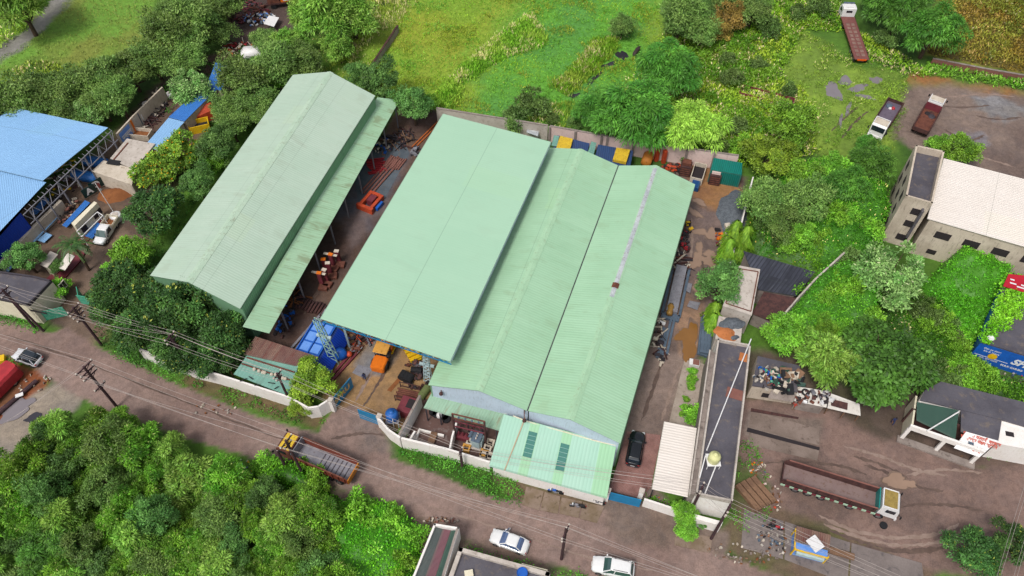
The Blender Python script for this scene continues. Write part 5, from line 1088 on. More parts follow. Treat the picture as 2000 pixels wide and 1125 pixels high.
# ------------------------------------------------------------------ covers nobody could count
def cover(name, label, poly, dens, hf, spec, seed=1, under=None, cat=None, ragged=.8, clump=None):
    """leaf cover over a ground outline (photo pixels at z=0); hf(x, y, d) gives the height of the mat, d = metres inside the edge"""
    rng = np.random.default_rng(seed); w = [tuple(P(x, y)[:2]) for x, y in poly]; xs, ys = [p[0] for p in w], [p[1] for p in w]
    n = int((max(xs)-min(xs)) * (max(ys)-min(ys)) * dens); X = rng.uniform(min(xs), max(xs), n); Y = rng.uniform(min(ys), max(ys), n)
    d = inside_dist(X, Y, w) + (fbm(X, Y, 2.2, seed + 5) - .5) * 2 * ragged; k = d > 0
    for cx, cy, cr in POOLS: k &= (X - cx) ** 2 + (Y - cy) ** 2 > cr * cr
    if clump is not None: k &= fbm(X, Y, clump[0], seed + 9) > clump[1]
    X, Y, d = X[k], Y[k], d[k]; Z = hf(X, Y, d); e = .3
    gx = (hf(X + e, Y, d) - Z) / e; gy = (hf(X, Y + e, d) - Z) / e; nrm = unit(np.c_[-gx, -gy, np.ones(len(X))])
    m = spec.get('m', 1); X, Y, Z = [np.repeat(a, m) for a in (X, Y, Z)]; nrm = np.repeat(nrm, m, 0); n = len(X); cl = np.repeat(rng.uniform(.7, 1.3, n // m), m)
    j = spec.get('spread', .15); p = np.c_[X + rng.normal(0, j, n), Y + rng.normal(0, j, n), Z * rng.uniform(spec.get('zlo', .8), 1, n)]
    rd = rand_dir(n, rng); ax = nrm * spec.get('up', .5) + rd * spec.get('rnd', .8); ax[:, 2] = np.abs(ax[:, 2]) * spec.get('az', 1); nr = unit(nrm + .6 * rand_dir(n, rng)) if spec.get('up', .5) < 1 else rand_dir(n, rng)
    big = np.clip((fbm(X, Y, spec.get('ps', 4), seed + 3) - .36) / .28, 0, 1); q = np.clip(big * .75 + rng.random(n) * .25, 0, 1)[:, None]
    col = (L3(spec['c1'], 1) * (1 - q) + L3(spec['c2'], 1) * q) * (cl * rng.uniform(.6, 1.35, n))[:, None]
    if 'fl' in spec:
        hot = np.clip((fbm(X, Y, spec.get('fs', 3), seed + 7) - .42) / .2, 0, 1); kk = rng.random(n) < spec['flp'] * hot * 2; col[kk] = L3(spec['fl'], 1) * rng.uniform(.75, 1.2, (kk.sum(), 1))
    s = rng.uniform(.6, 1.35, n); V, F, c = leaves(p, ax, nr, spec['l'] * s, spec['w'] * s, col, spec.get('bend'))
    if under:
        st = .6; gxs = np.arange(min(xs) - 1, max(xs) + 1, st); gys = np.arange(min(ys) - 1, max(ys) + 1, st); GX, GY = np.meshgrid(gxs, gys); gx_, gy_ = GX.ravel(), GY.ravel()
        dd = inside_dist(gx_, gy_, w); zz = np.where(dd > -.3, hf(gx_, gy_, np.maximum(dd, 0)) - .12, -.5); nx = len(gxs); i = (np.arange(len(gys)-1)[:, None] * nx + np.arange(nx-1)[None, :]).ravel()
        Fq = np.stack([i, i+1, i+nx+1, i+nx], 1); keep = (dd[Fq] > -.3).any(1); b = len(V)
        V = np.vstack([V, np.c_[gx_, gy_, zz]]); F = np.vstack([F, Fq[keep] + b]); c = np.vstack([c, np.tile(np.r_[L3(under, 1), 1], (len(gx_), 1))])
    o = np_mesh(name, V, F, LEAF, None, {'Col': c}); o['kind'] = 'stuff'
    return o
def flat(h, s=3.0, seed=2): return lambda x, y, d: h * np.clip(d / 1.0, .15, 1) * (.45 + 1.1 * fbm(x, y, s, seed))
def blobs(bl, base=.3, seed=4):
    B = [(tuple(P(x, y)[:2]), r, h) for x, y, r, h in bl]
    def f(x, y, d):
        z = np.full(np.shape(x), 0.0)
        for (cx, cy), r, h in B:
            q = np.clip(1 - ((x - cx) ** 2 + (y - cy) ** 2) / (r * r), 0, 1); z = np.maximum(z, h * q ** .5)
        return (z + base) * np.clip(d / .8, .1, 1) * (.35 + .8 * fbm(x, y, 3.2, seed) + .5 * fbm(x, y, 1.1, seed + 8))
    return f
GRASS = dict(c1='#8cac26', c2='#5c9c2c', l=.36, w=.09, up=.7, rnd=.7, m=2, spread=.12, ps=9, fl='#a8ae4a', flp=.05, fs=6)
cover('field_grass', '', [(690,160),(780,45),(840,-30),(1300,-30),(1290,100),(1200,200),(1060,250),(870,215)], 7, flat(.12), dict(GRASS), 1)
cover('field_grass', '', [(560,140),(700,-30),(840,-30),(780,60),(690,170),(650,150)], 6, flat(.3), dict(GRASS, c1='#97a040', c2='#7fa23c', fl='#d8cc90', flp=.2), 2)
cover('field_grass', '', [(-50,170),(-50,120),(30,100),(110,40),(150,-30),(310,-30),(330,60),(270,115),(150,140)], 6, flat(.15), dict(GRASS, c1='#8a8f44', c2='#6f9a3c', ps=6), 3)
cover('meadow_grass', '', [(1530,120),(1560,60),(1640,90),(1700,125),(1770,150),(1770,210),(1740,310),(1660,330),(1590,300),(1540,240)], 7, flat(.14), dict(GRASS, c1='#7c9634', c2='#6a9a34', ps=4, fl='#5f8a30', flp=.2), 4, clump=(2.2,.4))
REED = dict(c1='#78b434', c2='#a8c850', l=.8, w=.15, up=1.3, rnd=.5, m=4, spread=.3, ps=3, fl='#e4dca0', flp=.22, bend=.12)
cover('reed_strip', '', [(850,185),(905,130),(985,60),(1035,30),(1075,75),(1060,95),(1000,110),(960,130),(905,165),(890,215),(860,215)], 13, flat(.6), REED, 5, under='#5a8f28')
cover('reed_strip', '', [(1080,170),(1140,110),(1160,80),(1205,75),(1210,100),(1180,125),(1140,165),(1105,190)], 14, flat(.7), dict(REED, c1='#74b430'), 6, under='#5a8f28')
cover('reed_strip', '', [(1000,235),(1080,205),(1130,200),(1140,240),(1120,255),(1040,245)], 7, flat(.6), dict(REED, c1='#6f9a38'), 7)
cover('reed_strip', '', [(640,140),(690,60),(700,10),(800,-20),(790,40),(730,70),(690,130)], 6, flat(.5), dict(REED, c1='#9aac48', flp=.3), 8)
WEED = dict(c1='#77b82c', c2='#a8cc3e', l=.5, w=.2, up=.8, rnd=.8, m=3, spread=.3, ps=4, fl='#ece2a8', flp=.16, fs=2.5)
cover('flowering_weeds', '', [(1290,110),(1300,60),(1400,90),(1480,30),(1520,-20),(1640,-20),(1640,60),(1570,60),(1530,130),(1545,230),(1480,300),(1380,280),(1310,250),(1290,190)], 8, flat(.8,4), dict(WEED), 9, under='#4f7c24')
cover('flowering_weeds', '', [(1660,60),(1690,70),(1780,120),(1820,150),(1790,155),(1720,130),(1665,100)], 8, flat(.6), dict(WEED, flp=.2), 10)
cover('flowering_weeds', '', [(1440,150),(1560,170),(1600,230),(1590,300),(1560,310),(1480,270),(1430,210)], 7, flat(.6), dict(WEED, flp=.2, c1='#8fc038'), 11)
cover('flowering_weeds', '', [(1180,255),(1240,130),(1290,90),(1310,130),(1290,200),(1240,260)], 7, flat(.7), dict(WEED, c1='#6aa832', flp=.12), 12)
cover('brown_weeds', '', [(1810,105),(1840,-30),(2070,-30),(2070,150),(1960,135)], 7, flat(.7,4), dict(WEED, c1='#9a8430', c2='#94a23c', fl='#c8b060', flp=.12), 13, under='#5c5420')
cover('weedy_verge', '', [(1780,140),(1830,120),(1960,150),(2070,170),(2070,195),(1960,170),(1860,155)], 9, flat(.6), dict(WEED, c1='#5fae2c', c2='#84c444', flp=.04), 14)
cover('flowering_weeds', '', [(0,150),(60,120),(120,130),(230,140),(300,100),(320,60),(340,90),(310,140),(200,160),(100,165),(0,190)], 6, flat(.6), dict(WEED, c1='#8aac40', fl='#e0d898', flp=.2), 15)
cover('weedy_verge', '', [(-30,60),(30,30),(70,-20),(110,-20),(60,50),(0,95),(-30,100)], 7, flat(.8), dict(WEED, c1='#6f9c34'), 16)
VINE = dict(c1='#2f6c16', c2='#6eb22a', l=.3, w=.17, up=.5, rnd=.8, m=4, spread=.28, ps=5, zlo=.85)
cover('creeper_cover', '', [(1480,390),(1540,340),(1620,320),(1700,340),(1730,400),(1720,470),(1690,520),(1640,520),(1600,520),(1560,500),(1480,500)], 19, blobs([(1540,400,7,2.6),(1600,380,7,3.2),(1660,400,7,3.4),(1690,350,6,3),(1630,450,8,2.6),(1570,450,6,2.2),(1700,430,6,3),(1520,450,6,2)]), dict(VINE, fl='#e8e08a', flp=.03), 21, under='#3c7020')
cover('creeper_cover', '', [(1560,580),(1600,540),(1640,520),(1690,540),(1710,600),(1690,660),(1640,660),(1600,650),(1540,660),(1500,650),(1500,630),(1530,610)], 19, blobs([(1600,580,6,2.8),(1650,590,7,3.0),(1670,560,6,2.6),(1620,630,6,2.2),(1560,625,5,1.6)]), dict(VINE, c1='#439222', c2='#74bc34'), 22, under='#3c7420')
cover('creeper_cover', '', [(1800,560),(1840,520),(1880,470),(1920,490),(1960,540),(1965,545),(1915,665),(1880,700),(1850,660),(1830,620)], 24, blobs([(1868,530,4.5,4.2),(1892,548,4.5,4.6),(1880,525,4,4.4),(1840,560,4,2.0),(1930,555,5,3.4),(1870,610,6,1.6),(1905,640,4,1.6)]), dict(VINE, c1='#48981e', c2='#86cc38'), 23, under='#447f20')
def roof_creeper(name, px, z, dens, spec, seed, dz=.25):
    cover(name, '', px, dens, lambda x, y, d: z + dz * np.clip(d, 0, 1) * (.4 + 1.2 * fbm(x, y, 1.2, seed)), dict(spec, zlo=.985), seed, ragged=1.2)
def down(px, z): return [tuple(unproj(P(x, y, z))) for x, y in px]
def unproj(w):
    """ground pixel straight below a point"""
    y, z = w.y, -CAM_H; zc = y * CP - z * SP; yc = y * SP + z * CP; return 1000 + FPX * w.x / zc, 562.5 - FPX * yc / zc
roof_creeper('roof_creeper', down([(1916,668),(1968,538),(2085,560),(2075,610),(2000,600),(1975,625),(1950,650)], 3.95), 3.92, 26, dict(VINE, c1='#5cae1e', c2='#8cd036', l=.34, w=.22), 24)
roof_creeper('roof_creeper', down([(1558,512),(1592,528),(1560,580),(1545,570),(1572,545)], 3.4), 3.45, 20, dict(VINE, c1='#5aa626'), 25)
cover('creeper_cover', '', [(1700,590),(1760,570),(1850,600),(1890,690),(1960,740),(2060,770),(2060,800),(1960,790),(1870,760),(1810,740),(1760,660)], 16, flat(1.3,4), dict(VINE, fl='#ece4a0', flp=.03), 26, under='#2c5a16')
cover('creeper_cover', '', [(1750,400),(1722,470),(1700,500),(1660,500),(1700,420)], 17, flat(1.6,3), dict(VINE), 27, under='#3c7020')
cover('creeper_cover', '', [(630,1010),(690,970),(760,985),(815,1030),(820,1080),(800,1140),(800,1190),(640,1190),(650,1100)], 20, blobs([(700,1010,4,1.6),(760,1030,4,2.2),(800,1060,3,1.4),(700,1080,5,2.6),(770,1100,4,2.0),(670,1130,5,2.6),(660,1040,4,2)]), dict(VINE, c1='#3f9a18', c2='#74c82a', l=.26, w=.15), 28, under='#3c7c1a')
cover('creeper_cover', '', [(470,930),(520,915),(560,905),(590,905),(640,960),(680,985),(640,1000),(560,960)], 12, blobs([(560,935,3,1.8),(600,950,3,1.8),(640,985,3,1.4)]), dict(VINE, c1='#3f9a1c', c2='#6cc02c', l=.26, w=.15), 29, under='#2c6410')
HEDGE = dict(c1='#35761c', c2='#62a436', l=.24, w=.12, up=.6, rnd=.8, m=5, spread=.2, ps=2)
cover('hedge_strip', '', [(768,888),(790,868),(870,890),(955,912),(1010,940),(1030,965),(1015,985),(960,970),(850,925)], 12, flat(.9,2.2), HEDGE, 31)
cover('hedge_strip', '', [(375,735),(420,752),(560,800),(600,822),(640,815),(625,842),(600,842),(500,800),(420,778),(370,755)], 9, flat(.6,2), HEDGE, 32, clump=(2.5,.42))
cover('hedge_strip', '', [(200,690),(250,690),(330,715),(370,735),(350,755),(270,715)], 9, flat(.9,2), dict(HEDGE, c1='#3f6a26'), 33, clump=(2.5,.38))
cover('hedge_strip', '', [(-40,590),(0,606),(60,630),(84,638),(78,652),(0,626),(-40,612)], 10, flat(.6,2), HEDGE, 34)
cover('hedge_strip', '', [(908,1068),(1000,1095),(1070,1116),(1100,1120),(1160,1124),(1230,1128),(1230,1140),(1100,1140),(1000,1108),(905,1080)], 10, flat(.7,2), HEDGE, 35)
cover('hedge_strip', '', [(20,700),(40,712),(95,745),(110,752),(80,755),(60,735),(0,715),(-30,700)], 9, flat(.4,1.5), HEDGE, 36, clump=(2,.45))
cover('weedy_patch', '', [(1440,900),(1465,860),(1490,900),(1500,960),(1500,1010),(1470,1010),(1440,1060),(1420,1030)], 9, flat(.4,1.5), HEDGE, 37, clump=(2,.42))
cover('weedy_patch', '', [(1255,968),(1300,980),(1330,985),(1330,995),(1300,990),(1256,978)], 16, flat(.8,1), dict(HEDGE, c1='#5a9a28', fl='#d08030', flp=.06), 38)
cover('weedy_patch', '', [(1900,880),(1960,880),(2000,890),(2000,905),(1940,910)], 5, flat(.25,1.5), HEDGE, 39, clump=(2,.5))
cover('weedy_patch', '', [(640,165),(560,150),(480,260),(470,300),(540,160),(650,150)], 5, flat(.6,2), dict(HEDGE), 40)
cover('undergrowth', '', [(380,400),(470,260),(540,150),(600,120),(480,90),(340,130),(300,200),(330,330),(260,460),(200,560),(190,680),(300,720),(460,690),(300,560)], 4, flat(.5,3), dict(HEDGE, c1='#2f5a20', c2='#4f8a30', l=.5), 41, clump=(3,.47))
cover('undergrowth', '', [(1300,190),(1480,300),(1450,330),(1180,265),(1150,240)], 8, flat(.9,3), dict(WEED, c1='#5aa42a', flp=.03), 42)
cover('undergrowth', '', [(1440,560),(1470,350),(1500,330),(1560,330),(1500,480),(1450,480)], 7, flat(1.2,3), dict(VINE, fl='#e8d860', flp=.08), 43)
cover('creeper_cover', '', [(1450,480),(1480,440),(1600,440),(1660,495),(1610,520),(1590,528),(1500,498)], 17, flat(1.4,3), dict(VINE, fl='#e8d860', flp=.03), 44, under='#3c7020')

# rough growth of uneven height
cover('field_tussocks', '', [(690,160),(780,45),(840,-30),(1300,-30),(1290,100),(1200,200),(1060,250),(870,215)], 9, flat(.4,2), dict(GRASS, c1='#8aa82c', c2='#a0b038', l=.45, w=.1, m=2), 51, clump=(5,.63))
cover('field_tussocks', '', [(690,160),(780,45),(840,-30),(1300,-30),(1290,100),(1200,200),(1060,250),(870,215)], 9, flat(.3,2), dict(GRASS, c1='#5c942a', c2='#6aa234', l=.4, w=.1, m=2), 52, clump=(3.5,.65))
cover('tall_weeds', '', [(1290,110),(1400,90),(1520,-20),(1640,-20),(1640,60),(1570,60),(1530,130),(1545,230),(1480,300),(1380,280),(1310,250)], 10, flat(1.5,2.5), dict(WEED, c1='#4f8a22', c2='#78ac34', l=.45, w=.18, flp=.04, m=4), 53, clump=(4,.54))
cover('tall_weeds', '', [(1810,105),(1840,-30),(2070,-30),(2070,150),(1960,135)], 8, flat(1.3,2.5), dict(WEED, c1='#6f8430', c2='#8f9c3a', l=.45, flp=.03), 54, clump=(4,.55))
cover('meadow_tufts', '', [(1530,120),(1560,60),(1640,90),(1700,125),(1770,150),(1770,210),(1740,310),(1660,330),(1590,300),(1540,240)], 8, flat(.35,2), dict(GRASS, c1='#5c8a2a', c2='#8aac36', l=.45, m=3, fl='#d8d090', flp=.1), 55, clump=(2.6,.55))
rn = random.Random(31); PLOT = [(1490,420),(1560,350),(1640,330),(1715,400),(1700,480),(1650,520),(1600,500),(1500,480)]; PLOT2 = [(1540,650),(1600,570),(1650,530),(1710,560),(1700,640),(1640,665)]; PLOT3 = [(1770,600),(1850,620),(1880,690),(1960,745),(1900,770),(1820,740),(1790,680)]
for PL, n_, kinds in ((PLOT, 34, ('leafy_bush','leafy_bush','dark_bush','leafy_tree')), (PLOT2, 18, ('leafy_bush','leafy_bush','leafy_tree')), (PLOT3, 24, ('leafy_bush','dark_bush','leafy_bush'))):
    c_ = 0
    while c_ < n_:
        x, y = rn.uniform(min(p[0] for p in PL), max(p[0] for p in PL)), rn.uniform(min(p[1] for p in PL), max(p[1] for p in PL))
        if in_poly(x, y, PL): tree(kinds[c_ % len(kinds)], x, y, rn.uniform(13, 30), 'creeper grown bush in the overgrown plot right of the yard', 'bush', 'bushes in the overgrown plot', squash=rn.uniform(.9, 1.6)); c_ += 1
for x, y, r in ((1320,60,20),(1310,210,18),(1420,120,18),(1440,250,22),(1500,60,24),(1560,30,20),(1600,20,22),(1480,130,18),(1400,300,22),(1450,290,24),(1540,180,16),(1180,250,18),(1120,245,16),(1080,235,14)): tree('leafy_bush' if (x//10) % 2 else 'dark_bush', x, y, r, 'low bush among the flowering weeds behind the pink wall', 'bush', 'bushes in the flowering weeds', squash=1.2)
# ------------------------------------------------------------------ vehicles (x forward, origin on the ground under the middle)
def ring(x, hw, zs, ws):           # half section mirrored: list of (fraction of half width, z)
    r = [(x, hw * w, z) for w, z in zip(ws, zs)]; return r + [(x, -y, z) for _, y, z in reversed(r)]
def wheel(t, x, y, r, w=.22, name='wheel'):
    q = MB().lathe((0,0,0), [(r*.55,-w/2),(r*.95,-w/2),(r,-w*.35),(r,w*.35),(r*.95,w/2),(r*.55,w/2)], 18, rx=R(90)).build(name, M['tyre'], t, loc=(x, y, r), smooth=False)
    MB().lathe((0,0,0), [(r*.2,-w*.56),(r*.56,-w*.5),(r*.56,w*.5),(r*.2,w*.56)], 12, rx=R(90)).build('rim', M['chrome'], q); return q
def car(label, px, py, rz, L, W, H, paint, glass, kind='sedan', rails=False, door_open=False, plate='txt_white', roofmat=None, group=None):
    t = thing('parked_car', label, 'car', P(px, py, 0), rz, group); hL = L/2; hW = W/2; zb = .62 * H
    suv = kind == 'suv'
    # lower body: bonnet, flanks, tail
    xs = [(-hL,.72,.42,.74*zb),(-hL+.1,.9,.3,.97*zb),(-hL+.5,.98,.25,zb*1.02),(-.2*L,1,.22,zb*1.03),(.12*L,1,.22,zb*1.02),(.24*L,.99,.22,zb*.99),(.36*L,.96,.24,zb*.93),(hL-.22,.86,.28,zb*.84),(hL-.04,.68,.34,zb*.7)]
    rings = [ring(x, hW*k, (lo, lo+.16, (lo+hi)/2, hi-.1, hi, hi+.015), (.86,1,1,.96,.84,0.25)) for x, k, lo, hi in xs]
    MB().loft(rings).build('body', paint, t, smooth=True, bevel=0)
    # glasshouse
    r0, r1 = (-hL+.16, -hL+.5) if suv else (-hL+.62, -hL+1.18); f0, f1 = .225*L, .06*L; zt = H - .05
    g = [(r0,.8,zb*.98,zb*1.02),((r0+r1)/2,.79,zb*.98,(zb+zt)/2+.1),(r1,.76,zb*.98,zt-.03),(-.1*L,.77,zb*.98,zt),(f1,.75,zb*.98,zt-.03),((f0+f1)/2,.79,zb*.98,(zb+zt)/2+.06),(f0,.82,zb*.98,zb*1.0)]
    MB().loft([ring(x, hW, (lo, lo+.02, hi-.06 if hi-lo>.2 else hi-.01, hi), (.98*k/.8, k*1.16, k*.98, k*.8)) for x, k, lo, hi in g]).build('window_glass', glass, t, smooth=False)
    rm = roofmat or paint
    MB().loft([ring(x, hW, (z-.03, z+.012, z+.03), (k, k*.98, k*.7)) for x, k, z in ((r1-.02,.72,zt-.02),(r1+.15,.76,zt),(-.08*L,.77,zt+.015),(f1-.15,.75,zt),(f1+.02,.7,zt-.02))]).build('roof', rm, t, smooth=True)
    for s in (-1, 1):
        for (xa, za, xb, zb_) in ((f0, zb, f1, zt-.01), (r0, zb, r1, zt-.01)): MB().bar((xa, s*hW*.86, za), (xb, s*hW*.74, zb_), .09, .07).build('pillar', paint, t)
        MB().bar((-.03*L, s*hW*.93, zb), (-.05*L, s*hW*.78, zt-.04), .07, .05).build('pillar', paint, t)
        MB().boxb((.17*L, s*(hW+.09), zb*.98), (.14,.2,.13)).build('mirror', paint, t)
        MB().box((hL-.2, s*hW*.66, zb*.72), (.26,.3,.14), s*-.35).build('headlight', M['lamp_white'], t)
        MB().box((-hL+.06, s*hW*.72, zb*.8), (.12,.26,.16), s*.25).build('taillight', M['lamp_red'], t)
        for x in (-.3*L, .31*L): wheel(t, x, s*(hW-.1), .33 if not suv else .37)
        if rails: MB().bar((r1+.25, s*hW*.66, zt+.07), (f1-.25, s*hW*.66, zt+.07), .05).build('roof_rail', M['steel_dk'] if paint is M['car_white'] else M['chrome'], t)
    MB().box((-hL-.02, 0, .5), (.03,.5,.13)).build('number_plate', M[plate], t); MB().box((hL, 0, .42), (.04,.5,.12)).build('number_plate', M['txt_white'], t)
    MB().loft([ring(x, hW*k, (.28,.4,.5), (.9,1,.95)) for x, k in ((-hL-.04,.7),(-hL+.12,.95),(-hL+.3,.97))]).build('bumper', M['steel_dk'] if suv else paint, t)
    if door_open:
        d = MB().boxb((0,0,.35), (1.0,.06,.55)).box((-.05,0,1.1),(.8,.04,.35),0,1).build('door', [paint, glass], t, loc=(.14*L, -hW-.02, 0), rz=0); d.rotation_euler.z = R(180+62)
    return t
def hd(a, b): return AZ(P(*a), P(*b))
car('white sedan with its driver door open on the road', 995,1061, hd((1028,1071),(965,1048)), 4.35,1.75,1.45, M['car_white'], M['glass_b'], door_open=True)
car('white sport utility car with roof rails at the bottom edge of the road', 1196,1112, hd((1232,1119),(1158,1104)), 4.6,1.85,1.75, M['car_white'], M['glass_g'], 'suv', True)
car('glossy black car standing on the red paved drive', 1240,880, hd((1235,910),(1247,843)), 4.55,1.85,1.6, M['car_black'], M['glass'], 'suv')
car('silver white compact car with a dark roof on the left part of the road', 58,703, hd((84,712),(29,692)), 3.95,1.72,1.55, M['car_silver'], M['glass'], 'suv', True, plate='gate_green', roofmat=M['glass'])
# pickup
def pickup(label, px, py, rz):
    t = thing('pickup_truck', label, 'pickup', P(px, py, 0), rz); p = M['car_white']; W = 1.75
    MB().loft([ring(x, .86*k, (.3,.5,z-.12,z,z+.01),(.9,1,.98,.86,.3)) for x,k,z in ((.55,1,1.0),(1.2,1,1.02),(1.7,.98,.98),(2.2,.9,.86),(2.36,.74,.7))]).build('bonnet', p, t, smooth=True)
    MB().loft([ring(x, .85, (.4,1.0,zt-.05,zt),(.98,1,.84,.7)) for x,zt in ((-.5,1.72),(-.2,1.78),(.6,1.78),(1.0,1.5),(1.45,1.06))]).build('cab', p, t, smooth=False)
    MB().loft([[(1.42,y*.8,1.07) for y in (-1,1)]+[(.72,.62,1.72),(.72,-.62,1.72)], [(1.47,y*.8,1.1) for y in (-1,1)]+[(.76,.62,1.76),(.76,-.62,1.76)]]).build('windscreen', M['glass_g'], t)
    for s in (-1,1):
        MB().loft([[(.9,s*.86,1.05),(-.2,s*.87,1.05),(-.2,s*.76,1.62),(.4,s*.76,1.62)],[(.9,s*.89,1.05),(-.2,s*.9,1.05),(-.2,s*.79,1.62),(.4,s*.79,1.62)]]).build('side_window', M['glass'], t)
        MB().boxb((1.1,s*1.0,1.0),(.12,.2,.2)).build('mirror', M['black'], t); MB().box((2.22,s*.62,.78),(.2,.3,.16)).build('headlight', M['lamp_white'], t); MB().box((-2.52,s*.7,.8),(.05,.15,.3)).build('taillight', M['lamp_red'], t)
        for x in (-1.55,1.55): wheel(t, x, s*.76, .34)
    MB().boxb((-1.55,0,.55),(2.0,1.75,.12)).boxb((-1.55,0,.672),(1.86,1.6,.12),0,1).build('bed_floor', [p, M['soil']], t)
    mb = MB(); 
    for s in (-1,1): mb.boxb((-1.55,s*.86,.673),(2.0,.06,.6)).bar((-2.5,s*.86,1.5),(-.6,s*.86,1.5),.06).bar((-2.5,s*.86,1.38),(-.6,s*.86,1.38),.05)
    mb.boxb((-2.53,0,.673),(.06,1.75,.6)).bar((-2.53,-.86,1.5),(-2.53,.86,1.5),.06).bar((-.58,-.86,1.6),(-.58,.86,1.6),.06)
    for s in (-1,1):
        for x in (-2.5,-1.55,-.6): mb.bar((x,s*.86,1.2),(x,s*.86,1.55),.06)
    mb.build('bed_rail', M['cream'], t); MB().boxb((2.3,0,.3),(.16,1.6,.22)).build('bumper', M['black'], t); return t
pickup('white pickup truck with a railed cargo bed on the left driveway', 211,458, hd((226,436),(196,482)))
# lorries
def lorry(label, px, py, rz, L, bed, floor, cabm, cabroof, axles, W=2.45, side=1.1, cab='box', tail=None, bulk=None, stripes=None, load=None, ribs=0, cabL=2.0, bedz=1.25, open_tail=False, rim=None, frontwin=True):
    t = thing('tipper_lorry', label, 'lorry', P(px, py, 0), rz); hL = L/2; bx0, bx1 = -hL, hL - cabL - .25; bl = bx1 - bx0; bc = (bx0+bx1)/2
    MB().boxb((-.2,0,.75),(L-.9,1.0,.35)).build('chassis', M['rust_dk'], t)
    MB().boxb((bc,0,bedz-.1),(bl,W-.12,.1)).build('bed_floor', floor, t)
    for s in (-1,1):
        mb = MB().loft([[(bx0,s*(W/2-.06),bedz-.08),(bx0,s*(W/2-.06),bedz+side-.25),(bx0+.35,s*(W/2),bedz+side),(bx1,s*(W/2),bedz+side),(bx1,s*(W/2-.06),bedz-.08)],
                        [(bx0,s*(W/2+.02),bedz-.08),(bx0,s*(W/2+.02),bedz+side-.25),(bx0+.35,s*(W/2+.08),bedz+side),(bx1,s*(W/2+.08),bedz+side),(bx1,s*(W/2+.02),bedz-.08)]])
        mb.bar((bx0+.35,s*(W/2+.04),bedz+side+.02),(bx1,s*(W/2+.04),bedz+side+.02),.14,.08,0 if rim is None else 1)
        for k in range(9): x = bx0 + .3 + (bl-.6)*k/8; mb.bar((x,s*(W/2+.08),bedz-.1),(x,s*(W/2+.12),bedz+side-.1),.1,.08)
        mb.build('side_panel', bed if rim is None else [bed, rim], t)
        if stripes:
            mb = MB(); nst = 22
            for k in range(nst): x = bx0 + (bl+.6)*(k+.5)/nst; mb.box((x,s*(W/2+.15),bedz-.22),((bl+.6)/nst*.98,.08,.3),0,k%2)
            mb.build('painted_rail', stripes, t)
    MB().boxb((bx1,0,bedz-.1),(.1,W,side+.45)).build('headboard', bulk or bed, t)
    if not open_tail: MB().boxb((bx0-.05,0,bedz-.1),(.1,W,side*.75)).build('tailboard', tail or bed, t)
    if ribs:
        for k in range(ribs): MB().box((bx0 + bl*.62*(k+.5)/ribs,0,bedz+.006),(.12,W-.4,.03)).build('floor_rib', M['steel_dk'], t)
    if load:
        for m_, lx, ly, lw, lh, ll in load: MB().lathe((bc+lx,ly,bedz), [(lw,0),(lw*.9,lh*.5),(lw*.5,lh),(.05,lh*1.05)], 9).build('load', m_, t)
    # cab
    cx0, cx1 = hL - cabL, hL; zc = 2.75
    prof = [(cx0,.95),(cx0,zc-.1),(cx0+.15,zc),(cx1-.45,zc),(cx1-.12,zc-.25),(cx1,1.55),(cx1,.8),(cx0,.8)]
    MB().loft([[(x,-W/2+.06,z) for x,z in prof],[(x,W/2-.06,z) for x,z in prof]]).build('cab', cabm, t)
    MB().boxb(((cx0+cx1)/2-.15,0,zc+.002),(cabL-.6,W-.35,.1)).build('cab_roof', cabroof, t)
    for s in (-1,1): MB().boxb(((cx0+cx1)/2-.15,s*(W/2-.13),zc+.003),(cabL-.5,.1,.2)).build('roof_rail', cabm, t)
    MB().bar((cx0+.02,-W/2+.1,zc+.15),(cx0+.02,W/2-.1,zc+.15),.1,.1).build('roof_rail', cabm, t)
    MB().loft([[(cx1-.11,-W/2+.2,zc-.3),(cx1-.11,W/2-.2,zc-.3),(cx1+.01,W/2-.2,1.65),(cx1+.01,-W/2+.2,1.65)],[(cx1-.07,-W/2+.2,zc-.3),(cx1-.07,W/2-.2,zc-.3),(cx1+.05,W/2-.2,1.65),(cx1+.05,-W/2+.2,1.65)]]).build('windscreen', M['glass'], t)
    for s in (-1,1):
        MB().box(((cx0+cx1)/2+.1,s*(W/2-.05),2.1),(cabL*.5,.05,.65)).build('side_window', M['glass'], t); MB().box((cx1+.03,s*.85,1.05),(.06,.3,.2)).build('headlight', M['lamp_white'], t); MB().bar((cx1-.1,s*(W/2+.05),2.3),(cx1+.2,s*(W/2+.25),2.2),.06).box((cx1+.2,s*(W/2+.25),2.05),(.08,.2,.45)).build('mirror', M['black'], t)
        for ax in axles: wheel(t, ax*hL, s*(W/2-.08), .5, .3)
    MB().boxb((cx1+.08,0,.5),(.2,W-.1,.35)).build('bumper', cabm, t); return t
YR = M['yellow_rust']
lorry('tipper lorry with a yellow rusty cab roof and empty rusted bed on the road', 625,906, hd((690,928),(560,872)), 9.6, weathered('dull_red_side', '#86402f', '#6a3428', '#4a3028', rough=.7, scale=2), M['steel'], M['rust'], YR, (-.72,-.46,.62), tail=weathered('dull_orange_tail', '#cf8426', '#a8622a', '#5f4030', rough=.6, scale=2), bulk=M['steel'], ribs=8, side=1.25, rim=M['rust'])
CON = plain('teal_paint', '#1f8f8a', .5)
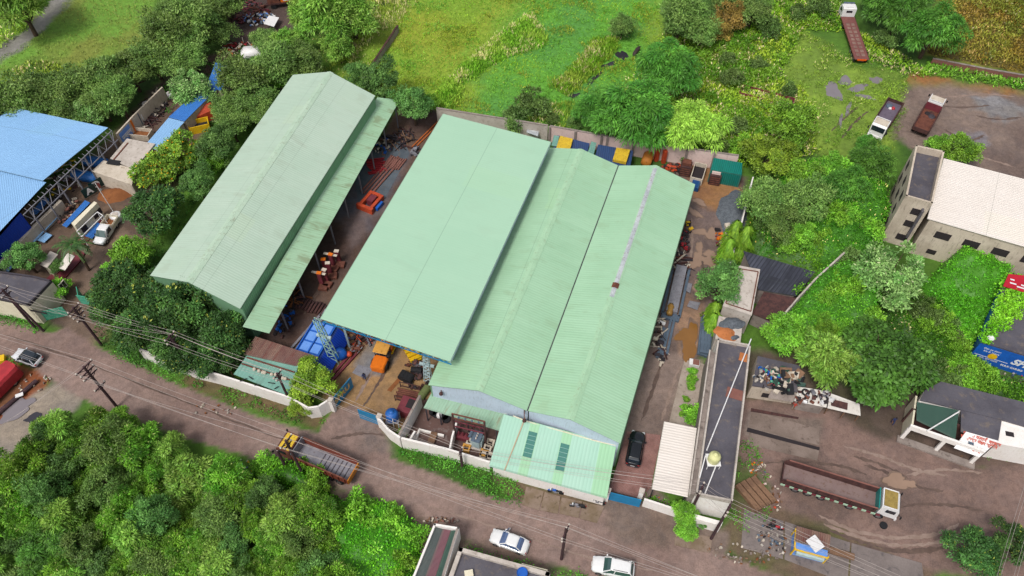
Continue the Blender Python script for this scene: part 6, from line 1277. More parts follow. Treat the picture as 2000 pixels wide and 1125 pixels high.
lorry('long fourteen wheel tipper lorry with a teal headboard parked on the muddy lot', 1631,966, hd((1530,930),(1728,992)), 12.6, M['rust_dk'], weathered('wet_floor', '#8a7672', '#7c6664', '#6a5040', rough=.35, amt=.6, dirt_amt=.4), M['white'], weathered('straw', '#a08a4a', '#7f6a36', '#4a4038', rough=.9, scale=3), (-.72,-.5,-.26,.24,.74), stripes=[plain('pale_green_band', '#b4d4b8', .5), M['maroon']], bulk=CON, side=1.0, rim=M['brick_red'])
lorry('parked lorry facing the overgrown plot with a purple grey bed on the meadow', 1724,242, hd((1745,208),(1703,275)), 9.2, M['rust_dk'], weathered('purple_floor', '#6f6474', '#5f5564', '#4a4048', rough=.6), M['white'], M['stone'], (-.7,-.42,.6), side=.9, open_tail=False, load=[(M['red'],-1.9,.2,.35,.3,1),(M['slate'],-2.1,-.5,.6,.35,1),(M['white'],-1.7,-.2,.3,.2,1)])
lorry('parked lorry with a dark red headboard and rusty bed on the far muddy yard', 1806,240, hd((1790,272),(1822,215)), 8.6, M['rust_dk'], M['rust'], M['white'], M['stone'], (-.7,-.42,.6), side=.9, bulk=M['maroon'], load=[(M['dark'],2.0,.3,.5,.14,1),(M['steel_dk'],1.6,-.5,.6,.16,1),(M['rust_dk'],2.4,-.2,.5,.12,1)])
# flatbed
fl = thing('flatbed_lorry', 'flatbed lorry with a white cab and long rusty deck on the meadow', 'lorry', P(1662,75,0), hd((1680,120),(1650,30)))
DL = 13.0
MB().boxb((-1.4,0,1.05),(DL,2.5,.12)).build('deck', weathered('deck_rust', '#7a4a46', '#8a5a52', '#4a3030', rough=.8, scale=1.5), fl); MB().boxb((-1.4,0,.7),(DL,.9,.349)).build('chassis', M['rust_dk'], fl)
for k in range(9): 
    for s in (-.45,.45): MB().boxb((-6.6 + k*1.15, s, 1.172),(.75,.6,.03)).build('deck_plate', weathered('deck_plate', '#94776c', '#7c5f56', '#5a4440', rough=.8, amt=1) if k == 0 else fl.children[-1].data.materials[0], fl)
for s in (-1,1): MB().bar((-7.8,s*1.27,1.12),(5.0,s*1.27,1.12),.08,.16).build('side_rail', M['rust'] if s>0 else M['rust_dk'], fl)
MB().boxb((-7.93,0,.9),(.06,1.6,.3)).build('tail_bar', plain('orange_reflector', '#f0641e', .4), fl)
prof = [(5.2,.9),(5.2,2.7),(5.4,2.8),(6.7,2.8),(7.1,2.5),(7.35,1.6),(7.35,.8),(5.2,.8)]
MB().loft([[(x,-1.2,z) for x,z in prof],[(x,1.2,z) for x,z in prof]]).build('cab', M['car_white'], fl); MB().box((5.18,0,2.15),(.05,1.1,.4)).build('rear_window', M['glass'], fl)
MB().boxb((6.0,0,2.802),(1.2,2.0,.1)).build('cab_roof', M['white'], fl); MB().boxb((6.75,0,2.8),(.3,2.0,.3)).build('sun_visor', M['slate'], fl)
MB().box((7.25,0,2.05),(.05,2.1,.8),0,0,0,R(-14)).build('windscreen', M['glass'], fl)
for s in (-1,1):
    MB().box((6.3,s*1.2,2.0),(1.1,.05,.6)).build('side_window', M['glass'], fl)
    for x in (-7.0,-5.8,-4.6,3.2,6.4): wheel(fl, x, s*1.05, .5, .34)
hk = skip('rusty red abandoned lorry bed sunk in the weeds', 1495,196, 9.0,2.4,1.0, hd((1455,184),(1540,207)), M['maroon'], M['dark'])
# motorbikes and bicycles
def motorbike(label, px, py, rz, tank, group=None):
    t = thing('motorbike', label, 'motorbike', P(px, py, 0), rz)
    for x in (-.65,.65): 
        w_ = MB().lathe((0,0,0), [(.2,-.06),(.3,-.06),(.3,.06),(.2,.06)], 14, rx=R(90)).build('wheel', M['tyre'], t, loc=(x,0,.3)); MB().lathe((0,0,0), [(.05,-.05),(.2,-.03),(.2,.03),(.05,.05)], 10, rx=R(90)).build('rim', M['chrome'], w_)
    MB().path([(-.65,0,.3),(-.15,0,.55),(.35,0,.75),(.5,0,.85)], .05).bar((.65,-.1,.3),(.45,-.1,.95),.05).bar((.65,.1,.3),(.45,.1,.95),.05).build('frame', M['steel_dk'], t)
    MB().boxb((0,0,.25),(.42,.3,.38)).build('engine', M['steel'], t, bevel=.04); MB().loft([ring(x,.15*k,(.68,.8,.92),(.8,1,.5)) for x,k in ((-.05,.6),(.1,1),(.3,1),(.42,.6))]).build('fuel_tank', tank, t, smooth=True)
    MB().loft([ring(x,.15*k,(.68,.76,.8),(.9,1,.8)) for x,k in ((-.75,.6),(-.6,.9),(-.3,1),(-.06,.9))]).build('seat', M['black'], t, smooth=True)
    MB().bar((.42,-.36,1.02),(.42,.36,1.02),.045).build('handlebar', M['chrome'], t); MB().box((.6,0,.85),(.14,.2,.18)).build('headlight', M['lamp_white'], t); MB().loft([ring(x,.07,(.58,.62),(1,.6)) for x in (.4,.9)]).build('mudguard', tank, t); MB().box((-.92,0,.65),(.06,.14,.1)).build('taillight', M['lamp_red'], t); return t
motorbike('blue motorbike parked on the concrete slabs by the annex wall', 1085,963, R(168), M['blue_paint'])
motorbike('grey motorbike standing alone on the concrete slab nearest the road', 1128,991, R(172), M['steel'])
motorbike('black motorbike parked beside the left gate pillar', 1166,982, R(160), M['car_black'])
motorbike('red motorbike on the grey apron beside the yellow kiosk', 1512,1033, R(-12), M['red'])
def bicycle(label, px, py, rz):
    t = thing('bicycle', label, 'bicycle', P(px, py, 0), rz)
    for x in (-.52,.52):
        w_ = MB().build('wheel', M['tyre'], t) if False else MB().path([(.32*math.cos(a)+0, 0, .32*math.sin(a)) for a in [2*math.pi*k/14 for k in range(15)]], .025, 5).build('wheel', M['tyre'], t, loc=(x,0,.33)); MB().bar((-.3,0,0),(.3,0,0),.02).bar((0,0,-.3),(0,0,.3),.02).build('spokes', M['chrome'], w_)
    MB().path([(-.52,0,.33),(-.1,0,.33),(.38,0,.8),(-.18,0,.82),(-.52,0,.33)], .03, 5).path([(-.1,0,.33),(-.2,0,.92)], .03, 5).path([(.52,0,.33),(.36,0,.95)], .03, 5).build('frame', M['steel_dk'], t)
    MB().bar((.34,-.28,.98),(.34,.28,.98),.035).build('handlebar', M['chrome'], t); MB().boxb((-.22,0,.92),(.24,.14,.06)).build('saddle', M['black'], t); return t
bicycle('bicycle leaning on the annex wall by the hedge end', 1046,944, R(165)); bicycle('bicycle beside the blue motorbike at the annex wall', 1066,950, R(160)); bicycle('bicycle between the crate and the black motorbike', 1130,965, R(165))
# yellow road roller and loader backhoe in the front yard
def roller(label, px, py, rz):
    t = thing('road_roller', label, 'construction vehicle', P(px, py, 0), rz); o = M['orange']
    MB().loft([ring(x,.95*k,(.5,.8,1.3,1.45),(.95,1,1,.85)) for x,k in ((-2.3,.75),(-2.15,.95),(-1.2,1),(-.5,.98),(-.4,.9))]).build('engine_hood', o, t, smooth=False)
    MB().boxb((.1,0,.7),(1.3,1.7,.35)).build('platform', M['steel_dk'], t); MB().boxb((.1,0,1.05),(.5,.55,.5)).build('seat', M['black'], t)
    for s in (-1,1):
        for x in (-.5,.75): MB().bar((x,s*.8,1.0),(x,s*.75,2.55),.09).build('post', M['black'], t)
        MB().bar((-.5,s*.8,1.1),(.75,s*.8,2.1),.06).build('brace', M['black'], t)
        MB().lathe((-1.2,s*.85,.65), [(.3,-.22),(.62,-.22),(.65,0),(.62,.22),(.3,.22)], 18, rx=R(90)).build('wheel', M['tyre'], t)
    MB().boxb((.12,0,2.55),(1.75,1.9,.1)).build('canopy_roof', weathered('faded_orange', '#e0a44e', '#d09440', '#b07a30', rough=.6, amt=.8), t, bevel=.05)
    mb = MB(); 
    for s in (-1,1): mb.bar((.7,s*.98,.75),(2.6,s*.98,.75),.14,.24)
    mb.bar((2.6,-.98,.75),(2.6,.98,.75),.16,.24).bar((.7,-.98,.75),(.7,.98,.75),.16,.24).build('drum_frame', M['yellow'], t)
    MB().lathe((1.75,0,.65), [(.64,-.85),(.66,-.83),(.66,.83),(.64,.85)], 22, rx=R(90)).build('drum', M['orange'], t); MB().boxb((2.0,0,1.3),(.5,.9,.3)).build('water_tank', M['orange'], t); return t
roller('orange road roller with a canopy in the front yard', 750,702, hd((741,722),(762,672)))
lb_ = thing('loader_attachment', 'yellow machine frame with a dark tyre under the edge of the pale roof', 'machinery', P(806,694,0), R(-60))
MB().boxb((0,0,.2),(2.6,1.4,.25)).build('base', M['yellow'], lb_); 
for x in (-1,-.3,.4,1.1): MB().boxb((x,0,.452),(.18,1.6,.35)).build('bar', M['yellow'], lb_)
MB().lathe((-1.1,1.6,.6),[(.3,-.3),(.65,-.3),(.65,.3),(.3,.3)],16,rx=R(70)).build('tyre', M['tyre'], lb_)
# ------------------------------------------------------------------ people
def person(label, px, py, rz, top, bottom, h=1.68, helmet=None, carry=None, stride=.16, name='person'):
    t = thing('person', label, 'person', P(px, py, 0), rz); s = h / 1.7; rn = random.Random(px)
    V = [(0,0,.95),(0,0,1.12),(.01,0,1.32),(.03,0,1.46),(.05,0,1.52),(.07,0,1.6),(.08,0,1.68)]; E = [(0,1),(1,2),(2,3),(3,4),(4,5),(5,6)]; Rr = [.13,.125,.15,.09,.06,.095,.08]
    for sd_ in (-1,1):
        b = len(V); f = stride * sd_
        V += [(f*.3,.09*sd_,.88),(f*.8+.03,.1*sd_,.5),(f,.1*sd_,.1),(f+.14,.11*sd_,.04)]; E += [(0,b),(b,b+1),(b+1,b+2),(b+2,b+3)]; Rr += [.1,.07,.05,.04]
        b = len(V); V += [(.02,.19*sd_,1.38),(-f*.7,.24*sd_,1.12),(-f*1.1+.1,.23*sd_,.9),(-f*1.2+.16,.23*sd_,.84)]; E += [(2,b),(b,b+1),(b+1,b+2),(b+2,b+3)]; Rr += [.065,.05,.04,.035]
        w = len(V) - 1
        for q in range(5):
            a = (q - 2) * .028; ln = (.05,.085,.095,.09,.07)[q]; k = len(V); V += [(V[w][0]+ln*.6, V[w][1]+a, V[w][2]-ln*.5)]; E += [(w,k)]; Rr += [.01]
    me = bpy.data.meshes.new('body'); me.from_pydata([tuple(c*s for c in v) for v in V], E, []); o = bpy.data.objects.new('body', me); COL.objects.link(o)
    sk = o.modifiers.new('skin', 'SKIN'); 
    for v, r in zip(me.skin_vertices[0].data, Rr): v.radius = (r*s, r*s)
    me.skin_vertices[0].data[0].use_root = True; sb_ = o.modifiers.new('sub', 'SUBSURF'); sb_.levels = 1; sb_.render_levels = 1
    dg = bpy.context.evaluated_depsgraph_get(); m2 = bpy.data.meshes.new_from_object(o.evaluated_get(dg)); bpy.data.objects.remove(o)
    m2.materials.clear(); [m2.materials.append(x) for x in (M['skin'], top, bottom)]
    for p in m2.polygons: z = p.center.z / s; y = abs(p.center.y) / s; p.material_index = 0 if (z > 1.5 or z < .1 or (y > .2 and z < 1.12)) else (1 if z > .93 else 2)
    o = bpy.data.objects.new('body', m2); COL.objects.link(o); o.parent = t
    MB().lathe((.07*s,0,1.62*s), [(.1*s,0),(.108*s,.05),(.08*s,.11),(.02*s,.125)], 10).build('helmet' if helmet else 'hair', helmet or M['hair'], t, smooth=True); return t
person('worker in navy clothes with a pale sash walking in the front yard', 713,742, R(-70), M['navy_cloth'], M['navy_cloth'])
person('person in an orange red shirt standing by the junk store step', 1548,799, R(30), M['red_cloth'], M['wood'])
person('person in dark blue at the shade of the large broadleaf tree', 1741,828, R(-100), M['navy_cloth'], M['navy_cloth'])
person('person with a dark shirt beside the red motorbike', 1505,1028, R(60), M['rust_dk'], M['slate'])
def litter(px, py, rx, ry, n, mats, seed):
    o = junk('', px, py, rx, ry, int(n * .9), mats + [M['lot_conc'], M['soil']], seed=seed, flat=.06, smax=.3, name='litter')
    for k in ('label', 'category'): 
        if k in o: del o[k]
    o['kind'] = 'stuff'
# ------------------------------------------------------------------ paving, slabs
def paver_mat():
    t = NT('red_pavers'); v = t.coord('Object'); b = t.n('ShaderNodeTexBrick'); t.l(t.mapping(v, (1,1,1), (0,0,R(19))), b.inputs['Vector'])
    b.inputs['Color1'].default_value = C('#9a5f58'); b.inputs['Color2'].default_value = C('#85504a'); b.inputs['Mortar'].default_value = C('#b09a92'); b.inputs['Scale'].default_value = 2.4; b.inputs['Mortar Size'].default_value = .035
    n = t.noise(v, .8, 5, .6); col = t.mix(t.m('MULTIPLY', t.ramp(n, .4, .7), .5), b.outputs[0], C('#6a4540')); t.bump(b.outputs['Fac'], .2, .02); return t.fin(col, .45)
sheet('pavement', [(1190,958),(1225,842),(1292,850),(1272,950),(1254,974)], paver_mat(), .016)
sheet('drive_kerb', [(1273,955),(1296,851),(1302,852),(1281,957)], M['conc'], .05)
DAMP = weathered('damp_slab', '#8f7c6e', '#77664f', '#5a4a34', rough=.8, amt=1, dirt_amt=.5, scale=.8)
for i, q in enumerate([((1019,986),(1028,951),(1062,960),(1053,997)),((1055,997),(1064,961),(1094,970),(1090,1004)),((1092,1003),(1097,972),(1137,980),(1130,1012)),((1132,1013),(1139,981),(1180,990),(1166,1022))]):
    sheet('apron_slab', q, DAMP, .09 + .004*i)
sheet('apron_slab', ((1318,1034),(1391,1050),(1387,1080),(1317,1065)), DAMP, .1)
GREY = weathered('grey_apron', '#857a76', '#706663', '#565052', rough=.7, amt=1, dirt_amt=.4, scale=.5)
sheet('apron', ((1453,996),(1530,1018),(1529,1092),(1447,1070)), GREY, .06); sheet('apron', ((1533,1019),(1660,1060),(1655,1140),(1532,1093)), GREY, .064); sheet('apron', ((1663,1061),(1800,1100),(1810,1180),(1659,1141)), GREY, .06)
sheet('lot_slab', ((1464,842),(1600,878),(1596,900),(1458,868)), M['lot_conc'], .02); sheet('lot_slab', ((1468,802),(1600,838),(1600,870),(1462,834)), M['lot_conc'], .016)
sheet('inspection_trench', ((1460,835),(1601,874),(1600,880),(1458,843)), M['dark'], .03); sheet('inspection_trench', ((1467,797),(1560,815),(1559,819),(1466,804)), M['rust_dk'], .03)
sheet('yard_slab', ((785,868),(822,776),(985,825),(955,905)), weathered('transformer_floor', '#6a504a', '#54403c', '#857a78', rough=.6, amt=1, dirt_amt=.4, scale=.6), .02)
sheet('yard_slab', ((688,728),(700,712),(727,721),(714,741)), M['steel'], .03)
sheet('garden_bed', ((1337,700),(1375,712),(1357,850),(1303,840)), weathered('bed_paving', '#b0a296', '#98897c', '#6f6254', rough=.9, amt=.8), .08)
for i, (x, y, r) in enumerate([(1353,725,9),(1352,742,11),(1349,756,8),(1340,780,7),(1335,795,7),(1332,808,6)]): tree('leafy_bush', x, y, r, 'small round bush in the row of the paved garden bed', 'bush', 'small bushes in the paved bed')
tree('leafy_bush', 1352,810,22,'bushy green shrub between the garden bed and the cream canopy','bush')
sheet('culvert_slab', ((690,966),(720,975),(760,995),(752,1004),(700,985)), M['conc'], .08)
sheet('yard_slab', ((690,335),(712,285),(790,275),(800,300),(745,400),(700,395)), weathered('grit_floor', '#5c666f', '#4d565f', '#73665f', rough=.75, amt=1, dirt_amt=.4), .018)
# ------------------------------------------------------------------ transformer yard
tf = thing('transformer', 'pale grey electric transformer on its plinth in the transformer yard', 'transformer', P(933,867,0), AXIS)
MB().boxb((0,0,.3),(1.4,1.0,1.6)).build('tank', M['steel_lt'], tf, bevel=.04); MB().boxb((0,0,0),(1.8,1.3,.3)).build('plinth', M['conc_lt'], tf); MB().boxb((0,0,1.903),(1.5,1.1,.1)).build('lid', M['slate'], tf)
for s in (-1,1): 
    for k in range(5): MB().boxb((-.44+.22*k,s*.58,.45),(.05,.3,1.2)).build('cooling_fin', M['steel_lt'], tf)
for k in (-.35,0,.35): MB().lathe((k,0,2.0),[(.06,0),(.1,.06),(.06,.12),(.1,.18),(.06,.24),(.09,.3),(.03,.4)],8).build('bushing', M['porcelain'], tf)
MB().lathe((0,.75,2.2),[(.02,-.5),(.2,-.48),(.2,.48),(.02,.5)],12,ry=R(90)).build('conservator', M['slate'], tf)
hf_ = thing('switch_frame', 'tall rusty gantry frame with insulators over the transformer', 'gantry', dn(P(919,862,0),0), R(-15))
for s in (-1,1): MB().bar((s*1.9,0,0),(s*1.9,0,6.0),.2).build('post', M['rust_dk'], hf_)
for z in (6.0,5.0): MB().bar((-2,0,z),(2,0,z),.14).build('beam', M['rust'], hf_)
for z in (3.0,): MB().bar((-2,0,z),(2,0,z),.12).bar((-2,.6,z),(2,.6,z),.1).build('beam', M['maroon'], hf_)
for k in range(4): MB().lathe((-1.2+.8*k,0,5.2),[(.05,0),(.12,.1),(.05,.2),(.12,.3),(.04,.45)],8).build('insulator', M['slate'], hf_); MB().bar((-1.2+.8*k,.3,3.0),(-1.2+.8*k,.3,3.8),.08).build('switch_blade', M['maroon'], hf_)
sw = thing('breaker', 'maroon switchgear set beside the transformer', 'switchgear', P(905,856,0), R(-15)); MB().boxb((0,0,0),(1.6,.8,.7)).build('base', M['maroon'], sw)
for k in range(3): MB().lathe((-.5+.5*k,0,.7),[(.12,0),(.08,.3),(.12,.5),(.05,.9)],8).build('pole_unit', M['maroon'], sw)
for i, (x, y, m_) in enumerate([(921,858,'stone'),(919,866,'stone'),(958,868,'stone'),(953,877,'stone'),(945,893,'stone'),(956,894,'stone'),(911,878,'yellow'),(946,888,'yellow')]):
    t = thing('cable_plinth', 'open square plinth block in the transformer yard' if m_ == 'stone' else 'yellow topped plinth block near the front wall', 'plinth', P(x, y, 0), R(-15), 'pale plinth blocks' if m_ == 'stone' else 'yellow plinth blocks')
    mb = MB()
    for s in (-1,1): mb.boxb((0,s*.36,0),(.95,.2,.6)).boxb((s*.375,0,0),(.2,.518,.6))
    mb.build('frame', M['stone'] if m_ == 'stone' else weathered('ochre_plinth', '#d8a04a', '#c08a3a', '#7a6a4a'), t); MB().boxb((0,0,.02),(.54,.51,.1)).build('pit', M['dark'], t)
bs_ = thing('foundation_frame', 'white low foundation frame with a tan block in the transformer yard', 'foundation', P(838,860,0), R(-15)); 
MB().boxb((0,.9,0),(3.2,.25,.4)).boxb((-1.5,0,0),(.25,1.6,.4)).build('curb', M['white_wall'], bs_); MB().boxb((.4,.2,0),(.8,1.6,.5)).build('block', M['wood'], bs_)
for i, (x, y) in enumerate([(846,806),(853,810),(868,815),(872,820)]): tag(MB().lathe((0,0,.15),[(.25,-.14),(.5,-.14),(.52,0),(.5,.14),(.25,.14)],16).build('old_tyre', M['tyre'], loc=P(x, y, 0)), 'old tyre lying under the porch roof edge', 'tyre', 'tyres under the porch roof')
tag(MB().lathe((0,0,0),[(.3,0),(.36,.1),(.3,.5),(.1,.55)],12).build('pot', M['white'], loc=P(858,813,.3)), 'white pot among the tyres under the porch roof', 'pot')
# blue tank at the gate corner
bt = thing('water_tank', 'blue plastic water tank on a stand by the gate corner', 'water tank', P(770,828,0), R(0)); MB().lathe((0,0,1.6),[(.7,0),(.78,.15),(.72,.4),(.78,.6),(.72,.9),(.76,1.1),(.5,1.35),(.25,1.45),(.25,1.55),(.05,1.57)],18).build('tank', M['tank_blue'], bt, smooth=True)
MB().boxb((0,0,1.5),(1.6,1.6,.1)).build('platform', M['steel'], bt)
for a in (-1,1):
    for b in (-1,1): MB().bar((a*.7,b*.7,0),(a*.7,b*.7,1.5),.1).build('leg', M['steel_lt'], bt)
MB().tube((.1,-.8,0),(.2,-.8,2.6),.05).build('down_pipe', M['white'], bt)
tree('leafy_bush', 783,848,10,'bright creeper plant under the blue tank','bush')
# machinery in the front yard
skb = thing('machine_box', 'maroon steel machine box beside the inner white wall', 'machine', P(798,803,0), AXIS); MB().boxb((0,0,0),(2.2,1.9,1.7)).build('housing', M['maroon'], skb, bevel=.03); MB().boxb((.2,-.4,1.703),(1.2,.9,.1)).build('hatch', M['dark'], skb); MB().boxb((-1.3,-.6,0),(.5,.7,.8)).build('side_box', M['rust'], skb)
def stack(label, name, px, py, rz, n, L, r, mat, layers=1, gap=.02, z=0, box=False, cat='pipe', group=None, jitter=.15, step=None):
    """one bar or pipe each, side by side"""
    c = P(px, py, z); rn_ = random.Random(int(px)); st = step or (2*r + gap)
    for l_ in range(layers):
        for k in range(n - l_):
            off = (k - (n - l_ - 1)/2) * st; j = rn_.uniform(-jitter, jitter); p = c + Vector((-math.sin(rz)*off + math.cos(rz)*j, math.cos(rz)*off + math.sin(rz)*j, r + l_*2*r*.88))
            mb = MB(); (mb.box((0,0,0),(L,2*r,2*r)) if box else mb.tube((-L/2,0,0),(L/2,0,0), r, n=10)); o = mb.build(name, mat, loc=p, rz=rz + rn_.uniform(-.015,.015)); tag(o, label, cat, group or label)
stack('rusty steel tube in the crate of tubes by the inner white wall','steel_tube',797,773,R(-14),6,2.8,.12,M['rust'],2,z=.4)
cg = thing('pallet_cage', 'rusty cage rack holding steel tubes by the inner white wall', 'rack', P(797,773,0), R(-14)); 
for x in (-1.3,1.3):
    for y in (-1.0,1.0): MB().bar((x,y,0),(x,y,1.3),.1).build('post', M['rust_dk'], cg)
for y in (-1.0,1.0): MB().bar((-1.3,y,.3),(1.3,y,.3),.1).bar((-1.3,y,1.2),(1.3,y,1.2),.08).build('rail', M['rust_dk'], cg)
for i, (x, y, a) in enumerate([(788,737,.9),(795,741,.9),(801,744,.9)]): tag(MB().lathe((0,0,.5),[(.3,-.55),(.5,-.55),(.5,.55),(.3,.55)],14,ry=R(90)).build('black_drum', M['tyre'], loc=P(x, y, 0), rz=R(65)), 'black roller drum lying in the front yard', 'drum', 'black roller drums')
tag(MB().lathe((0,0,.4),[(.2,-.7),(.4,-.7),(.4,.7),(.2,.7)],14,ry=R(90)).build('black_drum', M['tyre'], loc=P(814,726,0), rz=R(-8)), 'single black roller drum lying near the lattice mast', 'drum')
junk('dark engine parts heaped by the inner white wall end', 818,742,1.6,1.4,40,[M['steel_dk'],M['dark'],M['rust_dk']],seed=21)
junk('brown machine parts below the lattice mast', 812,715,1.3,.9,22,[M['rust_dk'],M['steel_dk'],M['rust']],seed=22)
tag(MB().lathe((0,0,.5),[(.3,-.9),(.5,-.85),(.5,.85),(.3,.9)],14,ry=R(90)).build('green_cylinder', weathered('olive_paint','#6f7a4a','#5a6440','#4a4030'), loc=P(829,770,0), rz=R(60)), 'olive green cylinder lying at the corner of the inner white wall', 'cylinder')
lying('wire_frame', 'thin steel rectangle frame lying on the front yard', 'frame', ((756,762),(764,765),(785,740),(778,737)), .05, M['soil'], .04)
def mast(label, base, top, h, mat, w0=.55, w1=.3):
    b, t_ = P(*base), P(top[0], top[1], h); t = thing('lattice_mast', label, 'mast', b); d = t_ - b
    side = Vector((math.cos(R(-15)), math.sin(R(-15)), 0)); oth = Vector((0,0,1)).cross(side)
    for s in (-1,1):
        for u in (-1,1): MB().bar(side*s*w0 + oth*u*.3, d + side*s*w1 + oth*u*.2, .1).build('chord', mat, t)
    mb = MB()
    for u in (-1,1):
        for k in range(14): f0, f1 = k/14, (k+1)/14; s = 1 if k%2 else -1; mb.bar(d*f0 + side*s*(w0+(w1-w0)*f0) + oth*u*.25, d*f1 - side*s*(w0+(w1-w0)*f1) + oth*u*.25, .07)
    mb.build('lacing', mat, t); MB().box(d*.62, (1.9,.3,.3), R(-15)).build('bracket', M['steel_lt'], t); return t
mast('pale green lattice crane mast over the blue machine boxes', (656,707), (617,624), 9.4, M['steel_teal']); mast('pale blue lattice mast at the right corner of the tall roof', (836,742), (832,694), 5.0, M['steel_lt'], .4, .3)
bm_ = thing('blue_hopper', 'large blue panelled hopper machine beside the lattice crane mast', 'machine', P(623,690,0), AXIS)
MB().boxb((0,.2,.3),(6.4,3.2,2.1)).build('body', M['blue_paint'], bm_)
for i in range(4):
    for j in (-1,1): MB().boxb((-2.35+1.57*i,.2+j*.72,2.403),(1.3,1.15,.06)).build('lid_panel', M['blue_lt'], bm_)
MB().boxb((0,.2,2.402),(6.5,.16,.22)).build('ridge_bar', M['blue_paint'], bm_)
for j in (-1,1): MB().boxb((0,.2+j*1.55,2.402),(6.5,.14,.2)).build('edge_bar', M['blue_paint'], bm_)
MB().slab((-3.2,-1.42,2.3),(3.2,-1.42,2.3),(3.2,-3.0,.5),(-3.2,-3.0,.5),.08).build('chute', M['blue_dark'], bm_)
MB().boxb((-3.6,.2,0),(.8,2.4,1.3)).build('drive_box', M['blue_paint'], bm_)
pmp = thing('pump_set', 'blue pump with an orange ball shaped motor beside the hopper', 'pump', P(668,698,0), R(20)); MB().lathe((0,0,.9),[(.2,-.5),(.75,-.45),(.8,0),(.75,.45),(.2,.5)],16,rx=R(70)).build('casing', M['blue_paint'], pmp, smooth=True); MB().boxb((0,0,0),(1.2,.9,.5)).build('base', M['blue_paint'], pmp); MB().lathe((1.0,-.3,.7),[(.05,-.4),(.35,-.25),(.42,0),(.35,.25),(.05,.4)],14).build('motor', M['orange_red'], pmp, smooth=True)
stack('maroon steel girder lying beside the blue pump','girder',672,714,R(58),2,5.2,.16,M['maroon'],box=True,gap=.25,cat='girder')
stack('pale steel rail lying along the lane by the hopper','steel_rail',590,665,R(61),2,11.0,.16,M['steel'],box=True,gap=.3,cat='rail')
junk('rusty iron and orange beams at the edge of the tall roof', 690,662,2.6,1.4,50,[M['rust'],M['rust_dk'],M['orange_red'],M['steel'],M['steel_dk']],seed=23,long=.5)
junk('bent rusty brackets right of the blue pump', 697,684,1.0,.8,14,[M['rust'],M['steel']],seed=24,long=.5)
lying('cover_plate', 'maroon plate lying on the yard near the orange beams', 'plate', ((666,655),(682,660),(680,667),(664,662)), .6, M['maroon'])
# the lane between sheds
for i, (x, y, h_) in enumerate([(640,550,2.4),(630,556,2.4),(646,535,2.2),(652,520,2.4),(663,512,2.2),(637,526,2.0)]):
    t = thing('casting_frame', 'maroon upright casting with an orange top in the lane between the roofs', 'casting', P(x, y, 0), R(-20 + 12*(i%3)), 'maroon castings in the lane')
    MB().boxb((0,0,.2),(.62,.5,h_)).build('column', M['maroon'], t, bevel=.05); MB().boxb((.35,-.6,0),(1.3,1.0,.5)).build('foot', M['rust'], t, bevel=.04); MB().boxb((0,0,h_+.203),(.66,.5,.1)).build('cap', M['orange'] if i%2 else M['stone'], t)
for x, y, l in ((622,533,'pale board lying on the nearer castings'),(645,497,'pale board lying on the farther castings')): tag(MB().box(P(x,y,2.4),(2.0,.35,.1),R(-14)).build('board', M['stone']), l, 'board')
stack('red brown pipe in the long row laid in the lane','lane_pipe',745,345,R(62),4,8.5,.17,M['brick_red'],gap=.22)
stack('short red brown pipe in the stack on the gravelly floor','short_pipe',771,319,R(66),8,2.6,.15,M['brick_red'],gap=.06)
stack('bright red flat bar in the tangled pile by the lean-to','red_bar',736,325,R(10),9,2.2,.09,M['red'],2,gap=.22,box=True,jitter=.5)
cn_ = thing('press_frame', 'orange red machine frame with a heavy base in the middle of the lane', 'machine', P(727,397,0), R(62))
for s in (-1,1): MB().boxb((0,s*.95,.2),(3.0,.5,.7)).build('side_beam', M['orange_red'], cn_)
MB().boxb((1.3,0,.2),(.5,1.39,.7)).build('cross_beam', M['orange_red'], cn_); MB().boxb((-1.75,0,0),(.5,2.8,1.0)).build('end_beam', M['orange_red'], cn_); MB().boxb((0,-.1,.1),(1.4,1.0,1.1)).build('gearbox', M['maroon'], cn_); MB().boxb((-.2,-1.5,0),(1.6,.4,.6)).build('blue_pan', M['blue_paint'], cn_)
stack('rusty coil spring lying in a row in the lane','coil_spring',608,600,R(70),9,1.9,.18,M['rust_dk'],gap=.12,cat='spring')
junk('blue motors and covers heaped at the near end of the lean-to', 556,628,1.3,2.8,46,[M['blue_paint'],M['dark'],M['steel_dk'],M['rust_dk']],seed=25)
junk('dark scrap row under the edge of the lean-to roof', 578,590,1.0,3.0,40,[M['dark'],M['rust_dk'],M['steel_dk'],M['soil']],seed=26,long=.4)
junk('stack of dark timber and bars at the far end of the lane', 783,272,2.6,2.4,60,[M['rust_dk'],M['dark'],M['wood'],M['steel_dk']],seed=27,long=.6,smax=.6)
stack('rusty orange steel section lying against the tall roof in the lane','steel_section',835,262,R(58),2,8.0,.1,weathered('rusty_orange','#b8622a','#8a4a26','#4a342a'),gap=.3,box=True,cat='section')
junk('wooden crates and parts heap at the lean-to edge', 748,285,1.4,2.2,40,[M['wood'],M['stone'],M['dark'],M['blue_paint']],seed=28)
junk('grey motors lying near the far lane end', 812,297,1.0,1.2,16,[M['steel'],M['steel_dk']],seed=29)
